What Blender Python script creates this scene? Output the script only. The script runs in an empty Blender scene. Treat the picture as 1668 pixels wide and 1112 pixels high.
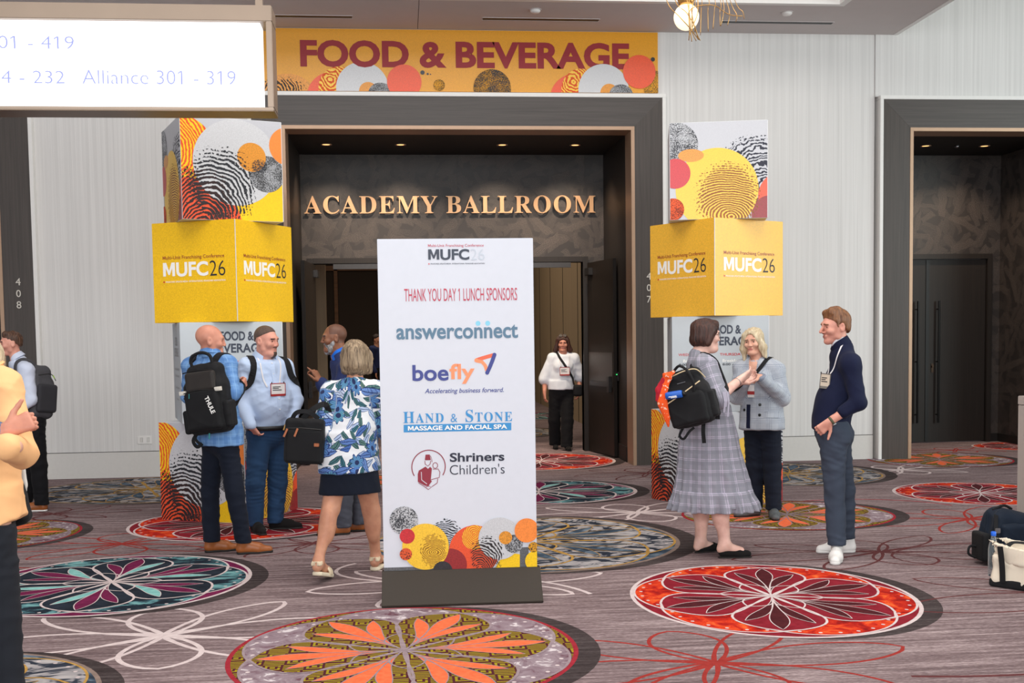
# Hotel conference foyer outside a ballroom: wall frame X = along the wall, Y = depth, Z = up, metres.
import bpy, bmesh, math, random, json
import numpy as np
from mathutils import Vector, Matrix

scene = bpy.context.scene
COL = scene.collection
PI = math.pi

# ------------------------------------------------------------------ camera
cam_data = bpy.data.cameras.new('camera')
cam_data.sensor_width = 36.0
cam_data.lens = 36.0 * 1850 / 1668
cam_data.shift_y = (662.48 - 556) / 1668
cam_data.clip_start, cam_data.clip_end = 0.05, 200
camera = bpy.data.objects.new('camera', cam_data)
COL.objects.link(camera)
_r = Vector((0.99525726, -0.09629267, -0.01380972))
_u = Vector((0.01964515, 0.05991878, 0.99800992))
_f = Vector((0.09527358, 0.99354792, -0.06152629))
camera.matrix_world = Matrix(((_r.x, _u.x, -_f.x, 0), (_r.y, _u.y, -_f.y, 0), (_r.z, _u.z, -_f.z, 1.65), (0, 0, 0, 1)))
scene.camera = camera

# ------------------------------------------------------------------ world, lights, exposure
world = bpy.data.worlds.new('foyer_world')
scene.world = world
world.use_nodes = True
_bg = world.node_tree.nodes['Background']
_bg.inputs[0].default_value = (0.93, 0.96, 1.0, 1)
_bg.inputs[1].default_value = 0.40


def area_light(name, loc, target, size, size_y, power, color):
    d = bpy.data.lights.new(name, 'AREA')
    d.shape = 'RECTANGLE'
    d.size, d.size_y, d.energy, d.color = size, size_y, power, color
    o = bpy.data.objects.new(name, d)
    COL.objects.link(o)
    o.location = loc
    o.rotation_euler = (Vector(target) - Vector(loc)).to_track_quat('-Z', 'Y').to_euler()
    return o


def spot_light(name, loc, target, power, color, angle=80, blend=0.6, radius=0.04):
    d = bpy.data.lights.new(name, 'SPOT')
    d.energy, d.color, d.spot_size, d.spot_blend, d.shadow_soft_size = power, color, math.radians(angle), blend, radius
    o = bpy.data.objects.new(name, d)
    COL.objects.link(o)
    o.location = loc
    o.rotation_euler = (Vector(target) - Vector(loc)).to_track_quat('-Z', 'Y').to_euler()
    return o


area_light('coffer_light', (1.0, 6.0, 7.6), (1.0, 6.3, 0), 9.0, 6.0, 640, (1.0, 0.95, 0.9))
area_light('window_daylight_right', (15.0, 4.0, 3.6), (4.0, 10.5, 1.2), 8.0, 5.0, 950, (0.90, 1.0, 0.97))
area_light('window_daylight_behind', (-2.0, -7.0, 4.0), (0.5, 10.0, 1.8), 12.0, 5.0, 1300, (0.95, 0.98, 1.0))
scene.view_settings.view_transform = 'Standard'
scene.view_settings.look = 'None'
scene.view_settings.gamma = 1.0
scene.view_settings.exposure = 0.0
scene.view_settings.use_curve_mapping = False
scene.cycles.use_denoising = True
scene.cycles.max_bounces = 8
scene.cycles.diffuse_bounces = 4
scene.cycles.transparent_max_bounces = 24
scene.cycles.sample_clamp_indirect = 8.0

# ------------------------------------------------------------------ helpers: colour, tags, meshes
def lin(c):
    return tuple((x / 12.92 if x <= 0.04045 else ((x + 0.055) / 1.055) ** 2.4) for x in (v / 255 for v in c))


def rgba(c):
    return lin(c) + (1.0,)


def tag(o, label=None, cat=None, group=None, kind=None):
    if label:
        o['label'] = label
    if cat:
        o['category'] = cat
    if group:
        o['group'] = group
    if kind:
        o['kind'] = kind
    return o


def empty(name, loc=(0, 0, 0), rz=0.0):
    o = bpy.data.objects.new(name, None)
    COL.objects.link(o)
    o.empty_display_size = 0.1
    o.location = loc
    o.rotation_euler = (0, 0, rz)
    return o


def link_mesh(name, me, mats, parent=None, smooth=False):
    for m in (mats if isinstance(mats, (list, tuple)) else [mats]):
        if m is not None:
            me.materials.append(m)
    o = bpy.data.objects.new(name, me)
    COL.objects.link(o)
    if parent is not None:
        o.parent = parent
    if smooth:
        me.polygons.foreach_set('use_smooth', [True] * len(me.polygons))
    return o


class MB:
    """collects shapes for one mesh"""
    def __init__(self):
        self.v, self.f, self.m = [], [], []

    def add(self, vs, fs, mi=0):
        b = len(self.v)
        self.v += [tuple(p) for p in vs]
        self.f += [tuple(i + b for i in f) for f in fs]
        self.m += [mi] * len(fs)
        return self

    def box(self, x0, x1, y0, y1, z0, z1, mi=0, M=None):
        vs = [(x, y, z) for z in (z0, z1) for y in (y0, y1) for x in (x0, x1)]
        if M is not None:
            vs = [M @ Vector(p) for p in vs]
        return self.add(vs, [(0, 2, 3, 1), (4, 5, 7, 6), (0, 1, 5, 4), (2, 6, 7, 3), (0, 4, 6, 2), (1, 3, 7, 5)], mi)

    def prism(self, poly, axis, a, b, mi=0):
        """2D polygon extruded along axis ('x': poly is (y,z), 'y': (x,z), 'z': (x,y))"""
        n = len(poly)
        def mk(p, t):
            return {'x': (t, p[0], p[1]), 'y': (p[0], t, p[1]), 'z': (p[0], p[1], t)}[axis]
        vs = [mk(p, a) for p in poly] + [mk(p, b) for p in poly]
        fs = [tuple(range(n))[::-1], tuple(range(n, 2 * n))] + [(i, (i + 1) % n, n + (i + 1) % n, n + i) for i in range(n)]
        return self.add(vs, fs, mi)

    def tube(self, pts, r, n=8, mi=0, cap=True):
        pts = [Vector(p) for p in pts]
        rs = r if isinstance(r, (list, tuple)) else [r] * len(pts)
        up = Vector((0.13, 0.21, 0.97))
        rings = []
        for i, p in enumerate(pts):
            d = (pts[min(i + 1, len(pts) - 1)] - pts[max(i - 1, 0)]).normalized()
            a = d.cross(up)
            if a.length < 1e-3:
                a = d.cross(Vector((1, 0, 0)))
            a.normalize()
            b = d.cross(a)
            rings.append([p + (a * math.cos(t) + b * math.sin(t)) * rs[i] for t in [2 * PI * k / n for k in range(n)]])
        vs = [q for rg in rings for q in rg]
        fs = [(i * n + k, i * n + (k + 1) % n, (i + 1) * n + (k + 1) % n, (i + 1) * n + k) for i in range(len(pts) - 1) for k in range(n)]
        if cap:
            fs += [tuple(range(n))[::-1], tuple(range((len(pts) - 1) * n, len(pts) * n))]
        return self.add(vs, fs, mi)

    def lathe(self, prof, n=24, mi=0, M=None):
        vs = []
        for r, z in prof:
            for k in range(n):
                p = Vector((r * math.cos(2 * PI * k / n), r * math.sin(2 * PI * k / n), z))
                vs.append(M @ p if M is not None else p)
        fs = [(i * n + k, i * n + (k + 1) % n, (i + 1) * n + (k + 1) % n, (i + 1) * n + k) for i in range(len(prof) - 1) for k in range(n)]
        fs += [tuple(range(n))[::-1], tuple(range((len(prof) - 1) * n, len(prof) * n))]
        return self.add(vs, fs, mi)

    def ribbon(self, pts, normals, w, t, mi=0):
        """flat strap along pts; normals face outward; width w, thickness t"""
        pts = [Vector(p) for p in pts]
        vs = []
        for i, p in enumerate(pts):
            d = (pts[min(i + 1, len(pts) - 1)] - pts[max(i - 1, 0)]).normalized()
            nn = Vector(normals[i] if isinstance(normals, list) else normals)
            nn = (nn - d * nn.dot(d)).normalized()
            s = d.cross(nn).normalized()
            ww = w[i] if isinstance(w, list) else w
            vs += [p - s * ww / 2, p + s * ww / 2, p + s * ww / 2 + nn * t, p - s * ww / 2 + nn * t]
        fs = []
        for i in range(len(pts) - 1):
            a, b = i * 4, i * 4 + 4
            fs += [(a + k, a + (k + 1) % 4, b + (k + 1) % 4, b + k) for k in range(4)]
        e = (len(pts) - 1) * 4
        fs += [(3, 2, 1, 0), (e, e + 1, e + 2, e + 3)]
        return self.add(vs, fs, mi)

    def build(self, name, mats, parent=None, bevel=0.0, smooth=False):
        me = bpy.data.meshes.new(name)
        me.from_pydata(self.v, [], self.f)
        me.polygons.foreach_set('material_index', self.m)
        bm = bmesh.new()
        bm.from_mesh(me)
        bmesh.ops.recalc_face_normals(bm, faces=bm.faces)
        if bevel:
            es = [e for e in bm.edges if len(e.link_faces) == 2 and e.calc_face_angle(0) > 0.6]
            bmesh.ops.bevel(bm, geom=es, offset=bevel, segments=2, affect='EDGES', clamp_overlap=True)
        bm.to_mesh(me)
        bm.free()
        return link_mesh(name, me, mats, parent, smooth)


def spline(pts, n=8):
    """Catmull-Rom through pts"""
    P = [Vector(p) for p in pts]
    out = []
    for i in range(len(P) - 1):
        p0, p1, p2, p3 = P[max(i - 1, 0)], P[i], P[i + 1], P[min(i + 2, len(P) - 1)]
        for k in range(n):
            t = k / n
            out.append(0.5 * ((2 * p1) + (p2 - p0) * t + (2 * p0 - 5 * p1 + 4 * p2 - p3) * t * t + (3 * p1 - p0 - 3 * p2 + p3) * t ** 3))
    return out + [P[-1]]

# ------------------------------------------------------------------ materials (all procedural)
class NT:
    """thin wrapper around a material's node tree"""
    def __init__(self, name):
        self.mat = bpy.data.materials.new(name)
        self.mat.use_nodes = True
        self.nt = self.mat.node_tree
        self.bsdf = self.nt.nodes['Principled BSDF']
        self.out = self.nt.nodes['Material Output']

    def n(self, t, **kw):
        nd = self.nt.nodes.new(t)
        for k, v in kw.items():
            setattr(nd, k, v)
        return nd

    def put(self, sock, v):
        if isinstance(v, bpy.types.NodeSocket):
            self.nt.links.new(v, sock)
        elif isinstance(v, (tuple, list)) and sock.type == 'RGBA':
            sock.default_value = rgba(v) if len(v) == 3 else v
        else:
            sock.default_value = v

    def math(self, op, a, b=0.0, c=None, clamp=False):
        nd = self.n('ShaderNodeMath', operation=op, use_clamp=clamp)
        self.put(nd.inputs[0], a)
        self.put(nd.inputs[1], b)
        if c is not None:
            self.put(nd.inputs[2], c)
        return nd.outputs[0]

    def mix(self, f, a, b):
        nd = self.n('ShaderNodeMix', data_type='RGBA')
        self.put(nd.inputs['Factor'], f)
        self.put(nd.inputs[6], a)
        self.put(nd.inputs[7], b)
        return nd.outputs[2]

    def ramp(self, x, a, b):
        nd = self.n('ShaderNodeMapRange')
        self.put(nd.inputs[0], x)
        nd.inputs[1].default_value, nd.inputs[2].default_value = a, b
        return nd.outputs[0]

    def coord(self, kind='Object'):
        if kind == 'attr':
            return self.n('ShaderNodeAttribute', attribute_name='cloth_uv').outputs['Vector']
        return self.n('ShaderNodeTexCoord').outputs[kind]

    def mapping(self, v, scale=(1, 1, 1), loc=(0, 0, 0), rot=(0, 0, 0)):
        nd = self.n('ShaderNodeMapping')
        self.put(nd.inputs[0], v)
        nd.inputs['Location'].default_value = loc
        nd.inputs['Rotation'].default_value = rot
        nd.inputs['Scale'].default_value = scale
        return nd.outputs[0]

    def noise(self, v, scale=5.0, detail=2.0, rough=0.5, dist=0.0, dims='3D'):
        nd = self.n('ShaderNodeTexNoise', noise_dimensions=dims)
        self.put(nd.inputs['Vector'], v)
        nd.inputs['Scale'].default_value = scale
        nd.inputs['Detail'].default_value = detail
        nd.inputs['Roughness'].default_value = rough
        nd.inputs['Distortion'].default_value = dist
        return nd.outputs['Fac']

    def xyz(self, v):
        nd = self.n('ShaderNodeSeparateXYZ')
        self.put(nd.inputs[0], v)
        return nd.outputs

    def vec(self, x, y, z=0.0):
        nd = self.n('ShaderNodeCombineXYZ')
        for s, q in zip(nd.inputs, (x, y, z)):
            self.put(s, q)
        return nd.outputs[0]

    def bump(self, h, strength=0.3, dist=0.01):
        nd = self.n('ShaderNodeBump')
        nd.inputs['Strength'].default_value = strength
        nd.inputs['Distance'].default_value = dist
        self.put(nd.inputs['Height'], h)
        self.nt.links.new(nd.outputs[0], self.bsdf.inputs['Normal'])

    def done(self, color, rough=0.6, metal=0.0, spec=0.5, alpha=None, emit=None, emit_s=0.0, sheen=0.0):
        b = self.bsdf
        self.put(b.inputs['Base Color'], color)
        self.put(b.inputs['Roughness'], rough)
        b.inputs['Metallic'].default_value = metal
        b.inputs['Specular IOR Level'].default_value = spec
        if sheen:
            b.inputs['Sheen Weight'].default_value = sheen
        if alpha is not None:
            self.put(b.inputs['Alpha'], alpha)
        if emit is not None:
            self.put(b.inputs['Emission Color'], emit)
            b.inputs['Emission Strength'].default_value = emit_s
        return self.mat


def m_plain(name, c, rough=0.6, metal=0.0, spec=0.4, var=0.06, scale=30.0, bump=0.0, coord='Object'):
    t = NT(name)
    v = t.coord(coord)
    k = t.noise(v, scale, 3)
    lo = tuple(max(0, x * (1 - var)) for x in c)
    hi = tuple(min(255, x * (1 + var)) for x in c)
    if bump:
        t.bump(t.noise(v, scale * 4, 2), bump, 0.004)
    return t.done(t.mix(k, lo, hi), rough, metal, spec)


def m_emit(name, c, s):
    t = NT(name)
    return t.done(c, 0.5, emit=c, emit_s=s)


def m_cloth(name, c, rough=0.85, var=0.05, weave=420.0, bump=0.12, sheen=0.03, spec=0.18):
    t = NT(name)
    v = t.coord('Object')
    k = t.noise(v, 9, 3)
    lo = tuple(max(0, x * (1 - var)) for x in c)
    hi = tuple(min(255, x * (1 + var)) for x in c)
    t.bump(t.noise(v, weave, 2), bump, 0.002)
    return t.done(t.mix(k, lo, hi), rough, 0, spec, sheen=sheen)


def m_plaid(name, base, bands, rough=0.85, coord='attr', fine=None, diag=False):
    """bands: (period, width, offset, direction 0=around 1=along, colour, strength)"""
    t = NT(name)
    s = t.xyz(t.coord(coord))
    if diag:
        a = t.math('MULTIPLY', t.math('ADD', s[0], s[1]), 0.7071)
        b = t.math('MULTIPLY', t.math('SUBTRACT', s[0], s[1]), 0.7071)
        s = (a, b)
    col = rgba(base)
    nd = t.n('ShaderNodeRGB')
    nd.outputs[0].default_value = col
    cur = nd.outputs[0]
    for per, w, off, d, c, st in bands:
        x = t.math('FRACT', t.math('ADD', t.math('DIVIDE', s[d], per), off + 50.0))
        f = t.math('MULTIPLY', t.math('LESS_THAN', x, w / per), st)
        cur = t.mix(f, cur, c)
    if fine:
        per, c, st = fine
        for d in (0, 1):
            x = t.math('FRACT', t.math('ADD', t.math('DIVIDE', s[d], per), 50.0))
            cur = t.mix(t.math('MULTIPLY', t.math('LESS_THAN', x, 0.5), st), cur, c)
    t.bump(t.noise(t.coord('Object'), 500, 2), 0.1, 0.002)
    return t.done(cur, rough, 0, 0.15, sheen=0.03)


def cell_local(t, uv, scale, rand=1.0):
    """Voronoi cells on a 2D coordinate: local coordinate inside each cell turned by a random angle, and the cell's random colour"""
    vo = t.n('ShaderNodeTexVoronoi', voronoi_dimensions='2D')
    t.put(vo.inputs['Vector'], uv)
    vo.inputs['Scale'].default_value = scale
    vo.inputs['Randomness'].default_value = rand
    loc = t.n('ShaderNodeVectorMath', operation='SUBTRACT')
    t.put(loc.inputs[0], uv)
    t.put(loc.inputs[1], vo.outputs['Position'])
    c = t.n('ShaderNodeSeparateColor')
    t.put(c.inputs[0], vo.outputs['Color'])
    ang = t.math('MULTIPLY', c.outputs[0], 6.283)
    s = t.xyz(loc.outputs[0])
    ca, sa = t.math('COSINE', ang), t.math('SINE', ang)
    x = t.math('ADD', t.math('MULTIPLY', s[0], ca), t.math('MULTIPLY', s[1], sa))
    y = t.math('SUBTRACT', t.math('MULTIPLY', s[1], ca), t.math('MULTIPLY', s[0], sa))
    return x, y, c.outputs[1], c.outputs[2], vo.outputs['Distance']


def m_carpet_base(dark=1.0, name='carpet_striated'):
    t = NT(name)
    v = t.coord('Object')
    k = t.noise(t.mapping(v, (0.9, 26, 1)), 1.0, 5, 0.65)
    k2 = t.noise(t.mapping(v, (5, 90, 1)), 1.0, 3, 0.7)
    k3 = t.noise(v, 0.7, 2)
    k4 = t.noise(t.mapping(v, (34, 150, 1)), 1.0, 2, 0.6)
    f = t.math('ADD', t.math('MULTIPLY', k, 0.50), t.math('ADD', t.math('MULTIPLY', k2, 0.36), t.math('ADD', t.math('MULTIPLY', k3, 0.12), t.math('MULTIPLY', k4, .30))))
    f = t.ramp(f, 0.48, 0.80)
    cr = t.n('ShaderNodeValToRGB')
    t.put(cr.inputs[0], f)
    e = cr.color_ramp.elements
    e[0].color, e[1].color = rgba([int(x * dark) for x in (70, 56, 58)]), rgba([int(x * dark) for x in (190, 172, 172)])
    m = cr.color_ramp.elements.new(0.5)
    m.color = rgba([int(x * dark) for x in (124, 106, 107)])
    t.bump(t.noise(v, 260, 2), 0.35, 0.004)
    return t.done(cr.outputs[0], 0.95, 0, 0.1)


def m_mottle(name, cols, scale=6.0, stretch=(1, 1, 1), pos=None, detail=5, dist=0.6, bump=True):
    """carpet inlay blotches: colour stops over a distorted noise"""
    t = NT(name)
    v = t.coord('Object')
    k = t.noise(t.mapping(v, stretch), scale, detail, 0.62, dist)
    k = t.ramp(k, 0.30, 0.70)
    cr = t.n('ShaderNodeValToRGB')
    t.put(cr.inputs[0], k)
    n = len(cols)
    pos = pos or [i / (n - 1) for i in range(n)]
    e = cr.color_ramp.elements
    e[0].position, e[0].color = pos[0], rgba(cols[0])
    e[1].position, e[1].color = pos[-1], rgba(cols[-1])
    for p, c in list(zip(pos, cols))[1:-1]:
        q = e.new(p)
        q.color = rgba(c)
    if bump:
        t.bump(t.noise(v, 260, 2), 0.3, 0.004)
    return t.done(cr.outputs[0], 0.95, 0, 0.1)


def m_greek(name, c1, c2, cell=0.105):
    """square fret pattern woven in the carpet"""
    t = NT(name)
    s = t.xyz(t.coord('Object'))
    gx, gy = t.math('DIVIDE', s[0], cell), t.math('DIVIDE', s[1], cell)
    fx, fy = t.math('FLOOR', gx), t.math('FLOOR', gy)
    flip = t.math('MODULO', t.math('ADD', t.math('ADD', fx, fy), 100.0), 2.0)
    lx = t.math('SUBTRACT', t.math('FRACT', gx), 0.5)
    ly = t.math('SUBTRACT', t.math('FRACT', gy), 0.5)
    # concentric squares broken by a gap, alternating with plain bars
    r = t.math('MAXIMUM', t.math('ABSOLUTE', lx), t.math('ABSOLUTE', ly))
    ring = t.math('LESS_THAN', t.math('FRACT', t.math('MULTIPLY', r, 4.0)), 0.5)
    gap = t.math('MULTIPLY', t.math('GREATER_THAN', lx, 0.12), t.math('LESS_THAN', t.math('ABSOLUTE', t.math('SUBTRACT', ly, 0.09)), 0.07))
    a = t.math('MULTIPLY', ring, t.math('SUBTRACT', 1.0, gap))
    bars = t.math('LESS_THAN', t.math('FRACT', t.math('MULTIPLY', ly, 4.0)), 0.5)
    f = t.math('ADD', t.math('MULTIPLY', a, flip), t.math('MULTIPLY', bars, t.math('SUBTRACT', 1.0, flip)))
    t.bump(t.noise(t.coord('Object'), 260, 2), 0.3, 0.004)
    return t.done(t.mix(f, c1, c2), 0.95, 0, 0.1)


def m_wallcover():
    t = NT('ribbed_wallcovering')
    v = t.coord('Object')
    k = t.noise(t.mapping(v, (26, 26, 0.25)), 1.0, 4, 0.6)
    k2 = t.noise(t.mapping(v, (110, 110, 0.6)), 1.0, 2, 0.6)
    f = t.math('ADD', t.math('MULTIPLY', k, 0.6), t.math('MULTIPLY', k2, 0.4))
    f = t.ramp(f, 0.34, 0.66)
    t.bump(f, 0.25, 0.004)
    return t.done(t.mix(f, (203, 201, 199), (221, 219, 217)), 0.7, 0, 0.3)


def m_wood(name, c, axis='z', var=0.35, rough=0.45):
    t = NT(name)
    v = t.coord('Object')
    sc = {'z': (42, 42, 0.8), 'x': (0.8, 42, 42)}[axis]
    k = t.noise(t.mapping(v, sc), 1.0, 4, 0.6, 0.4)
    k2 = t.noise(t.mapping(v, tuple(q * 4 for q in sc)), 1.0, 2)
    f = t.math('ADD', t.math('MULTIPLY', k, 0.7), t.math('MULTIPLY', k2, 0.3))
    f = t.ramp(f, 0.3, 0.7)
    return t.done(t.mix(f, tuple(x * (1 - var) for x in c), tuple(x * (1 + var) for x in c)), rough, 0, 0.4)


def m_brushed_wall():
    """dark wallcovering with overlapping crossed brush strokes"""
    t = NT('brushstroke_wallcovering')
    s = t.xyz(t.coord('Object'))
    uv = t.vec(t.math('ADD', s[0], s[1]), s[2])
    nz = t.n('ShaderNodeTexNoise')
    t.put(nz.inputs['Vector'], uv)
    nz.inputs['Scale'].default_value = 5
    wv = t.n('ShaderNodeVectorMath', operation='MULTIPLY_ADD')
    t.put(wv.inputs[0], nz.outputs['Color'])
    wv.inputs[1].default_value = (.12, .12, 0)
    t.put(wv.inputs[2], uv)
    v = wv.outputs[0]
    tot = None
    for i, (sc, wd, off, am) in enumerate(((3.0, .060, (0, 0, 0), 1.0), (3.6, .050, (3.7, 1.9, 0), .85), (4.4, .040, (7.1, 5.3, 0), .8), (3.2, .055, (11.3, 2.2, 0), .75))):
        x, y, c1, c2, d = cell_local(t, t.mapping(v, loc=off), sc)
        body = t.ramp(t.math('ABSOLUTE', y), wd, wd * .75)
        hatch = t.ramp(t.math('SINE', t.math('MULTIPLY', y, 380.0)), -1.6, 1.0)
        q = t.math('MULTIPLY', t.math('MULTIPLY', body, hatch), t.math('MULTIPLY', t.ramp(c1, -.3, 1.0), am))
        tot = q if tot is None else t.math('MAXIMUM', tot, q)
    f = t.math('MULTIPLY', tot, t.ramp(t.noise(uv, 70, 2), 0.1, 0.7))
    t.bump(f, 0.3, 0.005)
    return t.done(t.mix(f, (42, 37, 35), (88, 78, 72)), 0.5, 0, 0.5)


def m_finger(name, color, c, freq=260.0, squash=1.35, rot=0.5, edge=None, warp=0.03, thr=0.0):
    """fingerprint ridges on a clear ground; c = whorl centre in the print's own metres, edge = (cx, cy, rx, ry) where the print dissolves"""
    t = NT(name)
    uv = t.coord('UV')
    s = t.xyz(uv)
    dx, dy = t.math('SUBTRACT', s[0], c[0]), t.math('SUBTRACT', s[1], c[1])
    n = t.math('SUBTRACT', t.noise(uv, 7.0, 3, dims='2D'), 0.5)
    ca, sa = math.cos(rot), math.sin(rot)
    x = t.math('ADD', t.math('MULTIPLY', dx, ca), t.math('MULTIPLY', dy, sa))
    y = t.math('MULTIPLY', t.math('SUBTRACT', t.math('MULTIPLY', dy, ca), t.math('MULTIPLY', dx, sa)), 1 / squash)
    r = t.math('SQRT', t.math('ADD', t.math('MULTIPLY', x, x), t.math('MULTIPLY', y, y)))
    w = t.math('SINE', t.math('MULTIPLY', t.math('ADD', r, t.math('MULTIPLY', n, warp * 2)), freq))
    w = t.math('ADD', w, t.math('MULTIPLY', t.math('SUBTRACT', t.noise(uv, 60, 2, dims='2D'), 0.5), 1.6))
    f = t.math('GREATER_THAN', w, thr)
    if edge:
        ex, ey = t.math('DIVIDE', t.math('SUBTRACT', s[0], edge[0]), edge[2]), t.math('DIVIDE', t.math('SUBTRACT', s[1], edge[1]), edge[3])
        e = t.math('SQRT', t.math('ADD', t.math('MULTIPLY', ex, ex), t.math('MULTIPLY', ey, ey)))
        g = t.math('ADD', e, t.math('MULTIPLY', t.math('SUBTRACT', t.noise(uv, 45, 3, dims='2D'), 0.5), 1.1))
        f = t.math('MULTIPLY', f, t.math('LESS_THAN', g, 0.92))
    return t.done(color, 0.55, 0, 0.3, alpha=f)


def m_speckle(name, c, base=None, scale=55.0, thr=0.5, grad=None, stretch=1.0):
    """gritty worn texture; clear where there is no speckle unless base is given"""
    t = NT(name)
    uv = t.coord('UV')
    k = t.noise(uv, scale, 4, 0.7, 0.3, '2D')
    big = t.noise(uv, scale / 9, 2, dims='2D')
    k = t.math('ADD', t.math('MULTIPLY', k, 0.75), t.math('MULTIPLY', big, 0.25))
    f = t.ramp(k, thr - 0.02, thr + 0.02)
    if base is not None:
        return t.done(t.mix(f, base, c), 0.55, 0, 0.3)
    return t.done(c, 0.55, 0, 0.3, alpha=f)


def m_grain(name, c, amt=0.16, scale=120.0, rough=0.33):
    """printed flat colour with a fine paper grain"""
    t = NT(name)
    k = t.noise(t.coord('Object'), scale, 3, 0.7)
    k = t.ramp(k, 0.35, 0.65)
    return t.done(t.mix(k, tuple(x * (1 - amt) for x in c), tuple(min(255, x * (1 + amt * 0.6)) for x in c)), rough, 0, 0.5)


M = {}
M['carpet'] = m_carpet_base()
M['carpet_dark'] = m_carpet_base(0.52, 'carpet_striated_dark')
M['c_red'] = m_mottle('carpet_red_orange', [(118, 18, 18), (168, 30, 22), (206, 56, 28), (232, 112, 52)], 8.0, (1, 1, 1), [0, .35, .6, 1], 6, .9)
M['c_burg'] = m_mottle('carpet_burgundy', [(118, 24, 36), (142, 36, 50)], 14)
M['c_plum'] = m_mottle('carpet_dark_plum', [(66, 22, 28), (82, 32, 36)], 14)
M['c_teal'] = m_mottle('carpet_teal_navy', [(22, 28, 36), (34, 46, 58), (86, 132, 138), (140, 192, 188)], 4.2, (1, 2.2, 1), [0, 0.45, 0.58, 1])
M['c_navy'] = m_mottle('carpet_navy', [(24, 28, 36), (44, 52, 64)], 9)
M['c_magenta'] = m_mottle('carpet_magenta', [(92, 22, 58), (122, 36, 78)], 12)
M['c_mint'] = m_mottle('carpet_mint', [(96, 160, 158), (150, 204, 198)], 9)
M['c_blue'] = m_mottle('carpet_grey_scroll', [(34, 38, 48), (50, 56, 68), (148, 144, 146), (190, 184, 182)], 3.0, (1, 1.6, 1), [0, 0.40, 0.47, 1], 3, 1.8)
M['c_slate'] = m_mottle('carpet_slate_blue', [(40, 46, 56), (66, 82, 98), (136, 148, 160)], 5.0, (1, 1.5, 1), [0, 0.5, 1], 3, 1.2)
M['c_sky'] = m_mottle('carpet_pale_blue', [(140, 164, 188), (176, 190, 204)], 10)
M['c_marble'] = m_mottle('carpet_marble', [(96, 54, 66), (128, 108, 116), (150, 134, 140), (206, 196, 198)], 11, (1, 1, 1), [0, 0.30, 0.70, 0.80], 6, .7)
M['c_greek'] = m_greek('carpet_fret', (78, 32, 40), (150, 134, 30))
M['c_olive'] = m_mottle('carpet_olive', [(108, 84, 26), (140, 112, 36)], 16)
M['c_orange'] = m_mottle('carpet_orange', [(222, 96, 58), (238, 118, 76)], 30)
M['c_pale'] = m_mottle('carpet_pale_line', [(196, 178, 178), (216, 202, 200)], 20)
M['c_grey'] = m_mottle('carpet_grey_line', [(136, 118, 124), (156, 138, 142)], 20)
M['c_taupe'] = m_mottle('carpet_taupe_line', [(120, 104, 96), (146, 126, 116)], 20)
M['c_gold'] = m_mottle('carpet_gold_line', [(164, 124, 60), (192, 152, 82)], 20)
M['c_rline'] = m_mottle('carpet_red_line', [(140, 44, 40), (160, 56, 50)], 20)
M['c_bline'] = m_mottle('carpet_brown_line', [(88, 48, 50), (104, 58, 58)], 20)
M['c_crim'] = m_mottle('carpet_crimson_line', [(140, 34, 46), (160, 46, 58)], 20)
M['wall'] = m_wallcover()
M['wall_plain'] = m_plain('painted_baseboard', (206, 203, 199), 0.5, var=0.02)
M['white_trim'] = m_plain('white_trim', (226, 224, 221), 0.4, var=0.015)
M['ceiling'] = m_plain('ceiling_paint', (198, 191, 190), 0.8, var=0.015, scale=4)
M['darkwood'] = m_wood('dark_walnut_laminate', (66, 59, 55), 'z', .16)
M['darkwood_h'] = m_wood('dark_walnut_laminate_cross', (72, 66, 63), 'x', .14)
M['doorwood'] = m_wood('door_veneer', (31, 25, 21), 'z', 0.22, 0.5)
M['alcove'] = m_brushed_wall()
M['soffit'] = m_plain('dark_soffit', (22, 19, 17), 0.6)
M['bronze'] = m_plain('bronze_trim', (170, 140, 116), 0.4, 0.4, 0.5, 0.03, 12)
M['black'] = m_plain('black_satin', (18, 18, 19), 0.45)
M['blackmetal'] = m_plain('black_metal', (22, 21, 21), 0.3, 0.6)
M['dark_steel'] = m_plain('dark_steel', (70, 68, 68), 0.4, 0.7)
M['steel'] = m_plain('brushed_steel', (150, 150, 152), 0.3, 0.9)
M['white_print'] = m_plain('white_print', (212, 215, 224), 0.45, var=0.012, scale=20)
M['letters'] = m_plain('rose_gold_letters', (192, 150, 112), 0.4, 0.6, 0.5, 0.05, 4)

# ------------------------------------------------------------------ flat printed / woven artwork, built as thin real layers
def clip_poly(poly, x0, x1, y0, y1):
    for ax, lim, keep in ((0, x0, 1), (0, x1, -1), (1, y0, 1), (1, y1, -1)):
        out = []
        for i in range(len(poly)):
            a, b = poly[i - 1], poly[i]
            da, db = (a[ax] - lim) * keep, (b[ax] - lim) * keep
            if da * db < 0:
                t = da / (da - db)
                out.append((a[0] + (b[0] - a[0]) * t, a[1] + (b[1] - a[1]) * t))
            if db >= 0:
                out.append(b)
        poly = out
        if not poly:
            return []
    return poly


def circle(cx, cy, rx, ry=None, n=48, a0=0.0, a1=2 * PI):
    ry = rx if ry is None else ry
    full = abs(a1 - a0 - 2 * PI) < 1e-6
    return [(cx + rx * math.cos(a0 + (a1 - a0) * k / (n if full else n - 1)), cy + ry * math.sin(a0 + (a1 - a0) * k / (n if full else n - 1))) for k in range(n)]


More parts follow.
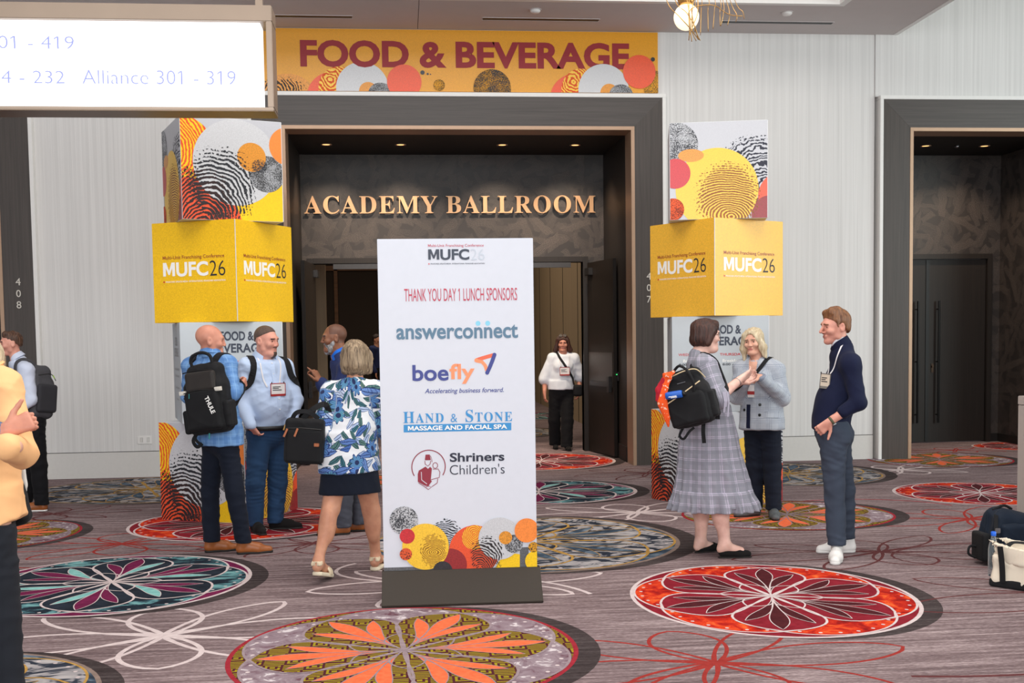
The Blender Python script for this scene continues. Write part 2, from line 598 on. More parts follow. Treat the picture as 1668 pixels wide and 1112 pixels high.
class Art:
    def __init__(self, O=(0, 0, 0), ux=(1, 0, 0), uy=(0, 0, 1), step=0.0006, clip=None, base=0.0):
        self.O, self.ux, self.uy = Vector(O), Vector(ux), Vector(uy)
        self.nz = self.ux.cross(self.uy).normalized()
        self.step, self.clip = step, clip
        self.v, self.f, self.uv, self.mi, self.mats = [], [], [], [], []
        self.h = base

    def slot(self, m):
        if m not in self.mats:
            self.mats.append(m)
        return self.mats.index(m)

    def up(self):
        self.h += self.step
        return self

    def poly(self, p, m, h=None):
        if self.clip:
            p = clip_poly(p, *self.clip)
        if len(p) < 3:
            return self
        h = self.h if h is None else h
        b = len(self.v)
        ar = sum(p[i - 1][0] * p[i][1] - p[i][0] * p[i - 1][1] for i in range(len(p)))
        if ar < 0:
            p = p[::-1]
        self.v += [self.O + self.ux * x + self.uy * y + self.nz * h for x, y in p]
        self.uv += list(p)
        self.f.append(tuple(range(b, b + len(p))))
        self.mi.append(self.slot(m))
        return self

    def stroke(self, pts, w, m, closed=False, h=None):
        n = len(pts)
        L, R = [], []
        for i in range(n):
            a = pts[(i - 1) % n] if (closed or i > 0) else pts[i]
            b = pts[(i + 1) % n] if (closed or i < n - 1) else pts[i]
            dx, dy = b[0] - a[0], b[1] - a[1]
            l = math.hypot(dx, dy) or 1
            ww = (w[i] if isinstance(w, list) else w) / 2
            L.append((pts[i][0] - dy / l * ww, pts[i][1] + dx / l * ww))
            R.append((pts[i][0] + dy / l * ww, pts[i][1] - dx / l * ww))
        for i in range(n if closed else n - 1):
            j = (i + 1) % n
            self.poly([L[i], R[i], R[j], L[j]], m, h)
        return self

    def build(self, name, parent=None):
        me = bpy.data.meshes.new(name)
        me.from_pydata([tuple(p) for p in self.v], [], self.f)
        me.polygons.foreach_set('material_index', self.mi)
        ul = me.uv_layers.new(name='UVMap')
        li = np.empty(len(me.loops), dtype=np.int32)
        me.loops.foreach_get('vertex_index', li)
        ul.data.foreach_set('uv', np.array(self.uv, dtype=np.float32)[li].ravel())
        return link_mesh(name, me, self.mats, parent)


SERIF = json.loads('''{"A":[437,[[37,0,-9,0,-9,6,-9,12,-9,18,4,18,15,22,24,30,32,38,41,53,49,75,101,205,154,336,206,466,212,466,218,466,224,465,278,339,331,213,384,87,394,62,403,45,411,34,419,24,429,18,443,18,443,12,443,6,443,0,372,0,300,0,229,0,229,6,229,12,229,18,265,18,283,27,283,46,283,52,280,64,273,81,266,98,259,115,253,132,203,132,153,132,103,132,95,112,87,91,79,71,77,67,76,63,76,59,75,54,75,51,75,48,75,28,91,18,124,18,125,18,126,18,128,18,128,12,128,6,128,0,82,0],[135,213,113,161,156,161,199,161,242,161,220,213,198,266,177,319,156,266]]],"C":[468,[[338,-11,257,-11,212,-11,172,-1,137,20,103,40,75,68,56,104,36,140,26,182,26,228,26,274,36,315,56,351,76,387,104,414,139,435,174,455,214,465,259,465,290,465,326,457,367,440,374,437,381,435,388,435,404,435,415,445,419,465,425,465,431,465,437,465,437,413,437,361,437,308,431,308,425,308,420,308,405,350,383,383,356,407,329,431,299,443,265,443,184,443,144,371,144,226,144,91,188,24,278,24,305,24,332,31,358,45,384,59,408,79,428,106,435,100,441,94,447,89,401,22]]],"D":[496,[[90,0,20,0,20,6,20,12,20,17,41,18,55,22,63,30,70,37,74,52,74,75,74,174,74,274,74,374,74,400,70,418,61,426,52,434,37,439,15,439,15,444,15,450,15,455,84,455,153,455,222,455,302,455,363,436,405,396,447,357,468,301,468,228,468,76,388,0,228,0,159,0],[206,24,222,24,266,24,299,41,319,75,340,109,351,160,351,229,351,365,308,433,223,433,206,433,195,430,190,423,185,417,182,404,182,385,182,281,182,176,182,72,182,53,185,40,190,34,195,27]]],"E":[442,[[143,0,14,0,14,6,14,11,14,17,38,17,54,21,62,30,71,38,75,54,75,78,75,175,75,272,75,369,75,398,71,417,62,425,53,434,38,439,16,439,16,444,16,450,16,455,144,455,271,455,399,455,399,410,399,365,399,320,394,320,389,320,383,320,378,361,364,390,340,406,317,422,281,430,232,430,217,430,207,430,200,428,193,427,188,423,186,417,184,411,183,401,183,388,183,341,183,293,183,246,186,246,190,246,193,246,223,246,245,254,259,269,273,284,283,310,288,345,293,345,299,345,304,345,304,270,304,194,304,118,299,118,293,118,287,118,285,145,280,166,273,181,266,197,255,207,241,213,227,219,208,222,185,222,184,222,184,222,183,222,183,171,183,119,183,67,183,51,186,40,192,35,198,30,211,28,230,28,263,28,291,31,313,39,336,46,355,58,371,75,386,92,400,114,411,143,417,143,424,143,430,143,421,95,411,48,402,0,273,0]]],"M":[634,[[66,0,14,0,14,6,14,12,14,17,36,18,52,23,61,32,71,40,75,56,75,79,75,180,75,281,75,382,75,397,74,408,71,416,67,423,61,429,53,432,44,436,31,438,15,439,15,444,15,450,15,455,71,455,128,455,185,455,229,351,273,247,317,142,361,247,405,351,449,455,505,455,561,455,617,455,617,450,617,444,617,439,596,437,581,432,573,423,564,415,560,400,560,378,560,281,560,183,560,85,560,66,562,52,565,43,568,33,574,27,582,23,590,20,601,18,617,17,617,12,617,6,617,0,543,0,469,0,396,0,396,6,396,12,396,17,412,19,424,21,433,25,441,28,447,35,450,44,453,53,455,66,455,83,455,188,455,294,455,399,399,266,344,133,288,0,282,0,276,0,270,0,215,130,160,259,105,389,105,286,105,183,105,80,105,54,110,38,120,30,129,21,146,17,169,17,169,12,169,6,169,0,118,0]]],"Y":[426,[[177,0,101,0,101,6,101,12,101,17,125,18,140,23,148,32,156,40,161,56,161,81,161,113,161,146,161,179,122,248,84,317,46,387,34,409,24,423,14,429,10,432,5,434,1,435,-4,437,-9,437,-13,438,-13,444,-13,450,-13,455,60,455,133,455,207,455,207,450,207,444,207,438,203,438,199,438,195,438,183,438,174,436,167,432,159,428,156,423,156,416,156,410,158,402,164,392,192,336,220,281,248,226,277,272,305,319,333,366,343,383,349,397,349,408,349,428,332,438,298,438,297,438,296,438,295,438,295,444,295,450,295,455,343,455,391,455,439,455,439,450,439,444,439,438,428,437,418,432,409,424,400,417,392,406,383,392,345,329,306,266,268,203,268,163,268,122,268,81,268,56,272,40,280,32,288,23,304,18,328,17,328,12,328,6,328,0,252,0]]],"B":[443,[[90,0,16,0,16,6,16,12,16,17,39,18,54,23,62,32,71,41,75,58,75,82,75,178,75,273,75,369,75,388,73,403,69,412,66,422,60,429,51,433,43,437,31,439,15,439,15,444,15,450,15,455,84,455,152,455,220,455,338,455,396,420,396,351,396,296,360,261,287,247,375,231,418,192,418,132,418,90,403,58,371,35,339,12,295,0,238,0,164,0],[182,298,182,252,184,252,186,252,188,252,224,252,249,259,263,272,278,286,285,310,285,345,285,376,280,398,269,412,259,427,241,434,216,434,201,434,192,431,188,425,184,419,182,407,182,391,182,345],[206,24,222,24,251,24,271,32,283,49,295,66,301,92,301,128,301,165,293,192,277,208,261,223,235,231,197,231,192,231,187,231,182,231,182,176,182,120,182,65,182,50,185,39,190,33,196,27]]],"L":[426,[[144,0,15,0,15,6,15,12,15,17,39,18,54,23,62,32,71,40,75,56,75,81,75,180,75,279,75,379,75,401,70,416,62,425,54,433,39,438,16,439,16,444,16,450,16,455,94,455,172,455,250,455,250,450,250,444,250,439,232,439,218,437,208,434,198,431,192,425,188,416,184,408,182,395,182,379,182,280,182,181,182,83,182,67,183,55,185,47,188,39,192,34,200,31,207,29,218,28,234,28,266,28,293,32,315,40,336,48,355,61,370,80,385,98,398,123,409,154,415,154,421,154,427,154,419,103,410,51,402,0,273,0]]],"R":[473,[[91,0,15,0,15,6,15,12,15,17,39,18,54,23,62,32,71,40,75,56,75,81,75,180,75,279,75,379,75,400,70,415,62,424,54,432,39,437,16,439,16,444,16,450,16,455,83,455,150,455,217,455,284,455,334,445,367,426,400,406,417,376,417,334,417,279,383,242,315,224,354,166,393,108,432,50,439,39,446,31,452,26,458,20,467,17,478,17,479,17,480,17,480,17,480,12,480,6,480,0,433,0,386,0,338,0,293,71,247,141,201,212,195,212,188,212,182,212,182,168,182,124,182,81,182,56,186,40,194,32,202,23,218,18,242,17,242,12,242,6,242,0,166,0],[182,284,182,234,189,234,196,234,203,234,238,234,264,242,280,258,296,275,304,300,304,336,304,399,277,431,224,431,206,431,195,428,190,422,185,417,182,404,182,385,182,335]]],"O":[525,[[295,-11,261,-11,227,-11,197,-5,169,7,140,19,116,36,94,58,73,79,57,105,45,134,33,163,28,194,28,228,28,261,33,292,45,321,57,350,73,376,95,397,116,419,141,436,170,448,199,460,231,466,265,466,298,466,329,460,357,448,385,436,410,420,431,399,452,377,469,352,481,323,492,294,498,262,498,228,498,194,492,163,481,134,469,105,452,79,430,58,409,36,384,19,355,7,326,-5],[228,12,265,12,341,12,379,84,379,228,379,298,369,352,348,389,326,425,297,443,260,443,183,443,145,371,145,228,145,157,156,104,177,67,199,30]]],"H":[523,[[91,0,15,0,15,6,15,12,15,17,39,18,54,23,62,32,71,40,75,56,75,81,75,180,75,279,75,379,75,400,70,415,62,424,54,432,39,437,16,439,16,444,16,450,16,455,91,455,167,455,242,455,242,450,242,444,242,439,225,437,213,435,204,432,196,429,190,423,187,415,184,407,182,395,182,379,182,336,182,293,182,251,235,251,289,251,342,251,342,293,342,336,342,379,342,395,340,407,337,415,335,423,329,429,320,432,312,435,299,437,282,439,282,444,282,450,282,455,357,455,432,455,507,455,507,450,507,444,507,439,484,437,468,432,461,424,453,416,449,401,449,379,449,279,449,180,449,81,449,58,453,42,461,33,469,24,484,18,507,17,507,12,507,6,507,0,432,0,357,0,282,0,282,6,282,12,282,17,305,18,321,23,329,31,338,38,342,55,342,81,342,127,342,174,342,221,289,221,235,221,182,221,182,174,182,127,182,81,182,56,186,40,194,32,202,23,218,18,242,17,242,12,242,6,242,0,166,0]]],"N":[494,[[409,-11,403,-11,304,109,206,230,107,350,107,259,107,169,107,79,107,55,111,39,119,31,126,23,142,18,167,17,167,12,167,6,167,0,117,0,68,0,18,0,18,6,18,12,18,17,34,18,46,20,54,23,62,27,68,33,71,41,74,50,76,62,76,79,76,182,76,285,76,388,53,416,40,431,36,433,32,435,26,437,18,439,18,444,18,450,18,455,64,455,110,455,156,455,235,360,313,264,391,169,391,238,391,308,391,377,391,394,389,406,386,414,383,422,377,428,369,431,360,435,348,437,331,439,331,444,331,450,331,455,381,455,430,455,480,455,480,450,480,444,480,439,456,438,441,433,433,425,426,416,422,400,422,377,422,248,422,118,422,-11,415,-11]]],"S":[390,[[49,-11,43,-11,43,45,43,102,43,158,49,158,56,158,62,158,73,109,90,73,111,50,133,26,162,15,197,15,222,15,242,22,257,36,271,50,279,68,279,89,279,119,261,142,225,160,204,170,183,180,163,191,124,210,95,231,77,253,59,274,50,301,50,332,50,359,56,383,67,403,79,423,95,438,115,449,136,460,159,466,185,466,198,466,213,465,229,461,246,458,263,454,282,448,286,447,289,446,291,446,294,445,297,445,300,445,311,445,318,452,320,466,327,466,333,466,339,466,339,417,339,368,339,319,334,319,328,319,322,319,316,344,306,366,293,385,281,404,265,418,248,429,231,439,213,445,194,445,171,445,153,439,140,426,126,414,120,399,120,380,120,363,125,348,137,336,149,325,166,314,189,303,210,293,232,283,253,273,281,260,302,247,317,233,333,219,344,204,350,188,356,172,359,154,359,133,359,104,352,79,339,58,325,36,306,20,281,8,256,-4,226,-10,192,-10,181,-10,170,-9,158,-8,147,-6,136,-3,126,1,114,5,105,8,98,9,91,11,87,12,85,12,77,12,72,10,69,7,66,4,63,-2,61,-11,55,-11]]],"T":[423,[[171,0,92,0,92,6,92,12,92,17,116,17,133,22,142,31,151,40,156,56,156,81,156,198,156,316,156,433,154,433,151,433,149,433,114,433,86,423,65,403,45,383,32,355,29,318,23,318,17,318,11,318,11,364,11,409,11,455,144,455,277,455,410,455,410,409,410,363,410,317,405,317,399,317,394,317,386,394,344,433,269,433,267,433,265,433,263,433,263,316,263,198,263,81,263,56,268,39,276,30,285,22,302,17,328,17,328,12,328,6,328,0,249,0]]]}''')


def text_verts(body, size, offset=0.0, shear=0.0, sx=1.0, align='LEFT', spacing=1.0, extrude=0.0, res=4, bevel=0.0):
    """(verts, faces) of lettering in the XY plane; the plain stroke of the figure 1 gets its flag"""
    def make(s, sz=1.0, k=1.0):
        c = bpy.data.curves.new('lettering', 'FONT')
        c.body, c.size, c.offset, c.shear, c.align_x = s, 1.0, offset, shear, align
        c.space_character, c.extrude, c.resolution_u, c.bevel_depth = spacing, extrude, res, bevel
        return _curve_verts(c, sz, k)
    if not set(body) & set('1M'):
        return make(body, size, sx)
    stem = make('I')[0]
    w = max(v[0] for v in stem) - min(v[0] for v in stem)
    vs, fs, run = [], [], ''
    def right(t):
        return max(v[0] for v in make(t)[0])
    def flush(i):
        nonlocal run
        if run.strip():
            v, f = make(run)
            d = right(body[:i]) - max(q[0] for q in v)
            b = len(vs)
            vs.extend(((q[0] + d) * size * sx, q[1] * size, q[2]) for q in v)
            fs.extend(tuple(k + b for k in g) for g in f)
        run = ''
    for i, ch in enumerate(body):
        if ch not in '1M':
            run += ch
            continue
        flush(i)
        g = make(ch)[0]
        xr, W, h = right(body[:i + 1]), max(v[0] for v in g) - min(v[0] for v in g), max(v[1] for v in stem)
        if ch == '1':
            e = w * .55 + h * .06
            P = [(xr, 0), (xr, h), (xr - w, h), (xr - w - h * .20, h - h * .15), (xr - w - h * .20, h - h * .15 - e), (xr - w, h - e), (xr - w, 0)]
        else:
            W = max(W, w * 3.4)
            x = xr - W
            P = [(x, 0), (x, h), (x + w * 1.2, h), (x + W / 2, h * .40), (x + W - w * 1.2, h), (x + W, h), (x + W, 0), (x + W - w, 0), (x + W - w, h * .60), (x + W / 2 + w * .25, h * .10),
                 (x + W / 2 - w * .25, h * .10), (x + w, h * .60), (x + w, 0)]
        for z in ((0.0,) if not extrude else (-extrude, extrude)):
            b = len(vs)
            vs += [((px + shear * py) * size * sx, py * size, z) for px, py in P]
            fs.append(tuple(range(b + len(P) - 1, b - 1, -1)) if ch == 'M' else tuple(range(b, b + len(P))))
    flush(len(body))
    return vs, fs


def _curve_verts(c, size, sx):
    o = bpy.data.objects.new('lettering', c)
    COL.objects.link(o)
    bpy.context.view_layer.update()
    me = o.evaluated_get(bpy.context.evaluated_depsgraph_get()).to_mesh()
    vs = [(v.co.x * size * sx, v.co.y * size, v.co.z) for v in me.vertices]
    fs = [tuple(p.vertices) for p in me.polygons]
    bpy.data.objects.remove(o)
    bpy.data.curves.remove(c)
    return vs, fs


def serif_verts(ch, size, extrude=0.0):
    """bracketed-serif capital from its outline, solid when extrude is given"""
    from mathutils.geometry import tessellate_polygon
    loops = []
    for f in SERIF[ch][1]:
        n = len(f) // 6
        pts = []
        for i in range(n):
            a, b = f[i * 6:i * 6 + 6], f[((i + 1) % n) * 6:((i + 1) % n) * 6 + 6]
            p0, p1, p2, p3 = [Vector((x / 1000, y / 1000, 0)) for x, y in ((a[2], a[3]), (a[4], a[5]), (b[0], b[1]), (b[2], b[3]))]
            straight = abs((p3 - p0).cross(p1 - p0).z) + abs((p3 - p0).cross(p2 - p0).z) < 2e-4
            for k in range(1 if straight else 5):
                t = k / 5
                q = p0 * (1 - t) ** 3 + p1 * 3 * t * (1 - t) ** 2 + p2 * 3 * t * t * (1 - t) + p3 * t ** 3
                if not pts or (q - pts[-1]).length > 1e-4:
                    pts.append(q)
        if (pts[0] - pts[-1]).length < 1e-4:
            pts.pop()
        loops.append(pts)
    tri = tessellate_polygon(loops)
    flat = [p for lp_ in loops for p in lp_]
    V = [(p.x * size, p.y * size, extrude) for p in flat]
    Fc = []
    for t in tri:
        a, b, c = [flat[i] for i in t]
        Fc.append(tuple(t) if (b - a).cross(c - a).z > 0 else tuple(t)[::-1])
    if extrude:
        m = len(flat)
        V += [(p.x * size, p.y * size, -extrude) for p in flat]
        Fc += [tuple(i + m for i in t)[::-1] for t in Fc[:]]
        o = 0
        for lp_ in loops:
            n = len(lp_)
            Fc += [(o + i, o + i + m, o + (i + 1) % n + m, o + (i + 1) % n) for i in range(n)]
            o += n
    return V, Fc


def put_text(name, parts, O, ux, uy, mat, parent=None, h=0.0, fit=None, align='c'):
    """parts: list of (verts, faces); laid on the plane O, ux, uy lifted by h. fit=(width, height) rescales, the block's bottom-left (or
    bottom-centre) lands on O"""
    V, F = [], []
    for vs, fs in parts:
        b = len(V)
        V += vs
        F += [tuple(i + b for i in f) for f in fs]
    xs, ys = [v[0] for v in V], [v[1] for v in V]
    w, hh = max(xs) - min(xs), max(ys) - min(ys)
    kx = ky = 1.0
    if fit:
        if fit[0]:
            kx = fit[0] / w
        ky = fit[1] / hh if fit[1] else kx
        if not fit[0]:
            kx = ky
    ox = min(xs) + (w / 2 if align == 'c' else (w if align == 'r' else 0))
    oy = min(ys)
    O, ux, uy = Vector(O), Vector(ux), Vector(uy)
    nz = ux.cross(uy).normalized()
    z0 = min(v[2] for v in V)
    me = bpy.data.meshes.new(name)
    me.from_pydata([tuple(O + ux * ((v[0] - ox) * kx) + uy * ((v[1] - oy) * ky) + nz * (h + v[2] - z0)) for v in V], [], F)
    return link_mesh(name, me, mat, parent)


# ------------------------------------------------------------------ things printed with the conference artwork
P_ = {}
P_['amber'] = m_grain('print_amber', (250, 194, 16), .09)
P_['amber2'] = m_grain('print_deep_amber', (240, 182, 52), 0.08)
P_['gold'] = m_grain('print_gold', (246, 196, 54), 0.08)
P_['yellow'] = m_grain('print_yellow', (246, 200, 24), 0.06)
P_['orange'] = m_grain('print_orange', (247, 138, 58), 0.08)
P_['orange2'] = m_grain('print_burnt_orange', (222, 146, 46), 0.16)
P_['redor'] = m_grain('print_red_orange', (232, 84, 46), 0.07)
P_['crim'] = m_grain('print_crimson', (202, 44, 52), 0.10)
P_['dkred'] = m_grain('print_dark_red', (150, 40, 44), 0.12)
P_['silver'] = m_grain('print_silver', (202, 203, 206), 0.07, 160)
P_['paper'] = m_grain('print_pale_grey', (190, 191, 197), 0.02)
P_['char'] = m_grain('print_charcoal', (44, 46, 52), 0.2)
P_['grey'] = m_grain('print_mid_grey', (96, 98, 102), 0.2)
P_['white'] = m_grain('print_white', (240, 240, 240), 0.02)
P_['maroon_txt'] = m_grain('print_maroon_text', (144, 34, 44), 0.06)
P_['txt_dark'] = m_plain('print_dark_text', (62, 68, 82), 0.5, var=0.02)
P_['txt_black'] = m_plain('print_black_text', (36, 38, 50), 0.5, var=0.02)
P_['txt_line'] = m_plain('print_fine_text', (120, 70, 34), 0.5, var=0.02)
P_['txt_grey'] = m_plain('print_pale_text', (196, 204, 214), 0.5, var=0.02)
P_['txt_red'] = m_plain('print_rose_text', (192, 62, 84), 0.5, var=0.02)
P_['white_t'] = m_plain('print_white_text', (244, 242, 238), 0.5, var=0.01)
P_['spk_dark'] = m_speckle('speckle_charcoal', (52, 54, 60), None, 85, 0.5)
P_['spk_moon'] = m_speckle('speckle_moon', (56, 58, 64), (190, 192, 196), 100, 0.5)
P_['spk_ball'] = m_speckle('speckle_ball', (60, 60, 62), (160, 162, 166), 95, 0.5)
P_['spk_amber'] = m_speckle('speckle_amber', (72, 58, 40), (214, 150, 34), 90, 0.51)
P_['spk_rust'] = m_speckle('speckle_rust', (120, 48, 34), (226, 92, 50), 90, 0.5)

# ------------------------------------------------------------------ the room
WY = 14.2            # face of the long wall
BY = 16.1            # back of the alcoves
CZ = 5.42            # soffit ceiling
OL, OR, OT = -1.36, 2.89, 4.20        # ballroom opening
RL, RR = 6.555, 8.81                  # right alcove opening
LRR = -4.765                          # left alcove's right edge


def struct(o):
    o['kind'] = 'structure'
    return o


def strip_mesh(name, mat, boxes, parent=None, bevel=0.0, kind=True):
    b = MB()
    for q in boxes:
        b.box(*q)
    o = b.build(name, mat, parent, bevel)
    return struct(o) if kind else o


# floor: slab plus the woven inlays, all one carpet
FL = Art((0, 0, 0), (1, 0, 0), (0, 1, 0), 0.0005)
FL.poly([(-9, -1.5), (14, -1.5), (14, 34), (-9, 34)], M['carpet'])


def arc_pts(cx, cy, rx, ry, a0, a1, n=24, rot=0.0):
    c, s = math.cos(rot), math.sin(rot)
    o = []
    for k in range(n + 1):
        a = a0 + (a1 - a0) * k / n
        x, y = rx * math.cos(a), ry * math.sin(a)
        o.append((cx + x * c - y * s, cy + x * s + y * c))
    return o


def petal(cx, cy, a, L, W, n=14, p=1.0, r0=0.0):
    """leaf outline from the centre outwards along angle a; p < 1 pushes the belly outwards"""
    up, dn = [], []
    for k in range(n + 1):
        t = k / n
        w = W * math.sin(PI * t ** p)
        x = r0 + (L - r0) * t
        up.append((x, w))
        dn.append((x, -w))
    pts = up + dn[::-1][1:-1]
    c, s = math.cos(a), math.sin(a)
    return [(cx + x * c - y * s, cy + x * s + y * c) for x, y in pts]


def scaled(pts, cx, cy, rx, ry):
    return [(cx + (x - 0) * rx, cy + (y - 0) * ry) for x, y in pts]


def medallion(cx, cy, rx, ry, kind, rot=0.2, level=0):
    S = {'red': dict(base='c_red', rim='c_pale', petal='c_burg', line='c_pale', fleur='c_plum', edge='c_burg', dots='c_pale'),
         'teal': dict(base='c_teal', rim='c_pale', petal='c_navy', line='c_pale', fleur='c_magenta', edge='c_magenta', dots='c_pale'),
         'olive': dict(base='c_marble', rim='c_crim', petal='c_greek', line='c_grey', fleur='c_orange', edge='c_greek', dots='c_pale'),
         'blue': dict(base='c_blue', rim='c_taupe', petal='c_blue', line='c_gold', fleur='c_slate', edge='c_slate', dots='c_pale')}[kind]
    h0 = FL.step * (1 + level)
    st = FL.step
    def P(pts, m, l):
        FL.poly(scaled(pts, cx, cy, rx, ry), M[m], h0 + st * l)
    tick = [0]
    def K(pts, w, m, l, closed=True):
        tick[0] = (tick[0] + 1) % 30
        FL.stroke(scaled(pts, cx, cy, rx, ry), w, M[m], closed, h0 + st * l + tick[0] * 1.2e-5)
    # darker half moon woven beside the disc
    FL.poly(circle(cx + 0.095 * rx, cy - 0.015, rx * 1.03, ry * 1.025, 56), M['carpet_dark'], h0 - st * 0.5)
    P(circle(0, 0, 1.0, n=64), S['rim'], 0)
    P(circle(0, 0, 0.972, n=64), S['edge'], 1)
    # six scallops inside the rim
    for k in range(6):
        a = rot + PI / 6 + k * PI / 3
        q = circle(0.40 * math.cos(a), 0.40 * math.sin(a), 0.568, n=44)
        P(q, S['base'], 2 + .04 * k)
    for k in range(6):
        a = rot + PI / 6 + k * PI / 3
        q = circle(0.40 * math.cos(a), 0.40 * math.sin(a), 0.568, n=44, a0=a - 1.25, a1=a + 1.25)
        K(q, 0.016 * rx, S['line'], 3, False)
        for j in range(-4, 5):
            b = a + j * 0.24
            P(circle(0.40 * math.cos(a) + 0.52 * math.cos(b), 0.40 * math.sin(a) + 0.52 * math.sin(b), 0.013, n=8), S['dots'], 3)
    if kind == 'blue':
        for k in range(12):
            a = rot + k * PI / 6
            K([(x * 0.8, y * 0.8) for x, y in arc_pts(0.55 * math.cos(a), 0.55 * math.sin(a), 0.30, 0.30, a + 0.6, a + 3.4, 14)], 0.05 * rx, 'c_navy', 3, False)
    def lobe(a, L, W, r0=0.0, q=1.7, e=.72, n=18):
        """rounded leaf: narrow at the centre, broad and blunt outside"""
        up, dn = [], []
        for k in range(n + 1):
            t = k / n
            w = W * max(0.0, math.sin(PI * t ** q)) ** e
            up.append((r0 + (L - r0) * t, w))
            dn.append((r0 + (L - r0) * t, -w))
        c, s_ = math.cos(a), math.sin(a)
        return [(x * c - y * s_, x * s_ + y * c) for x, y in up + dn[::-1][1:-1]]
    for k in range(6):
        a = rot + k * PI / 3
        FL.poly(scaled(lobe(a, .87, .30), cx, cy, rx, ry), M[S['petal']], h0 + st * (4 + .03 * k))
    for k in range(6):
        a = rot + k * PI / 3
        K(lobe(a, .87, .30), 0.017 * rx, S['line'], 5 + .03 * k)
        f = lobe(a, .84, .062, .10, 1.9, 1.0)
        FL.poly(scaled(f, cx, cy, rx, ry), M[S['fleur']], h0 + st * (6 + .03 * k))
        K(f, 0.007 * rx, S['line'], 7)
        for sg in (-1, 1):
            # curling side blade: a crescent that swells outwards and turns back at its tip
            o, i_ = [], []
            for t in [j / 14 for j in range(15)]:
                r = .08 + .62 * t
                b_ = a + sg * (.05 + .27 * t ** 1.1)
                th = .045 * math.sin(PI * t ** 1.9) + .002
                o.append((r * math.cos(b_) - sg * th * math.sin(b_), r * math.sin(b_) + sg * th * math.cos(b_)))
                i_.append((r * math.cos(b_) + sg * th * math.sin(b_), r * math.sin(b_) - sg * th * math.cos(b_)))
            blade = o + i_[::-1]
            m_ = S['fleur'] if kind != 'teal' or sg > 0 else 'c_mint'
            FL.poly(scaled(blade, cx, cy, rx, ry), M[m_], h0 + st * (6.3 + .02 * k + .01 * sg))
            K(blade, 0.006 * rx, S['line'], 7.2)
    for k in range(3):
        K(lobe(rot + k * PI / 3 * 2 + PI / 6, .36, .10, 0, 1.3, .9), 0.012 * rx, S['line'], 7.6)
        K(lobe(rot + k * PI / 3 * 2 + PI / 6 + PI, .36, .10, 0, 1.3, .9), 0.012 * rx, S['line'], 7.6)


def star_flower(cx, cy, m, sx=1.0, sy=1.0, rot=0.15, w=0.028, level=0):
    """line drawing of looping petals between the medallions"""
    h0 = FL.step * (0.4 + 0.1 * level)
    for k in range(8):
        h = h0 + k * 0.00002
        a = rot + k * PI / 4
        lx = 0.92 if k % 4 == 0 else (0.80 if k % 2 else 0.58)
        up, W_ = [], (0.12 if k % 2 else 0.17)
        for j in range(25):
            t = j / 24
            up.append((lx * t, W_ * max(0.0, math.sin(PI * t ** 1.25)) ** .62))
        q = [(x * math.cos(a) - y * math.sin(a), x * math.sin(a) + y * math.cos(a)) for x, y in up + [(x, -y) for x, y in up[::-1]][1:-1]]
        pts = [(cx + x * sx, cy + y * sy) for x, y in q]
        ww = [w * (1.0 if 3 < i < len(pts) - 3 else 1.25) for i in range(len(pts))]
        FL.stroke(pts, ww, M[m], True, h)


MEDS = [(2.28, 6.87, .88, 1.0, 'red', .25), (-2.02, 7.97, .94, .98, 'teal', .5), (-.02, 5.95, .92, .97, 'olive', .08), (.95, 9.05, 1.25, 1.25, 'blue', .4),
        (5.82, 10.96, .85, .85, 'red', .1), (3.46, 9.98, .96, .84, 'olive', .2), (1.8, 14.88, .99, 1.02, 'red', .3), (1.42, 11.95, 1.05, .94, 'teal', .4),
        (4.5, 12.92, 1.08, 1.1, 'blue', .1), (6.85, 13.95, .9, .85, 'olive', .15), (-2.85, 13.0, 1.3, 1.15, 'blue', .3), (-1.45, 10.42, 1.03, .95, 'red', .1),
        (-3.62, 10.15, .78, .82, 'olive', .1), (-2.35, 5.35, .9, .9, 'blue', .2), (8.75, 15.3, .7, .6, 'red', .2), (6.6, 8.2, .9, .95, 'teal', .3),
        (4.6, 4.6, .9, 1.0, 'teal', .3), (-4.6, 6.2, .95, 1.0, 'red', .2), (0.1, 13.2, .8, .85, 'olive', .3), (-0.2, 3.2, .9, .95, 'teal', .2),
        (1.6, 19.5, 1.1, 1.1, 'blue', .2), (2.6, 23.5, 1.1, 1.1, 'teal', .2), (-1.6, 20.5, 1.1, 1.1, 'red', .2)]
for i, md in enumerate(MEDS):
    medallion(*md, level=0.05 * i)
for x, y, m, sx, sy in [(1.54, 5.50, 'c_rline', 1.15, 1.1), (-1.37, 6.46, 'c_pale', 1.25, 1.15), (-2.32, 9.50, 'c_rline', 1.2, .9), (2.16, 10.35, 'c_pale', 1.25, .95),
                        (4.93, 9.46, 'c_rline', 1.1, 1.0), (3.55, 8.15, 'c_bline', 1.3, .9), (-.75, 9.25, 'c_bline', 1.0, .8), (4.4, 6.6, 'c_bline', 1.6, 1.3),
                        (2.9, 13.3, 'c_bline', 1.0, .9), (5.9, 13.0, 'c_pale', 1.0, .8), (.35, 7.6, 'c_pale', 1.1, 1.0), (7.6, 15.0, 'c_rline', .9, .6), (-3.6, 8.4, 'c_rline', 1.0, .9),
                        (-3.4, 11.3, 'c_bline', .9, .7), (6.9, 9.8, 'c_bline', 1.1, .9)]:
    star_flower(x, y, m, sx, sy, w=0.03 if m == 'c_pale' else 0.022)
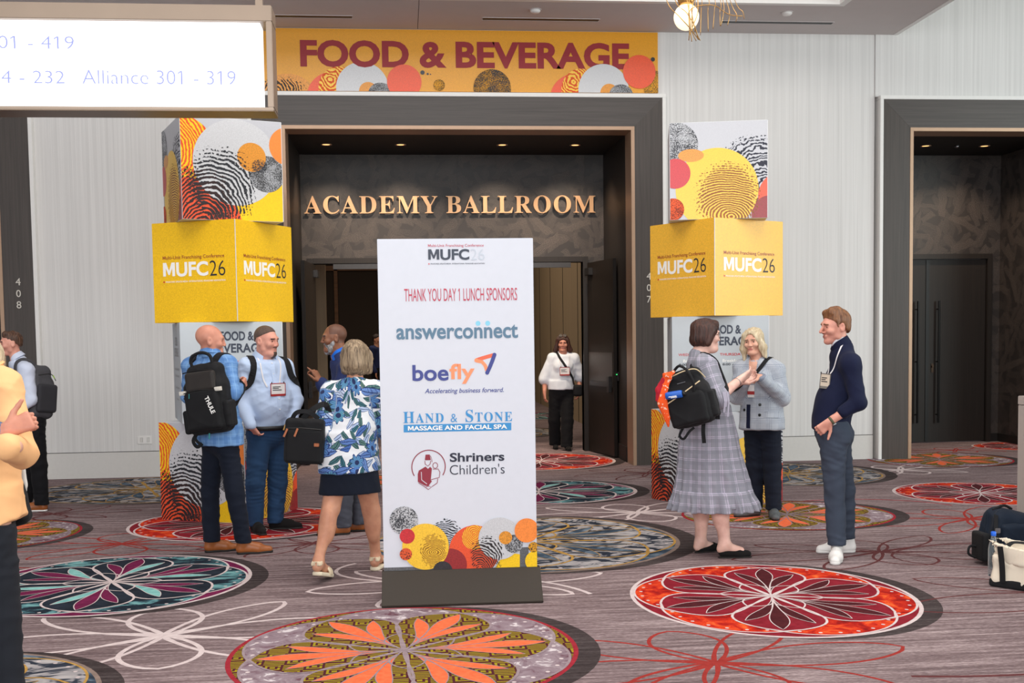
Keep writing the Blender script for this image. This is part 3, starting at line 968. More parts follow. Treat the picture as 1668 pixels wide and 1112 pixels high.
# long sweeping arcs
for cx, cy, rx, ry, a0, a1, m, w in [(2.9, 6.0, 1.55, .9, -1.9, .5, 'c_bline', .03), (-.3, 6.9, 1.5, 1.05, .2, 1.4, 'c_pale', .032), (3.4, 7.6, 1.9, 1.0, -.9, .7, 'c_bline', .02),
                                     (2.2, 5.1, 1.2, .5, 2.2, 3.6, 'c_rline', .025), (4.3, 7.9, .75, .45, 0, 6.28, 'c_bline', .02), (-2.9, 9.1, 1.3, .6, 1.6, 3.4, 'c_rline', .022),
                                     (4.2, 10.0, 1.0, .8, .3, 1.9, 'c_crim', .03), (.4, 8.1, .9, .5, 2.6, 5.2, 'c_pale', .028)]:
    FL.stroke(arc_pts(cx, cy, rx, ry, a0, a1, 30), w, M[m], False, FL.step * 0.45)
floor = struct(FL.build('floor'))
strip_mesh('trim_1', M['carpet_dark'], [(-9, 14, -1.5, 34, -0.06, -0.01)])

# long wall in pieces around the openings (ribbed wallcovering), raised above a plain base
T = 0.12
strip_mesh('wall_back_left', M['wall'], [(-4.33, OL - .43, WY, WY + T, 0.32, CZ + .6)])
strip_mesh('wall_back_header', M['wall'], [(OL - .43, OR + .44, WY, WY + T, OT + .44, CZ + .6)])
strip_mesh('wall_back_middle', M['wall'], [(OR + .44, 6.068, WY, WY + T, 0.32, CZ + .6)])
strip_mesh('wall_back_right', M['wall'], [(6.07, 13.5, WY - .012, WY + T, OT + .44, 9.0)])
strip_mesh('wall_back_header_left', M['wall'], [(-9.0, -4.32, WY, WY + T, OT + .44, CZ + .6)])
strip_mesh('baseboard_left', M['wall_plain'], [(-4.33, OL - .43, WY - .004, WY + T, 0, 0.312)])
strip_mesh('baseboard_middle', M['wall_plain'], [(OR + .44, 6.068, WY - .004, WY + T, 0, 0.312)])
strip_mesh('trim_2', M['soffit'], [(-4.33, OL - .43, WY + .02, WY + T - .01, 0.308, 0.326), (OR + .44, 6.068, WY + .02, WY + T - .01, 0.308, 0.326)])


def portal(x0, x1, top, n, sides=(True, True)):
    """white edge, dark timber surround, bronze inner edge of an opening"""
    s = struct(empty('trim_%d' % n, ((x0 + x1) / 2, WY, 0)))
    cx = (x0 + x1) / 2
    a, b = x0 - cx, x1 - cx
    y0 = -0.075
    wt, dk, bz = MB(), MB(), MB()
    if sides[0]:
        bz.box(a - .045, a, y0 - .006, 0.30, 0, top)
        dk.prism([(a - .40, 0), (a - .045, 0), (a - .045, top + .045), (a - .40, top + .40)], 'y', y0, 0.10)
        wt.box(a - .445, a - .40, y0 - .01, 0.10, 0, top + .40)
    if sides[1]:
        bz.box(b, b + .045, y0 - .006, 0.30, 0, top)
        dk.prism([(b + .045, 0), (b + .40, 0), (b + .40, top + .40), (b + .045, top + .045)], 'y', y0, 0.10)
        wt.box(b + .40, b + .445, y0 - .01, 0.10, 0, top + .40)
    bz.box(a - .045, b + .045, y0 - .006, 0.30, top, top + .045)
    wt.box(a - .445, b + .445, y0 - .01, 0.10, top + .40, top + .447)
    wt.build('white_edge', M['white_trim'], s, 0.004)
    dk.build('timber_jamb', M['darkwood'], s)
    h = MB()
    # mitred head board
    h.prism([(a - .40, top + .40), (a - .045, top + .0451), (b + .045, top + .0451), (b + .40, top + .40)], 'y', y0 - .001, 0.10)
    h.build('timber_head', M['darkwood_h'], s)
    bz.build('bronze_edge', M['bronze'], s, 0.003)
    return s


portal(OL, OR, OT, 3)
portal(RL, 12.4, OT, 4, (True, False))
portal(-10.5, LRR, OT, 5, (False, True))


def alcove(n, x0, x1, holes, top=4.21):
    """recess behind an opening: back wall with door holes, side walls, soffit"""
    b = MB()
    if holes:
        hx0, hx1, ht = holes
        b.box(x0 - .1, hx0, BY, BY + .14, 0, top)
        b.box(hx1, x1 + .1, BY, BY + .14, 0, top)
        b.box(hx0, hx1, BY, BY + .14, ht, top)
    else:
        b.box(x0 - .1, x1 + .1, BY, BY + .14, 0, top)
    struct(b.build('wall_alcove_back_%s' % n, M['alcove']))
    return b


alcove('ballroom', OL, OR, (-1.22, 2.58, 2.70))
alcove('east', RL, 8.81, (RL + .7, 8.60, 2.71))
strip_mesh('wall_alcove_left', M['doorwood'], [(OL - .12, OL, WY + .31, BY, 0, 4.21)])
strip_mesh('wall_alcove_right', M['doorwood'], [(OR, OR + .12, WY + .31, BY, 0, 4.21)])
strip_mesh('wall_alcove_east', M['alcove'], [(8.81, 8.93, WY + .1, BY, 0, 4.21)])
strip_mesh('wall_alcove_east_left', M['doorwood'], [(RL - .12, RL, WY + .31, BY, 0, 4.21)])
strip_mesh('wall_alcove_east_front', M['alcove'], [(8.93, 13.5, WY + .1, WY + .2, 0, OT + .44)])
strip_mesh('wall_alcove_west', M['doorwood'], [(-9.0, LRR + .1, BY, BY + .1, 0, 4.21), (LRR, LRR + .12, WY + .31, BY, 0, 4.21)])
strip_mesh('ceiling_alcove_ballroom', M['soffit'], [(OL - .1, OR + .1, WY + .1, BY + .1, 4.205, 4.30)])
strip_mesh('ceiling_alcove_east', M['soffit'], [(RL - .1, 13, WY + .1, BY + .1, 4.205, 4.30)])
strip_mesh('ceiling_alcove_west', M['soffit'], [(-9, LRR + .1, WY + .1, BY + .1, 4.205, 4.30)])
strip_mesh('baseboard_alcove_right', M['soffit'], [(OR - .012, OR, WY + .31, BY, 0.0, 0.20)])
strip_mesh('baseboard_alcove_east', M['soffit'], [(8.60 + .08, 8.81, BY - .012, BY, 0, .12), (8.798, 8.81, WY + .1, BY, 0, .12)])

# ceiling soffit with its edge, and the raised coffer's fascia
strip_mesh('ceiling', M['ceiling'], [(-7.0, .262, 12.98, WY + .1, CZ, CZ + .12), (.268, 6.30, 12.98, WY + .1, CZ, CZ + .12), (5.17, 6.30, 2.0, 12.98, CZ, CZ + .12)])
strip_mesh('ceiling_coffer', M['ceiling'], [(-9, 14, -1.5, 12.98, 8.0, 8.1)])
strip_mesh('trim_6', M['white_trim'], [(-7.0, 5.17, 12.90, 12.98, CZ - .004, 8.0), (5.09, 5.17, 2.0, 12.90, CZ - .004, 8.0)])
strip_mesh('trim_7', M['white_trim'], [(6.30, 6.36, 2.0, WY, CZ - .004, 8.4)])

# ballroom doors: fixed frame (structure), two open leaves, closed pair on the right
def door_frame(n, x0, x1, top, w=.075):
    s = struct(empty('door_%d' % n, ((x0 + x1) / 2, BY, 0)))
    a, b = x0 - (x0 + x1) / 2, x1 - (x0 + x1) / 2
    k = MB()
    k.box(a - w, a, -.05, .16, 0, top + w).box(b, b + w, -.05, .16, 0, top + w).box(a, b, -.05, .16, top, top + w)
    k.build('door_frame', M['doorwood'], s, 0.004)
    return s


door_frame(1, -1.22, 2.58, 2.70)
d2 = door_frame(2, RL + .7 + .02, 8.60, 2.70)
c = RL + .7
mid = (c + .02 + 8.60) / 2
for x0, x1 in ((c + .02 - mid + .004, 7.70 - mid - .004), (7.70 - mid + .004, 8.60 - mid - .004)):
    leaf = MB().box(x0, x1, 0.0, .05, .012, 2.695).build('door_leaf', M['doorwood'], d2, 0.003)
hd = MB().box(7.675 - mid, 7.725 - mid, -.012, 0, .02, 2.69).build('astragal', M['black'], d2)
for hx in (7.53 - mid, 7.85 - mid):
    k = MB().tube([(hx, -.07, .30), (hx, -.07, 2.09)], .016, 10)
    for z in (.42, 1.2, 1.97):
        k.tube([(hx, -.07, z), (hx, .0, z)], .009, 8)
    k.build('pull_handle', M['blackmetal'], d2, smooth=False)
M['lockset'] = m_plain('dark_bronze_lock', (66, 50, 38), .4, .6)
MB().box(7.765 - mid, 7.80 - mid, -.012, 0, 1.04, 1.17).tube([(7.782 - mid, -.03, 1.13), (7.782 - mid, -.012, 1.13)], .016, 12).build('lock_escutcheon', M['lockset'], d2)


def open_leaf(label, hinge, ang, width, n):
    r = empty('open_door', hinge, ang)
    tag(r, label, 'door', 'open ballroom doors')
    MB().box(0, width, -.025, .025, .012, 2.68).build('leaf', M['doorwood'], r, 0.003)
    s = -1 if n == 0 else 1
    y = -.025 if s > 0 else .025
    k = MB().box(.14, width - .04, y - .02 * s - .012, y - .02 * s + .012, .96, 1.02)
    k.box(width - .14, width - .05, y - .03 * s - .022, y - .03 * s + .022, .88, 1.10).build('panic_bar', M['dark_steel'], r, 0.006)
    MB().box(.05, .22, y - .06 if s > 0 else y, y if s > 0 else y + .06, 2.50, 2.60).build('door_closer', M['dark_steel'], r, 0.005)
    MB().box(.04, width - .04, y - (.004 if s > 0 else 0), y + (0 if s > 0 else .004), .95, 1.42 if n else 1.0).build('kick_plate', M['doorplate'], r)
    return r


M['doorplate'] = m_plain('dark_metal_plate', (78, 71, 66), 0.35, 0.5)
open_leaf('dark open ballroom door leaf to the right of the walking woman in the white blouse', (2.66, BY - .08, 0), math.radians(-79), .98, 1)
open_leaf('dark open ballroom door leaf at the left, behind the man in the navy suit', (-1.20, BY - .08, 0), math.radians(-94), .98, 0)

# small metal fittings over the ballroom door
for x0_, x1_, lb_ in ((-.93, .05, 'left'), (1.75, 2.4, 'right')):
    tag(MB().box(x0_, x1_, BY - .09, BY - .05, 2.62, 2.69).build('door_closer_track', M['dark_steel']), 'grey metal closer rail under the ballroom door head, %s of the sponsor sign' % lb_, 'door closer', 'door closer rails')
t = empty('access_reader', (OR - .005, 15.05, 1.1))
tag(t, 'small access card reader with a green light on the alcove side wall', 'card reader')
MB().box(-.02, 0, -.04, .04, -.06, .06).build('housing', M['black'], t, .004)
MB().box(-.024, -.019, -.012, .012, .02, .032).build('indicator_light', m_emit('green_led', (60, 255, 120), 3.0), t)
# inside the ballroom
strip_mesh('wall_ballroom_right', m_wood('ballroom_partition', (150, 130, 104), 'z', .06, .7), [(3.35, 3.47, 16.4, 31, 0, 6)])
strip_mesh('wall_ballroom_left', m_wood('ballroom_partition_left', (152, 132, 106), 'z', .05, .7), [(-2.9, -1.21, 18.6, 18.72, 0, 6)])
strip_mesh('wall_ballroom_far', m_plain('ballroom_far_wall', (58, 46, 38), .7), [(-9, 6, 33, 33.1, 0, 6)])
strip_mesh('wall_ballroom_side', m_plain('ballroom_side_wall', (58, 46, 38), .7), [(-9, -8.9, 16.4, 33, 0, 6)])
strip_mesh('ceiling_ballroom', M['soffit'], [(-9, 6, 16.25, 33.1, 6, 6.1)])
g = MB()
for z in (3.6, 1.15):
    g.box(-8.0, 3.3, 32.9, 33.0, z, z + .14)
for x in (-4.6, -1.9, .4):
    g.box(x, x + .1, 32.9, 33.0, 0, 6)
struct(g.build('trim_8', m_wood('ballroom_timber_rail', (120, 82, 52), 'x', .2)))
for i, xx in enumerate(np.linspace(17.5, 29.5, 7)):
    strip_mesh('trim_%d' % (9 + i), M['soffit'], [(3.343, 3.349, xx, xx + .02, 0, 6)])
b = bpy.data.lights.new('ballroom_chandelier_light', 'AREA')  # area light added to light the ballroom interior warmly; no chandelier is built
b.shape, b.size, b.size_y, b.energy, b.color = 'RECTANGLE', 7, 8, 300, (1.0, 0.85, 0.66)
bo = bpy.data.objects.new('ballroom_chandelier_light', b)
COL.objects.link(bo)
bo.location = (-1.0, 23, 5.9)

# alcove downlights
def downlight(name_label, x, y, z, power):
    r = empty('recessed_downlight', (x, y, z))
    tag(r, name_label, 'ceiling light', 'recessed downlights in the dark door alcoves')
    MB().lathe([(.075, 0), (.075, -.008), (.058, -.008), (.052, 0)], 20).build('trim_ring', M['bronze'], r, smooth=True)
    MB().lathe([(.05, -.001), (.05, -.003)], 16).build('lamp', M['lamp_warm'], r)
    spot_light('downlight_beam', (x, y, z - .02), (x, y + .95, 1.2), power, (1.0, .80, .60), 104, .9, .05)


M['lamp_warm'] = m_emit('warm_lamp', (255, 190, 120), 2.2)
for x, lb in ((-.94, 'leftmost'), (.03, 'second from left'), (1.38, 'third from left'), (2.36, 'rightmost')):
    downlight('%s warm recessed downlight in the dark soffit above the gold ballroom lettering' % lb, x, 15.25, 4.204, 190)
for x, lb in ((7.25, 'left'), (8.10, 'right')):
    downlight('%s warm recessed downlight in the dark soffit of the right-hand alcove' % lb, x, 15.25, 4.204, 110)
tag(MB().lathe([(.03, 0), (.03, -.02), (.012, -.03)], 14, M=Matrix.Translation((7.7, 15.25, 4.205))).build('sprinkler', M['steel'], smooth=True), 'tiny sprinkler head between the two downlights of the right alcove', 'sprinkler')

# linear ceiling slots, smoke detectors, outlet
for (x0, x1), lb in (((-1.42, -.51), 'shortest black linear air slot in the ceiling above the left of the yellow banner'), ((1.03, 2.42), 'black linear air slot in the ceiling above the middle of the yellow banner'), ((3.93, 5.31), 'black linear air slot in the ceiling behind the brass pendant')):
    r = empty('air_slot', ((x0 + x1) / 2, 13.69, CZ))
    tag(r, lb, 'ceiling vent', 'linear ceiling air slots')
    w = (x1 - x0) / 2
    MB().box(-w, w, -.045, .045, -.004, .0).build('slot_opening', M['black'], r)
    MB().box(-w - .01, w + .01, -.055, -.045, -.006, 0).box(-w - .01, w + .01, .045, .055, -.006, 0).build('slot_frame', M['ceiling'], r)
for (x, y), lb in (((1.61, 13.3), 'small white round smoke detector above the middle air slot'), ((4.59, 13.26), 'small white round smoke detector right of the brass pendant')):
    r = empty('smoke_detector', (x, y, CZ))
    tag(r, lb, 'smoke detector', 'smoke detectors')
    MB().lathe([(.06, 0), (.06, -.02), (.045, -.035), (.02, -.04)], 20).build('detector_body', M['white_trim'], r, smooth=True)
    MB().lathe([(.072, 0), (.072, -.006)], 20).build('base_ring', M['ceiling'], r)
r = empty('wall_outlet', (-3.15, WY - .002, .457))
tag(r, 'white double wall outlet low on the wall left of the left box tower', 'wall outlet')
MB().box(-.085, .085, -.008, 0, -.05, .05).build('cover_plate', M['white_trim'], r, .003)
k = MB()
for x in (-.04, .04):
    k.box(x - .017, x + .017, -.011, -.008, -.028, .028)
k.build('socket', m_plain('outlet_socket', (206, 204, 200), .5), r, .002)


# ------------------------------------------------------------------ lettering on the building
r = empty('ballroom_name_sign', (.73, BY, 3.39))
tag(r, 'large rose gold serif letters reading ACADEMY BALLROOM on the dark alcove wall', 'sign')
word = 'ACADEMY BALLROOM'
glyph, x = [], 0.0
size = .242 / .466
for ch in word:
    if ch == ' ':
        x += .20 * size
        continue
    vs, fs = serif_verts(ch, size, .014)
    glyph.append((ch, [(a + x, b_, c_) for a, b_, c_ in vs], fs))
    x += (SERIF[ch][0] / 1000 * 1.0 + .03) * size
    xe = max(v[0] for v in glyph[-1][1])
k = 4.07 / xe
for ch, vs, fs in glyph:
    me = bpy.data.meshes.new('letter')
    me.from_pydata([(a * k - 2.035, -.05 - c_, b_) for a, b_, c_ in vs], [], fs)
    link_mesh('letter', me, M['letters'], r)


def number_sign(label, xs, zs, digits, x, size):
    r = empty('room_number', (x, WY - .077, zs[1]))
    tag(r, label, 'room number')
    for d, z in zip(digits, zs):
        put_text('digit', [text_verts(d, size, 0.0, extrude=.003)], (0, 0, z - zs[1]), (1, 0, 0), (0, 0, 1), M['number'], r, fit=(0, size * .68))
    return r


M['number'] = m_plain('number_white', (206, 200, 190), .5)
number_sign('pale room number 408 on the dark frame at the far left', 0, (2.345, 2.205, 2.07), '408', -4.545, .125)
number_sign('pale room number 407 on the dark frame, partly behind the right box tower', 0, (2.345, 2.20, 2.055), '407', 3.105, .125)

# ------------------------------------------------------------------ yellow header banner over the ballroom frame
M['hdr'] = m_grain('header_print_ochre', (226, 156, 32), .09, 160)
M['hdr_txt'] = m_plain('header_dark_red_letters', (146, 34, 42), .5, var=.03)
hx0, hx1, hz0, hz1 = -1.71, 3.25, 4.667, 5.412
hb = empty('header_banner', ((hx0 + hx1) / 2, WY, hz0))
tag(hb, 'long yellow banner with dark red letters FOOD & BEVERAGE above the ballroom entrance', 'banner')
cxm = (hx0 + hx1) / 2
MB().box(hx0 - cxm, hx1 - cxm, -.02, -.001, 0, hz1 - hz0).build('panel', M['hdr'], hb)
A = Art((-cxm, -.0204, -hz0), (1, 0, 0), (0, 0, 1), .0005, (hx0, hx1, hz0, hz1))
f_hdr = m_finger('finger_header_red', (214, 84, 34), (-.80, 4.80), 190, 1.3, .6, None, .05)
f_hdr2 = m_finger('finger_header_black', (60, 50, 40), (-1.45, 4.62), 190, 1.3, .2, (-1.40, 4.66, .30, .16), .04)
for dx in (0, 2.98):
    if dx == 0:
        A.poly(circle(-1.32, 4.60, .33, .27), P_['orange2']).up()
        A.poly(circle(-1.38, 4.62, .34, .27), f_hdr2).up()
    A.poly(circle(-.76 + dx, 4.60, .33, .30), P_['redor']).up()
    A.poly(circle(-.70 + dx, 4.70, .25, .26), P_['gold']).up()
    A.poly([(x + dx, y) for x, y in circle(-.70, 4.70, .25, .26)], f_hdr if dx == 0 else m_finger('finger_header_red_east', (214, 84, 34), (2.18, 4.80), 190, 1.3, .6, None, .05)).up()
    A.poly(circle(-.42 + dx, 4.70, .318), P_['silver']).up()
    A.poly(circle(-.35 + dx, 4.665, .112), P_['orange2']).up()
    A.poly(circle(-.20 + dx, 4.64, .15, .13), P_['spk_ball']).up()
A.poly(circle(.09, 4.78, .21), P_['redor']).up()
A.poly(circle(.315, 4.895, .026), P_['char']).poly(circle(.378, 4.878, .013), P_['char']).poly(circle(.412, 4.874, .008), P_['char'])
A.poly(circle(.516, 4.745, .07), P_['spk_amber']).up()
A.poly(circle(1.17, 4.71, .232), P_['spk_amber']).poly(circle(1.17, 4.71, .232), P_['spk_dark'], A.h + .0004).up().up()
A.poly(circle(3.22, 4.74, .15, .20), P_['spk_amber']).up()
A.poly(circle(3.012, 4.925, .206), P_['redor']).up()
A.poly(circle(3.185, 5.08, .026), P_['char'])
A.build('printed_circles', hb)
put_text('lettering', [text_verts('FOOD & BEVERAGE', 1, .036)], (.865 - cxm, -.0204, 4.951 - hz0), (1, 0, 0), (0, 0, 1), M['hdr_txt'], hb, .004, (4.05, .325))


# ------------------------------------------------------------------ stacked print cubes (two towers of four)
S = .91


def art_swirl(A, k, tall=True):
    """grey circle, black and red fingerprints, yellow corner"""
    A.poly([(0, 0), (S, 0), (S, S), (0, S)], P_['paper']).up()
    A.poly([(.46, 0), (S, 0), (S, .34), (.46, .34)], P_['yellow']).up()
    A.poly(circle(-.02, .60, .33, .32), P_['yellow']).up()
    A.poly(circle(-.02, .60, .33, .32), m_finger('finger_red_on_yellow_%s' % k, (226, 84, 40), (-.12, .62), 235, 1.2, .4, None, .03)).up()
    A.poly(circle(.06, -.06, .47, .43), P_['redor']).up()
    A.poly(circle(.49, .52, .385), P_['silver']).up()
    A.poly(circle(.765, .43, .165), P_['spk_ball']).up()
    A.poly(circle(.63, .575, .13), P_['orange2']).up()
    A.poly(circle(.70, .50, .07, .06), P_['spk_dark']).up()
    A.poly(circle(.965, .69, .172), P_['orange']).up()
    A.poly([(0, 0), (.66, 0), (.66, .66), (0, .66)], m_finger('finger_black_%s' % k, (40, 42, 48), (.10, -.12), 235, 1.5, -.55, (.36, .30, .30, .34), .025, .05)).up()
    A.poly([(0, 0), (.5, 0), (.5, .48), (0, .48)], m_finger('finger_black_corner_%s' % k, (50, 34, 34), (.16, -.10), 235, 1.5, -.4, (.12, .14, .34, .32), .025, .05)).up()


def art_thumb(A, k):
    """gold circle with a brown thumb print, moon, crimson and rust balls"""
    A.poly([(0, 0), (S, 0), (S, S), (0, S)], P_['paper']).up()
    A.poly(circle(.79, .45, .36, .33), m_finger('finger_dark_%s' % k, (52, 54, 66), (.95, .20), 210, 1.3, .5, (.80, .42, .36, .36), .06, .1)).up()
    A.poly(circle(1.02, .20, .20, .22), P_['redor']).up()
    A.poly(circle(.93, .04, .17, .17), P_['dkred']).up()
    A.poly(circle(.055, .70, .212), P_['spk_moon']).up()
    A.poly(circle(.44, .28, .385), P_['gold']).up()
    A.poly(circle(.20, .60, .12, .06), P_['orange2']).up()
    A.poly(circle(.54, .22, .34, .33), m_finger('finger_brown_%s' % k, (150, 98, 60), (.57, .02), 300, 1.5, 1.4, (.54, .20, .29, .33), .015, -.1)).up()
    A.poly(circle(.055, .435, .14), P_['crim']).up()
    A.poly(circle(.03, .10, .105), P_['spk_rust']).up()


def conference_mark(parent, O, ux, uy, w, cols, h=.004, thin=P_['txt_line']):
    """Multi-Unit Franchising Conference / MUFC26 / fine line, w wide, bottom-left at O"""
    O, ux, uy = Vector(O), Vector(ux), Vector(uy)
    c1, c2, c3, c4 = cols
    put_text('conference_title', [text_verts('Multi-Unit Franchising Conference', 1, .004)], O + uy * w * .295, ux, uy, c1, parent, h, (w * .99, w * .062), 'l')
    put_text('conference_initials', [text_verts('MUFC', 1, .032)], O + uy * w * .075, ux, uy, c2, parent, h, (w * .73, w * .195), 'l')
    put_text('conference_year', [text_verts('26', 1, -.012)], O + uy * w * .072 + ux * w * .755, ux, uy, c3, parent, h, (w * .245, w * .20), 'l')
    put_text('organiser_line', [text_verts('FRANCHISE UPDATE MEDIA  INTERNATIONAL FRANCHISE ASSOCIATION', 1, .012)], O + ux * w * .04, ux, uy, c4, parent, h, (w * .96, w * .022), 'l')
    a = Art(O, ux, uy, .0005, base=h)
    a.poly([(0, 0), (w * .022, 0), (w * .022, w * .022), (0, w * .022)], P_['crim'])
    a.build('organiser_mark', parent)


FACES = {'front': ((-S / 2, -S / 2, 0), (1, 0, 0)), 'right': ((S / 2, -S / 2, 0), (0, 1, 0)), 'left': ((-S / 2, S / 2, 0), (0, -1, 0)), 'back': ((S / 2, S / 2, 0), (-1, 0, 0))}


def cube(label, cx, cy, level, rz, base_mat, faces):
    r = empty('display_cube', (cx, cy, level * S), rz)
    tag(r, label, 'display cube', 'printed display cubes in two towers')
    MB().box(-S / 2, S / 2, -S / 2, S / 2, .001, S - .001).build('box_shell', base_mat, r, .003)
    MB().box(S / 2 - .004, S / 2 + .0014, -S / 2 - .0014, -S / 2 + .004, .004, S - .004).build('corner_seam', CW, r)
    for side, fn in faces.items():
        O, ux = FACES[side]
        n = Vector(ux).cross(Vector((0, 0, 1)))
        if fn in ('swirl', 'thumb'):
            A = Art(Vector(O) + n * .0005, ux, (0, 0, 1), .0004, (.004, S - .004, .004, S - .004))
            (art_swirl if fn == 'swirl' else art_thumb)(A, '%d_%s' % (int(abs(cx) * 100 + level), side))
            A.build('printed_face', r)
        elif fn == 'logo':
            conference_mark(r, Vector(O) + Vector(ux) * .115 + Vector((0, 0, .365)), ux, (0, 0, 1), .68, (P_['maroon_txt'], P_['white_t'], P_['txt_black'], P_['white_t']), .002)
        elif fn == 'schedule':
            U, Z = Vector(ux), Vector((0, 0, 1))
            def T(name, s, x, z, fit, mat, off=0.0):
                put_text(name, [text_verts(s, 1, off)], Vector(O) + U * x + Z * z, ux, (0, 0, 1), mat, r, .002, fit)
            T('heading', 'FOOD &', .50, .740, (.30, .085), P_['txt_dark'], .03)
            T('heading', 'BEVERAGE', .51, .630, (.47, .085), P_['txt_dark'], .03)
            T('day_heading', 'WEDNESDAY', .19, .535, (.26, .024), P_['crim'], .01)
            T('day_heading', 'THURSDAY', .56, .535, (.22, .024), P_['crim'], .01)
            T('meal_line', 'Breakfast', .19, .475, (.17, .026), P_['white_t'], .012)
            T('meal_line', 'Breakfast', .56, .475, (.17, .026), P_['white_t'], .012)
            T('time_line', '8:00 - 8:45AM', .19, .442, (.25, .021), P_['txt_black'], .014)
            T('time_line', '8:00 - 8:45AM', .60, .442, (.25, .021), P_['txt_black'], .014)
        elif fn == 'small':
            U, Z = Vector(ux), Vector((0, 0, 1))
            for i, (s, z, w_, h_) in enumerate((('FOOD &', .70, .30, .08), ('BEVERAGE', .60, .44, .08), ('WEDNESDAY THURSDAY', .47, .5, .022), ('Breakfast  Breakfast', .41, .46, .024), ('Lunch  Lunch', .30, .4, .024), ('Reception', .19, .3, .024))):
                put_text('text_line', [text_verts(s, 1, .01)], Vector(O) + U * .46 + Z * z, ux, (0, 0, 1), P_['grey'], r, .002, (w_, h_))
    return r


CW = m_plain('cube_white_card', (214, 215, 218), .5, var=.012)
CG = m_plain('cube_grey_print', (184, 190, 195), .5, var=.012)
LX, LY, RX, RY = -1.65, 10.95, 3.09, 11.0
q = PI / 4
cube('fingerprint printed cube at the bottom of the left tower, standing on the red carpet circle', LX, LY, 0, .35 - q, CW, {'front': 'swirl', 'right': 'thumb'})
cube('pale grey FOOD & BEVERAGE schedule cube behind the bald man with the backpack', LX, LY, 1, 1.045 - q, CG, {'front': 'schedule', 'left': 'small'})
cube('deep yellow MUFC26 cube third from the floor in the left tower', LX, LY, 2, .31 - q, P_['amber'], {'front': 'logo', 'right': 'logo'})
cube('topmost cube of the left tower with big silver circle and black fingerprint', LX, LY, 3, 1.15 - q, CW, {'front': 'swirl', 'left': 'thumb'})
cube('fingerprint cube at the bottom of the right tower, behind the plaid dress', RX, RY, 0, -.31 - q, CW, {'front': 'swirl', 'right': 'thumb'})
cube('pale grey FOOD & BEVERAGE schedule cube behind the two talking women', RX, RY, 1, .60 - q, CG, {'front': 'schedule'})
cube('light yellow MUFC26 cube third from the floor in the right tower', RX, RY, 2, -.29 - q, P_['amber2'], {'front': 'logo', 'right': 'logo'})
cube('topmost cube of the right tower with gold circle and brown thumb print', RX, RY, 3, .57 - q, CW, {'front': 'thumb'})


# ------------------------------------------------------------------ free-standing sponsor sign
bs = empty('sponsor_sign', (.343, 7.12, 0), math.radians(-.9))
tag(bs, 'tall white free-standing sponsor sign in the middle, reading THANK YOU DAY 1 LUNCH SPONSORS', 'sign')
PW, PZ0, PZ1 = .968, .185, 2.264
MB().box(-PW / 2, PW / 2, -.012, .012, PZ0 - .12, PZ1).build('panel', M['white_print'], bs, .002)
M['sign_base'] = m_plain('bronze_powder_coat', (48, 41, 34), .5, .2, .3, .05, 60)
MB().prism([(-.20, .0), (-.205, .012), (-.028, .192), (-.016, .192), (.016, .192), (.028, .192), (.205, .012), (.20, 0)], 'x', -PW / 2 - .012, PW / 2 + .018).build('base', M['sign_base'], bs, .003)
bx, bz = 253.0, 2.08 / 543


def sp(px, py):
    """sign artwork coordinates, from a tracing grid of the panel (u across, v up)"""
    left = 614 + 10 * (py - 389) / 543
    return ((px - left) / bx * PW - PW / 2, PZ0 + (932 - py) * bz)


def ST(name, body, x0, x1, y0, y1, mat, off=0.0, shear=0.0, verts=None):
    a, b_ = sp(x0, y1), sp(x1, y0)
    return put_text(name, verts or [text_verts(body, 1, off, shear)], ((a[0]), -.0125, a[1]), (1, 0, 0), (0, 0, 1), mat, bs, .002, (b_[0] - a[0], b_[1] - a[1]), 'l')


a, b_ = sp(696.7, 430.7), sp(788, 430)
conference_mark(bs, (a[0], -.0125, a[1]), (1, 0, 0), (0, 0, 1), b_[0] - a[0], (P_['txt_red'], P_['txt_dark'], P_['txt_grey'], P_['txt_dark']), .002)
ST('headline', 'THANK YOU DAY 1 LUNCH SPONSORS', 657.9, 841.3, 469.5, 490, P_['txt_red'], .0)
SB = m_plain('sponsor_steel_blue', (92, 124, 148), .5, var=.02)
SC = m_plain('sponsor_sky_blue', (138, 208, 232), .5, var=.02)
SN = m_plain('sponsor_navy', (64, 72, 142), .5, var=.02)
SO = m_plain('sponsor_orange', (248, 150, 106), .5, var=.02)
SR = m_plain('sponsor_coral', (232, 108, 76), .5, var=.02)
SL = m_plain('sponsor_blue', (56, 142, 202), .5, var=.02)
SM = m_plain('sponsor_maroon', (142, 40, 58), .5, var=.02)
SK = m_plain('sponsor_ink', (38, 40, 58), .5, var=.02)
ST('sponsor_name', 'answerconnect', 645, 843, 529, 551.5, SB, .022)
ST('sponsor_name', 'boe', 671, 729.5, 593, 619.5, SN, .022)
ST('sponsor_name', 'fly', 731.5, 772, 592, 625, SO, .022)
ST('sponsor_tagline', 'Accelerating business forward.', 691, 820, 632, 642, SN, .008, .25)
def serif_word(word, sizes):
    parts, x = [], 0.0
    for ch, s in zip(word, sizes):
        if ch == ' ':
            x += .28
            continue
        if ch == '&':
            vs, fs = text_verts('&', s * .78, -.006)
            parts.append(([(p[0] + x, p[1], p[2]) for p in vs], fs))
            x += s * .62
            continue
        vs, fs = serif_verts(ch, s)
        parts.append(([(p[0] + x, p[1], p[2]) for p in vs], fs))
        x += (SERIF[ch][0] / 1000 + .02) * s * 1.0 + .03
    return parts
ST('sponsor_name', '', 656, 834, 667.5, 688, SL, verts=serif_word('HAND & STONE', [1.22, 1, 1, 1, 1, .8, 1, 1.3, 1, 1, 1, 1]))
A = Art((0, -.0122, 0), (1, 0, 0), (0, 0, 1), .0004, (-PW / 2, PW / 2, PZ0 - .001, PZ1), .0005)
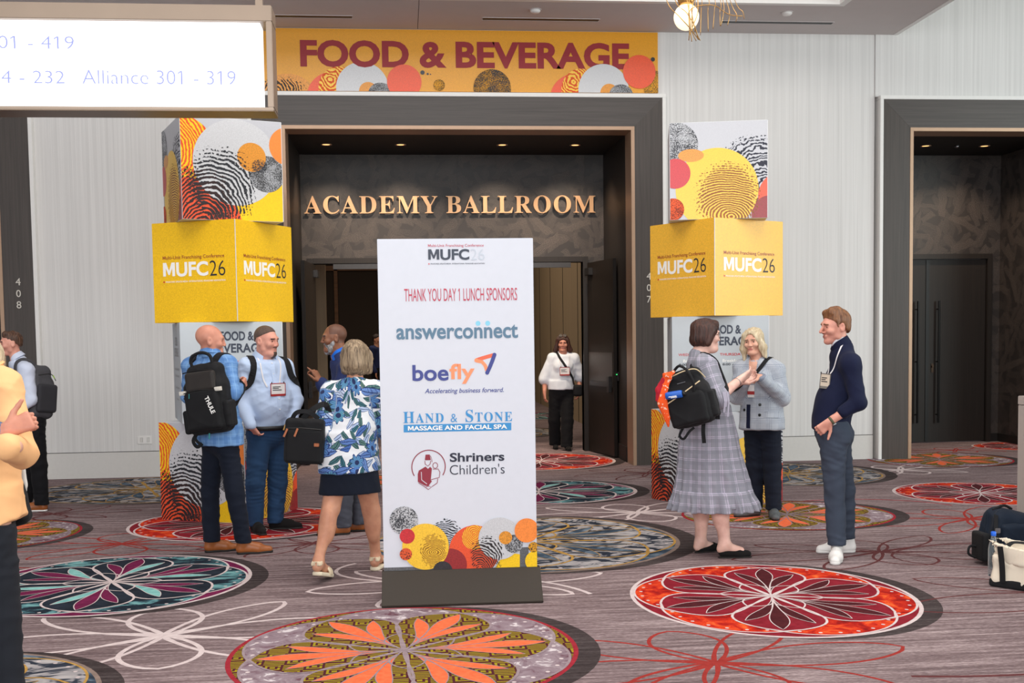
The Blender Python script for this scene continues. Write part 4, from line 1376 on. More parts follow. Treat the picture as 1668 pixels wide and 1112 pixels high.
def quad(x0, x1, y0, y1, m):
    A.poly([sp(x0, y1), sp(x1, y1), sp(x1, y0), sp(x0, y0)], m)
quad(656.5, 833, 690.3, 702.8, SL)
ST('sponsor_tagline', 'MASSAGE AND FACIAL SPA', 663.5, 826, 692.6, 700.2, P_['white_t'], .03)
ST('sponsor_name', 'Shriners', 732, 821.5, 738, 753, SK, .024)
ST('sponsor_name', "Children's", 732, 822, 757.5, 774, SK, -.008)
def C_(x, y, r, m, n=48):
    c, k = sp(600 + x / 3.473, 680 + y / 3.473), r / 3.473 * PW / bx
    A.poly(circle(c[0], c[1], k, n=n), m)
    return c, k
# dots over the n's and the folded arrow
for x in (617, 672):
    c = sp(600 + x / 3.473, 380 + 510 / 3.473)
    A.poly(circle(c[0], c[1], .0155, n=24), SC)
def z6(x, y):
    return sp(600 + x / 3.473, 380 + y / 3.473)
A.stroke([z6(608, 718), z6(640, 708), z6(676, 698), z6(708, 690)], .024, SR).up()
A.stroke([z6(610, 722), z6(640, 728), z6(658, 748), z6(668, 778)], .022, SO).up()
A.stroke([z6(711, 690), z6(698, 726), z6(684, 760), z6(670, 790)], .024, SN).up()
for p, m_ in ((z6(608, 719), SO), (z6(711, 689), SN), (z6(670, 790), SN)):
    A.poly(circle(p[0], p[1], .0125, n=20), m_)
# round emblem: fez, two figures inside an open ring
def z7(x, y):
    return sp(600 + x / 3.473, 680 + y / 3.473)
A.stroke([z7(337 + 95 * math.cos(t), 278 - 95 * math.sin(t)) for t in np.linspace(-.55, PI + .55, 40)], .006, SM)
A.poly([z7(316, 240), z7(320, 208), z7(344, 208), z7(350, 240)], SM)
A.stroke([z7(316, 244), z7(318, 262), z7(333, 274), z7(346, 262), z7(350, 244)], .004, SM)
A.stroke([z7(348, 214), z7(354, 232), z7(358, 252)], .003, SM)
A.poly([z7(276, 318), z7(282, 298), z7(300, 288), z7(320, 276), z7(334, 290), z7(346, 278), z7(356, 288), z7(352, 330), z7(350, 352), z7(356, 362), z7(336, 388), z7(318, 386), z7(276, 362)], SM).up()
A.stroke([z7(296, 306), z7(298, 352), z7(328, 376)], .004, M['white_print'])
A.stroke([z7(375 + 14 * math.cos(t), 271 - 16 * math.sin(t)) for t in np.linspace(0, 2 * PI, 20)], .004, SM)
A.stroke([z7(362, 292), z7(392, 292), z7(402, 310), z7(398, 340), z7(352, 352)], .004, SM)
A.stroke([z7(390, 346), z7(386, 372), z7(356, 392)], .004, SM)
A.stroke([z7(280, 368), z7(310, 388), z7(336, 408), z7(354, 394), z7(338, 388), z7(322, 392)], .004, SM).up()
# circles along the bottom
A.poly([sp(600 + 75 / 3.473, 680 + 850 / 3.473), sp(600 + 430 / 3.473, 680 + 850 / 3.473), sp(600 + 430 / 3.473, 680 + 905 / 3.473), sp(600 + 75 / 3.473, 680 + 905 / 3.473)], P_['grey']).up()
C_(197, 582, 81, P_['spk_moon']); A.up()
c, k = sp(600 + 440 / 3.473, 680 + 668 / 3.473), .1
A.poly(circle(c[0], c[1], .105), m_finger('sign_finger_dark', (44, 46, 54), (c[0] + .02, c[1] - .12), 560, 1.3, .3, (c[0], c[1], .095, .10), .03, .1)); A.up()
C_(830, 900, 110, P_['yellow']); A.up()
quad(600 + 862 / 3.473, 600 + 912 / 3.473, 680 + 755 / 3.473, 680 + 870 / 3.473, P_['grey']); A.up()
C_(600, 765, 145, P_['redor']); A.up()
c, k = C_(600, 690, 72, P_['gold']); A.up()
A.poly(circle(c[0], c[1], k), m_finger('sign_finger_gold', (226, 96, 40), (c[0], c[1] + .02), 640, 1.3, .5, None, .012)); A.up()
C_(462, 845, 95, P_['dkred']); A.up()
C_(320, 735, 133, P_['gold']); A.up()
c = sp(600 + 365 / 3.473, 680 + 760 / 3.473)
A.poly(circle(c[0], c[1], .095, .12), m_finger('sign_finger_brown', (150, 104, 34), (c[0], c[1] - .01), 760, 1.5, 1.4, (c[0], c[1], .085, .105), .02, .0)); A.up()
C_(216, 672, 43, P_['crim']); C_(208, 775, 35, P_['spk_rust']); A.up()
C_(418, 878, 56, P_['char']); A.up()
C_(745, 700, 122, P_['silver']); A.up()
C_(825, 733, 53, P_['spk_ball']); A.up()
C_(778, 696, 38, P_['orange2']); A.up()
c = sp(600 + 672 / 3.473, 680 + 790 / 3.473)
A.poly(circle(c[0], c[1], .115, .12), m_finger('sign_finger_black', (46, 40, 42), (c[0] - .05, c[1] - .10), 560, 1.4, -.5, (c[0], c[1], .105, .11), .03, .1)); A.up()
C_(950, 835, 58, P_['yellow']); C_(940, 755, 30, P_['spk_amber']); A.up()
C_(900, 657, 70, P_['orange']); A.up()
A.build('printed_artwork', bs)


# ------------------------------------------------------------------ hanging illuminated direction sign (upper left)
M['champagne'] = m_plain('brushed_champagne_metal', (142, 124, 108), .38, .45, .5, .05, 3)
M['screen'] = m_emit('lit_screen', (250, 252, 255), 1.35)
M['screen_txt'] = m_plain('screen_thin_text', (158, 166, 226), .5, var=.02)
ds = empty('hanging_direction_sign', (-2.0, 7.5, 3.118))
tag(ds, 'illuminated white direction sign in a champagne metal frame hanging at the upper left', 'sign')
x0, x1, H_ = -2.2, 1.212, .664
k = MB()
k.box(x0, x1, 0, .24, H_ - .10, H_).box(x0, x1, 0, .24, 0, .022).box(x1 - .038, x1, 0, .24, .022, H_ - .10).box(x0, x0 + .038, 0, .24, .022, H_ - .10)
k.build('frame', M['champagne'], ds, .004)
MB().box(x0 + .05, x1 - .078, .035, .20, .026, H_ - .102).build('screen', M['screen'], ds, .002)
MB().box(x0, x1, .001, .239, -.004, 0).build('bottom_panel', m_plain('dark_bronze_underside', (112, 92, 74), .4, .4), ds)
k = MB()
for x in (1.10, -1.8):
    k.box(x, x + .045, .10, .145, H_, CZ + 1.6 - 3.118)
k.build('hanging_post', M['champagne'], ds)
for s_, x_, z_, w_ in (('Alliance 301 - 319', -1.028, 3.287, .955), ('204 - 232', -2.091, 3.287, .52), ('401 - 419', -2.026, 3.502, .535)):
    put_text('direction_text', [text_verts(s_, 1, -.009)], (x_ + 2.0, .0345, z_ - 3.118), (1, 0, 0), (0, 0, 1), M['screen_txt'], ds, .001, (w_, .088 if 'A' in s_ else .080), 'r')

# ------------------------------------------------------------------ brass pendant
M['brass'] = m_plain('brass_wire', (190, 148, 88), .3, .8, .5, .05)
M['globe'] = m_emit('frosted_lit_glass', (255, 236, 200), 1.15)
pd = empty('pendant_lamp', (2.04, 8.0, 3.881))
tag(pd, 'glowing glass globe pendant wrapped in a fringe of thin brass rods, top right of centre', 'pendant lamp')
gm = MB()
prof = [(.089 * math.sin(PI * i / 14), -.092 * math.cos(PI * i / 14)) for i in range(15)]
gm.lathe(prof, 26).build('glass_globe', M['globe'], pd, smooth=True)
MB().lathe([(.088, .205), (.055, .10), (.046, .078), (.02, .082)], 18).build('cap', M['brass'], pd, smooth=True)
u = .004324
MB().tube([(0, 0, .20), (0, 0, 3.80)], .006, 8).build('hanging_rod', M['brass'], pd)
def W(pts, r=.0026):
    return MB().tube(spline([(a * u, d, -b * u) for a, b, d in pts], 5), r, 6)
for pts in ([(-46, -110, .08), (-30, -30, .05), (-18, 5, -.10), (-3, 22, -.11), (16, 41, -.08)], [(-26, -110, .04), (-18, -30, .02), (-6, 0, -.11), (8, 24, -.11), (14, 40, -.08)], [(0, -28, -.08), (-3, 6, -.12), (-1, 30, -.1), (-1, 42, -.08)],
            [(-4, -28, -.07), (-2, 4, -.12), (1, 28, -.10), (4, 44, -.08)], [(6, -20, -.09), (2, 8, -.12), (4, 30, -.1), (12, 42, -.07)], [(2, -8, -.1), (4, 14, -.12), (10, 30, -.1), (18, 42, -.08)],
            [(16, -30, -.05), (12, 0, -.11), (4, 20, -.12), (-2, 38, -.10)]):
    W(pts, .0032).build('brass_rod', M['brass'], pd, smooth=True)
wave = [(-4, 2, -.12), (2, -6, -.12), (14, -11, -.11), (34, -14, -.09), (46, -13, -.07), (58, -7, -.05), (70, -3, -.03), (82, -2, -.02), (94, -3, 0)]
W(wave, .003).build('brass_rail', M['brass'], pd, smooth=True)
for i_, ((a, ya), (b2, yb), (c2, yc)) in enumerate( [((16, -30), (14, 0), (12, 25)), ((27, -30), (23, -13), (22, 30)), ((39, -30), (34, -13), (35, 24)), ((49, -30), (45, -12), (43, 20)), ((58, -30), (54, -8), (55, 15)),
                                   ((62, -30), (60, -6), (56, 15)), ((68, -30), (70, -4), (67, 14)), ((74, -30), (82, -3), (81, 8)), ((82, -30), (92, -8), (95, 3))]):
    W([(10 + (a - 10) * .55, ya - 70 - i_ * 4, .03), (a, ya, .02), (b2, yb, -.03), (c2, yc, -.02)], .0024).build('brass_rod', M['brass'], pd, smooth=True)

# ------------------------------------------------------------------ podium at the right edge
po = empty('podium', (4.82, 7.55, 0))
tag(po, 'pale grey counter podium cut by the right edge, behind the canvas tote', 'podium')
M['podium'] = m_plain('podium_laminate', (178, 168, 161), .5, var=.015)
MB().box(-.40, .5, -.25, .25, 0, 1.11).build('cabinet', M['podium'], po, .004)
MB().box(-.402, .502, -.252, .252, 1.112, 1.175).build('top', M['podium'], po, .004)

# ------------------------------------------------------------------ sculpting: signed-distance volumes turned into one smooth surface
F32 = np.float32


class Sdf:
    def __init__(self, lo, hi, h, fine=()):
        """grid between lo and hi; h coarse spacing; fine = [(lo, hi, spacing)] boxes that get closer planes on each axis"""
        self.ax = []
        for k in range(3):
            xs, x = [], lo[k]
            while x < hi[k] + h:
                xs.append(x)
                s = h
                for fl, fh, fs in fine:
                    if fl[k] - h <= x <= fh[k]:
                        s = min(s, fs)
                x += s
            self.ax.append(np.array(xs, dtype=F32))
        self.shape = tuple(len(a) for a in self.ax)
        self.d = np.full(self.shape, 1.0, dtype=F32)

    def sub(self, lo, hi, m):
        sl = []
        for k in range(3):
            a = int(np.searchsorted(self.ax[k], lo[k] - m))
            b = int(np.searchsorted(self.ax[k], hi[k] + m))
            sl.append(slice(max(0, a - 1), min(len(self.ax[k]), b + 1)))
        X = self.ax[0][sl[0]][:, None, None]
        Y = self.ax[1][sl[1]][None, :, None]
        Z = self.ax[2][sl[2]][None, None, :]
        return tuple(sl), X, Y, Z

    def put(self, sl, d, k, op='u'):
        a = self.d[sl]
        if a.size == 0:
            return self
        if op == 'u':
            h = np.maximum(k - np.abs(a - d), 0) / k if k > 0 else 0
            self.d[sl] = np.minimum(a, d) - h * h * k * 0.25
        else:  # smooth subtraction
            d = -d
            h = np.maximum(k - np.abs(a - d), 0) / k if k > 0 else 0
            self.d[sl] = np.maximum(a, d) + h * h * k * 0.25
        return self

    def cone(self, a, b, ra, rb, k=0.02, op='u', flat=None):
        """capsule whose radius runs from ra to rb; flat = (axis vector, factor) squeezes the section along that axis"""
        a, b = np.array(a, dtype=F32), np.array(b, dtype=F32)
        r = max(ra, rb)
        sl, X, Y, Z = self.sub(np.minimum(a, b) - r, np.maximum(a, b) + r, k + .03)
        ba = b - a
        l2 = float(ba @ ba) + 1e-9
        x, y, z = X - a[0], Y - a[1], Z - a[2]
        t = np.clip((x * ba[0] + y * ba[1] + z * ba[2]) / l2, 0, 1)
        x, y, z = x - t * ba[0], y - t * ba[1], z - t * ba[2]
        q = x * x + y * y + z * z
        if flat is not None:
            n = np.array(flat[0], dtype=F32)
            n = n / np.linalg.norm(n)
            w = x * n[0] + y * n[1] + z * n[2]
            q = q + w * w * (1 / flat[1] ** 2 - 1)
        return self.put(sl, np.sqrt(q) - (ra + (rb - ra) * t), k, op)

    def ell(self, c, r, k=0.03, R=None, op='u'):
        """ellipsoid, R rows are its axes"""
        c, r = np.array(c, dtype=F32), np.array(r, dtype=F32)
        R = np.eye(3, dtype=F32) if R is None else np.array(R, dtype=F32)
        e = np.sqrt(((R * r[:, None]) ** 2).sum(0))
        sl, X, Y, Z = self.sub(c - e, c + e, k + .03)
        x, y, z = X - c[0], Y - c[1], Z - c[2]
        k0 = k1 = 0
        for i in range(3):
            w = (x * R[i, 0] + y * R[i, 1] + z * R[i, 2]) / r[i]
            k0 = k0 + w * w
            k1 = k1 + (w / r[i]) ** 2
        k0, k1 = np.sqrt(k0), np.sqrt(k1)
        return self.put(sl, k0 * (k0 - 1) / (k1 + 1e-6), k, op)

    def box(self, c, h, rr, k=0.01, R=None, op='u'):
        c, h = np.array(c, dtype=F32), np.array(h, dtype=F32)
        R = np.eye(3, dtype=F32) if R is None else np.array(R, dtype=F32)
        e = (np.abs(R) * h[:, None]).sum(0)
        sl, X, Y, Z = self.sub(c - e, c + e, k + .03)
        x, y, z = X - c[0], Y - c[1], Z - c[2]
        out, ins = 0, None
        for i in range(3):
            w = np.abs(x * R[i, 0] + y * R[i, 1] + z * R[i, 2]) - h[i] + rr
            out = out + np.maximum(w, 0) ** 2
            ins = w if ins is None else np.maximum(ins, w)
        return self.put(sl, np.sqrt(out) + np.minimum(ins, 0) - rr, k, op)

    def loft(self, rows, e, k=0.02, pleat=None):
        """upright elliptic tube; rows (z, cx, cy, a, b) from low to high, e = direction of the a axis; pleat (count, amplitude at foot)"""
        rows = np.array(rows, dtype=F32)
        e = np.array(e[:2], dtype=F32)
        e = e / np.linalg.norm(e)
        m = rows[:, 3:5].max()
        lo = np.array([rows[:, 1].min() - m, rows[:, 2].min() - m, rows[0, 0]])
        hi = np.array([rows[:, 1].max() + m, rows[:, 2].max() + m, rows[-1, 0]])
        sl, X, Y, Z = self.sub(lo, hi, k + .03)
        z1 = Z[0, 0]
        cx, cy, a, b = [np.interp(z1, rows[:, 0], rows[:, i]).astype(F32)[None, None, :] for i in range(1, 5)]
        x, y = X - cx, Y - cy
        u, v = x * e[0] + y * e[1], -x * e[1] + y * e[0]
        if pleat:
            th = np.arctan2(v / b, u / a)
            f = np.clip((rows[-1, 0] - Z) / (rows[-1, 0] - rows[0, 0]), 0, 1) ** 1.3
            w = 1 + pleat[1] * f * (np.sin(th * pleat[0] + 1.3 * np.sin(3 * th)) + .4 * np.sin(th * (pleat[0] * 1.7) + 2))
            a, b = a * w, b * w
        rho = np.sqrt((u / a) ** 2 + (v / b) ** 2)
        g = np.sqrt((u / (a * a)) ** 2 + (v / (b * b)) ** 2) + 1e-5
        d = rho * (rho - 1) / g
        d = np.maximum(d, np.maximum(Z - rows[-1, 0], rows[0, 0] - Z))
        return self.put(sl, d, k)

    def cut(self, n, p, r=0.006):
        """keep the side n points away from: removes where (x - p) . n > 0"""
        n = np.array(n, dtype=F32)
        n = n / np.linalg.norm(n)
        q = (self.ax[0][:, None, None] - p[0]) * n[0] + (self.ax[1][None, :, None] - p[1]) * n[1] + (self.ax[2][None, None, :] - p[2]) * n[2]
        h = np.maximum(r - np.abs(self.d - q), 0) / r
        self.d = np.maximum(self.d, q) + h * h * r * 0.25
        return self

    def surface(self):
        d = self.d
        s = d < 0
        nx, ny, nz = d.shape
        c = [s[i:nx - 1 + i, j:ny - 1 + j, k:nz - 1 + k] for i in (0, 1) for j in (0, 1) for k in (0, 1)]
        al, an = c[0].copy(), c[0].copy()
        for q in c[1:]:
            al &= q
            an |= q
        I, J, K = np.nonzero(an & ~al)
        n = len(I)
        acc, cnt = np.zeros((n, 3), dtype=np.float64), np.zeros(n)
        off = [(i, j, k) for i in (0, 1) for j in (0, 1) for k in (0, 1)]
        val = [d[I + o[0], J + o[1], K + o[2]].astype(np.float64) for o in off]
        for a in range(8):
            for b in range(a + 1, 8):
                if sum(abs(off[a][t] - off[b][t]) for t in range(3)) != 1:
                    continue
                m = (val[a] < 0) != (val[b] < 0)
                t = np.where(m, val[a] / (val[a] - val[b] + 1e-12), 0)
                for q in range(3):
                    acc[:, q] += np.where(m, off[a][q] + (off[b][q] - off[a][q]) * t, 0)
                cnt += m
        acc /= cnt[:, None]
        idx = -np.ones((nx - 1, ny - 1, nz - 1), dtype=np.int32)
        idx[I, J, K] = np.arange(n)
        P = np.empty((n, 3))
        for q, base in enumerate((I, J, K)):
            x0, x1 = self.ax[q][base], self.ax[q][base + 1]
            P[:, q] = x0 + (x1 - x0) * acc[:, q]
        quads = []
        for q in range(3):
            o = [0, 0, 0]
            o[q] = 1
            A, B = s[:nx - o[0], :ny - o[1], :nz - o[2]], s[o[0]:, o[1]:, o[2]:]
            ii, jj, kk = np.nonzero(A != B)
            w = [(1, 2), (2, 0), (0, 1)][q]
            e = np.stack([ii, jj, kk], 1)
            ok = (e[:, w[0]] > 0) & (e[:, w[1]] > 0) & (e[:, 0] < nx - 1) & (e[:, 1] < ny - 1) & (e[:, 2] < nz - 1)
            e = e[ok]
            fl = A[e[:, 0], e[:, 1], e[:, 2]]
            cs = []
            for a, b in ((1, 1), (0, 1), (0, 0), (1, 0)):
                f = e.copy()
                f[:, w[0]] -= a
                f[:, w[1]] -= b
                cs.append(idx[f[:, 0], f[:, 1], f[:, 2]])
            Q = np.stack(cs, 1)
            Q = np.where(fl[:, None], Q, Q[:, ::-1])
            quads.append(Q)
        return P, np.concatenate(quads)


def vnormals(P, Q):
    n = np.zeros_like(P)
    fn = np.cross(P[Q[:, 2]] - P[Q[:, 0]], P[Q[:, 3]] - P[Q[:, 1]])
    for k in range(4):
        for c in range(3):
            n[:, c] += np.bincount(Q[:, k], fn[:, c], len(P))
    return n / (np.linalg.norm(n, axis=1, keepdims=True) + 1e-12)


def relax(P, Q, it=1, f=0.5):
    for _ in range(it):
        s, c = np.zeros_like(P), np.zeros(len(P))
        for a, b in ((0, 1), (1, 2), (2, 3), (3, 0)):
            for u, v in ((a, b), (b, a)):
                for k in range(3):
                    s[:, k] += np.bincount(Q[:, u], P[Q[:, v], k], len(P))
                c += np.bincount(Q[:, u], minlength=len(P))
        P = P * (1 - f) + f * s / np.maximum(c, 1)[:, None]
    return P


def folds(P, Q, amp, freq=(34, 34, 46), seed=1, n=12):
    """soft drapery creases"""
    rs = np.random.RandomState(seed)
    w = P + 0.022 * np.sin(P[:, [1, 2, 0]] * 13 + rs.rand(3) * 6)
    d = np.zeros(len(P))
    for i in range(n):
        k = rs.randn(3)
        k = k / np.linalg.norm(k) * np.array(freq) * (.8 + .8 * rs.rand())
        s = np.sin(w @ k + rs.rand() * 6.28)
        m = rs.randn(3)
        m = np.clip(np.sin(P @ (m / np.linalg.norm(m) * 13) + rs.rand() * 6.28) * 1.6 - .35, 0, 1)
        d += m * (1 - 2.2 * np.sqrt(np.abs(s)) if i % 2 else s)
    return P + vnormals(P, Q) * (amp * 2.1 * d / n ** .5)[:, None]


def sculpt(name, sdf, mats, parent, smooth=1, fold=None, mid=None, uv=None):
    P, Q = sdf.surface()
    P = relax(P, Q, smooth)
    if fold:
        P = folds(P, Q, *fold)
    me = bpy.data.meshes.new(name)
    me.vertices.add(len(P))
    me.vertices.foreach_set('co', P.astype(F32).ravel())
    me.loops.add(Q.size)
    me.loops.foreach_set('vertex_index', Q.astype(np.int32).ravel())
    me.polygons.add(len(Q))
    me.polygons.foreach_set('loop_start', np.arange(0, Q.size, 4, dtype=np.int32))
    me.polygons.foreach_set('use_smooth', np.ones(len(Q), dtype=bool))
    if mid is not None:
        C = P[Q].mean(1)
        me.polygons.foreach_set('material_index', mid(C).astype(np.int32))
    if uv is not None:
        at = me.attributes.new('cloth_uv', 'FLOAT_VECTOR', 'POINT')
        w = uv(P)
        at.data.foreach_set('vector', np.concatenate([w, np.zeros((len(w), 1))], 1).astype(F32).ravel())
    me.update(calc_edges=True)
    return link_mesh(name, me, mats, parent)


def limb_uv(segs, torso):
    """cloth coordinates: (arc length around, distance along) of the nearest limb; torso = (cx, cy, mean radius)"""
    def fn(P):
        cx, cy, rad, tw = torso
        th = np.arctan2(P[:, 0] - cx, -(P[:, 1] - cy))
        U, V = th * rad, P[:, 2].copy()
        best = np.abs(np.hypot(P[:, 0] - cx, P[:, 1] - cy) - rad) * 0 + tw
        for a, b, r in segs:
            a, b = np.array(a), np.array(b)
            ba = b - a
            L = np.linalg.norm(ba)
            t = np.clip(((P - a) @ ba) / L ** 2, 0, 1)
            x = P - a - t[:, None] * ba
            dist = np.linalg.norm(x, axis=1)
            ax = ba / L
            e1 = np.cross(ax, [0, 1, 0.05])
            e1 /= np.linalg.norm(e1)
            e2 = np.cross(ax, e1)
            m = (dist / r < 1.45) & (t > 0.04)
            ang = np.arctan2(x @ e1, x @ e2)
            U, V = np.where(m, ang * r, U), np.where(m, t * L + 3, V)
        return np.stack([U, V], 1)
    return fn


# ------------------------------------------------------------------ people
SKIN = {}


def skin_mat(key, c, rough=.5):
    if key in SKIN:
        return SKIN[key]
    t = NT('skin_' + key)
    v = t.coord('Object')
    k = t.noise(v, 14, 3)
    col = t.mix(t.ramp(k, .3, .7), tuple(x * q for x, q in zip(c, (.93, .88, .86))), tuple(min(255, x * q) for x, q in zip(c, (1.03, 1.03, 1.02))))
    t.bump(t.noise(v, 300, 2), .12, .002)
    b = t.bsdf
    b.inputs['Subsurface Weight'].default_value = .12
    b.inputs['Subsurface Radius'].default_value = (.012, .005, .003)
    SKIN[key] = t.done(col, rough, 0, .4)
    return SKIN[key]


def hair_mat(name, dark, light, dirscale=(70, 70, 6), rough=.45):
    t = NT(name)
    v = t.coord('Object')
    k = t.noise(t.mapping(v, dirscale), 1.0, 4, .65)
    k = t.ramp(k, .33, .66)
    t.bump(k, .6, .006)
    return t.done(t.mix(k, dark, light), rough, 0, .45)


M['eye_white'] = m_plain('eye_white', (228, 222, 216), .25, var=.01)
M['lip'] = m_plain('lips_rose', (186, 112, 102), .45)
M['lip_plain'] = m_plain('lips_plain', (190, 126, 110), .5)
M['iris'] = m_plain('iris_dark', (52, 40, 34), .15)


def axes(yaw, pitch=0.0, roll=0.0):
    """forward, left, up of something facing yaw (0 = towards -Y, 90 = +X), nodding down by pitch, leaning to its left by roll"""
    y, p, r = math.radians(yaw), math.radians(pitch), math.radians(roll)
    f = Vector((math.sin(y), -math.cos(y), 0))
    s = Vector((math.cos(y), math.sin(y), 0))
    u = Vector((0, 0, 1))
    f, u = f * math.cos(p) - u * math.sin(p), u * math.cos(p) + f * math.sin(p)
    s, u = s * math.cos(r) - u * math.sin(r), u * math.cos(r) + s * math.sin(r)
    return f, s, u


class Person:
    def __init__(self, label, J, yaw=(0, 0, 0), scale=1.0, skin='fair', female=False, group=None, origin=None):
        self.J = {k: Vector(v) for k, v in J['joints'].items()}
        self.root = empty('person', J['root'])
        tag(self.root, label, 'person', group)
        self.f, self.s, self.u = axes(*yaw)
        self.hs = scale
        self.hc = self.J['head']
        self.skin = skin
        self.fem = female
        e = self.J['shL'] - self.J['shR']
        e.z = 0
        self.cs = e.normalized() if e.length > .05 else Vector((1, 0, 0))
        e = self.J['hipL'] - self.J['hipR']
        e.z = 0
        self.ps = e.normalized() if e.length > .03 else self.cs
        self.cf = Vector((self.cs.y, -self.cs.x, 0))
        self.pf = Vector((self.ps.y, -self.ps.x, 0))
        self.bounds()

    def bounds(self):
        P = np.array([list(v) for v in self.J.values()])
        self.lo, self.hi = P.min(0) - .26, P.max(0) + .26
        self.lo[2] = -.03
        self.hi[2] = self.hc.z + .2

    def H(self, f=0, s=0, u=0):
        return self.hc + (self.f * f + self.s * s + self.u * u) * self.hs

    def HR(self):
        return np.array([list(self.s), list(self.f), list(self.u)])

    def rows(self, s, f):
        return np.array([list(s), list(f), [0, 0, 1]])

    # -- skin
    def head(self, S, jaw=1.0, nose=1.0, double=0.0, neck=1.0):
        h, H, R = self.hs, self.H, self.HR()
        w = .94 if self.fem else 1.0
        S.ell(H(-.014, 0, .038), (.074 * h, .094 * h, .083 * h), .02, R)
        S.cone(H(.028, 0, .004), H(.046, 0, -.078), .061 * h * w, .034 * h * w * jaw, .03)
        S.ell(H(.070, 0, -.094), (.021 * h * w, .018 * h, .017 * h), .025, R)
        for q in (-1, 1):
            S.cone(H(.0, q * .052 * w, -.02), H(.012, q * .046 * w, -.062), .020 * h, .020 * h * jaw, .03)
            S.ell(H(.062, q * .040, -.022), (.024 * h, .024 * h, .022 * h), .025, R)
        S.cone(H(.079, -.034, .026), H(.079, .034, .026), .0125 * h, .0125 * h, .022)
        for q in (-1, 1):
            S.ell(H(.094, q * .033, .006), (.017 * h, .012 * h, .011 * h), .016, R, 's')
        S.cone(H(.089, 0, .018), H(.1015 * nose, 0, -.024), .0070 * h, .0105 * h, .013)
        for q in (-1, 1):
            S.ell(H(.094, q * .0115, -.029), (.008 * h, .011 * h, .007 * h), .008, R)
            S.ell(H(.0715, q * .0325, .006), (.0165 * h, .0130 * h, .0115 * h), .004, R)   # lids
            S.ell(H(.0880, q * .0325, .0055), (.0135 * h, .010 * h, .0052 * h), .002, R, 's')
        S.cone(H(.0835, -.015, -.0545), H(.0835, .015, -.0545), .0068 * h, .0068 * h, .009)
        S.cone(H(.0825, -.013, -.0635), H(.0825, .013, -.0635), .0072 * h, .0072 * h, .009)
        S.cone(H(.0935, -.019, -.0592), H(.0935, .019, -.0592), .0026 * h, .0026 * h, .004, 's')
        if double:
            S.ell(H(.035, 0, -.098), (.05 * h, .05 * h, .028 * h * double), .03, R)
        for q in (-1, 1):
            S.ell(H(-.012, q * .077, -.002), (.010 * h, .019 * h, .032 * h), .008, R)
            S.ell(H(-.006, q * .087, .004), (.008 * h, .011 * h, .018 * h), .006, R, 's')
        S.cone(H(-.020, 0, -.055), self.J['neck'] + Vector((0, 0, -.02)), .052 * h * w * neck, .058 * h * w * neck, .025)

    def hand(self, S, wr, fd, nd, side, curl=.5, length=.182, thumb=.5, spread=.10, index=None, rw=1.0):
        """palm and five fingers: fd points to the fingertips, nd is where the palm faces, side +1 for a left hand"""
        fd = Vector(fd).normalized()
        nd = Vector(nd)
        nd = (nd - fd * nd.dot(fd)).normalized()
        lat = fd.cross(nd) * side          # towards the thumb
        k = length / .182
        wr = Vector(wr)
        S.cone(wr - fd * .03, wr + fd * .03 * k, .026 * rw, .027 * rw, .012, flat=(nd, .72))
        for j, o in enumerate((.029, .010, -.010, -.028)):
            S.cone(wr + fd * .022 * k + lat * o * .55, wr + fd * .088 * k + lat * o * k, .0155, .0125, .011)
        L = (.072, .080, .074, .058)
        rad = (.0088, .0090, .0086, .0076)
        for j, o in enumerate((.029, .010, -.010, -.028)):
            c = curl if not (j == 0 and index is not None) else index
            p = wr + fd * .088 * k + lat * o * k
            a = spread * (1.2, .3, -.4, -1.3)[j]
            d0 = (fd + lat * a).normalized()
            ang = 0.0
            r = rad[j]
            for ph, fr in enumerate((.46, .30, .24)):
                ang += c * (.75, 1.0, .75)[ph] * 1.15
                d = d0 * math.cos(ang) + nd * math.sin(ang)
                p2 = p + d * L[j] * k * fr
                S.cone(p, p2, r, r * .92, .0035)
                p, r = p2, r * .92
        b = wr + fd * .020 * k + lat * .024 * k
        d = (fd * .62 + lat * .70 + nd * .25 * thumb).normalized()
        p = b + d * .042 * k
        S.cone(b, p, .0150, .0118, .010)
        d2 = (fd * .85 + lat * (.40 - .35 * thumb) + nd * .55 * thumb).normalized()
        p2 = p + d2 * .032 * k
        S.cone(p, p2, .0112, .0100, .004)
        S.cone(p2, p2 + (d2 + nd * .25 * thumb).normalized() * .026 * k, .0098, .0082, .004)

    def limbs(self, S, arms='LR', legs='LR', rr=1.0, fore=1.0, leg=1.0):
        J = self.J
        for q in arms:
            S.cone(J['sh' + q], J['el' + q], .050 * rr, .040 * rr, .03)
            S.cone(J['el' + q], J['wr' + q], .041 * rr * fore, .026 * fore, .02)
        for q in legs:
            S.cone(J['hip' + q], J['kn' + q], .084 * leg, .054 * leg, .03)
            S.cone(J['kn' + q], J['an' + q], .052 * leg, .036 * leg, .03)
            d = J['an' + q] - J['kn' + q]
            back = -self.pf
            S.ell(J['kn' + q] + d * .30 + back * .022, (.047 * leg, .050 * leg, .13), .04, self.rows(self.ps, self.pf))

    def torso(self, S, chest=(.165, .11), waist=(.145, .10), hips=(.165, .12), belly=None, bust=0.0, inf=0.0, k=.06, sh=.055, low=0.0):
        J = self.J
        n, p = J['neck'], J['pel']
        Rc, Rp = self.rows(self.cs, self.cf), self.rows(self.ps, self.pf)
        S.cone(J['shL'], J['shR'], sh + inf, sh + inf, k)
        for q in 'LR':
            S.cone(n + (J['sh' + q] - n) * .10 + Vector((0, 0, -.010)), J["sh" + q], .053 + inf, sh + inf, k)
        S.cone(n + Vector((0, 0, -.012)), n + Vector((0, 0, -.07)), .066 + inf, .080 + inf, .05)
        mid = (J['shL'] + J['shR']) / 2
        L = (n - p).length
        c = mid.lerp(p, .30)
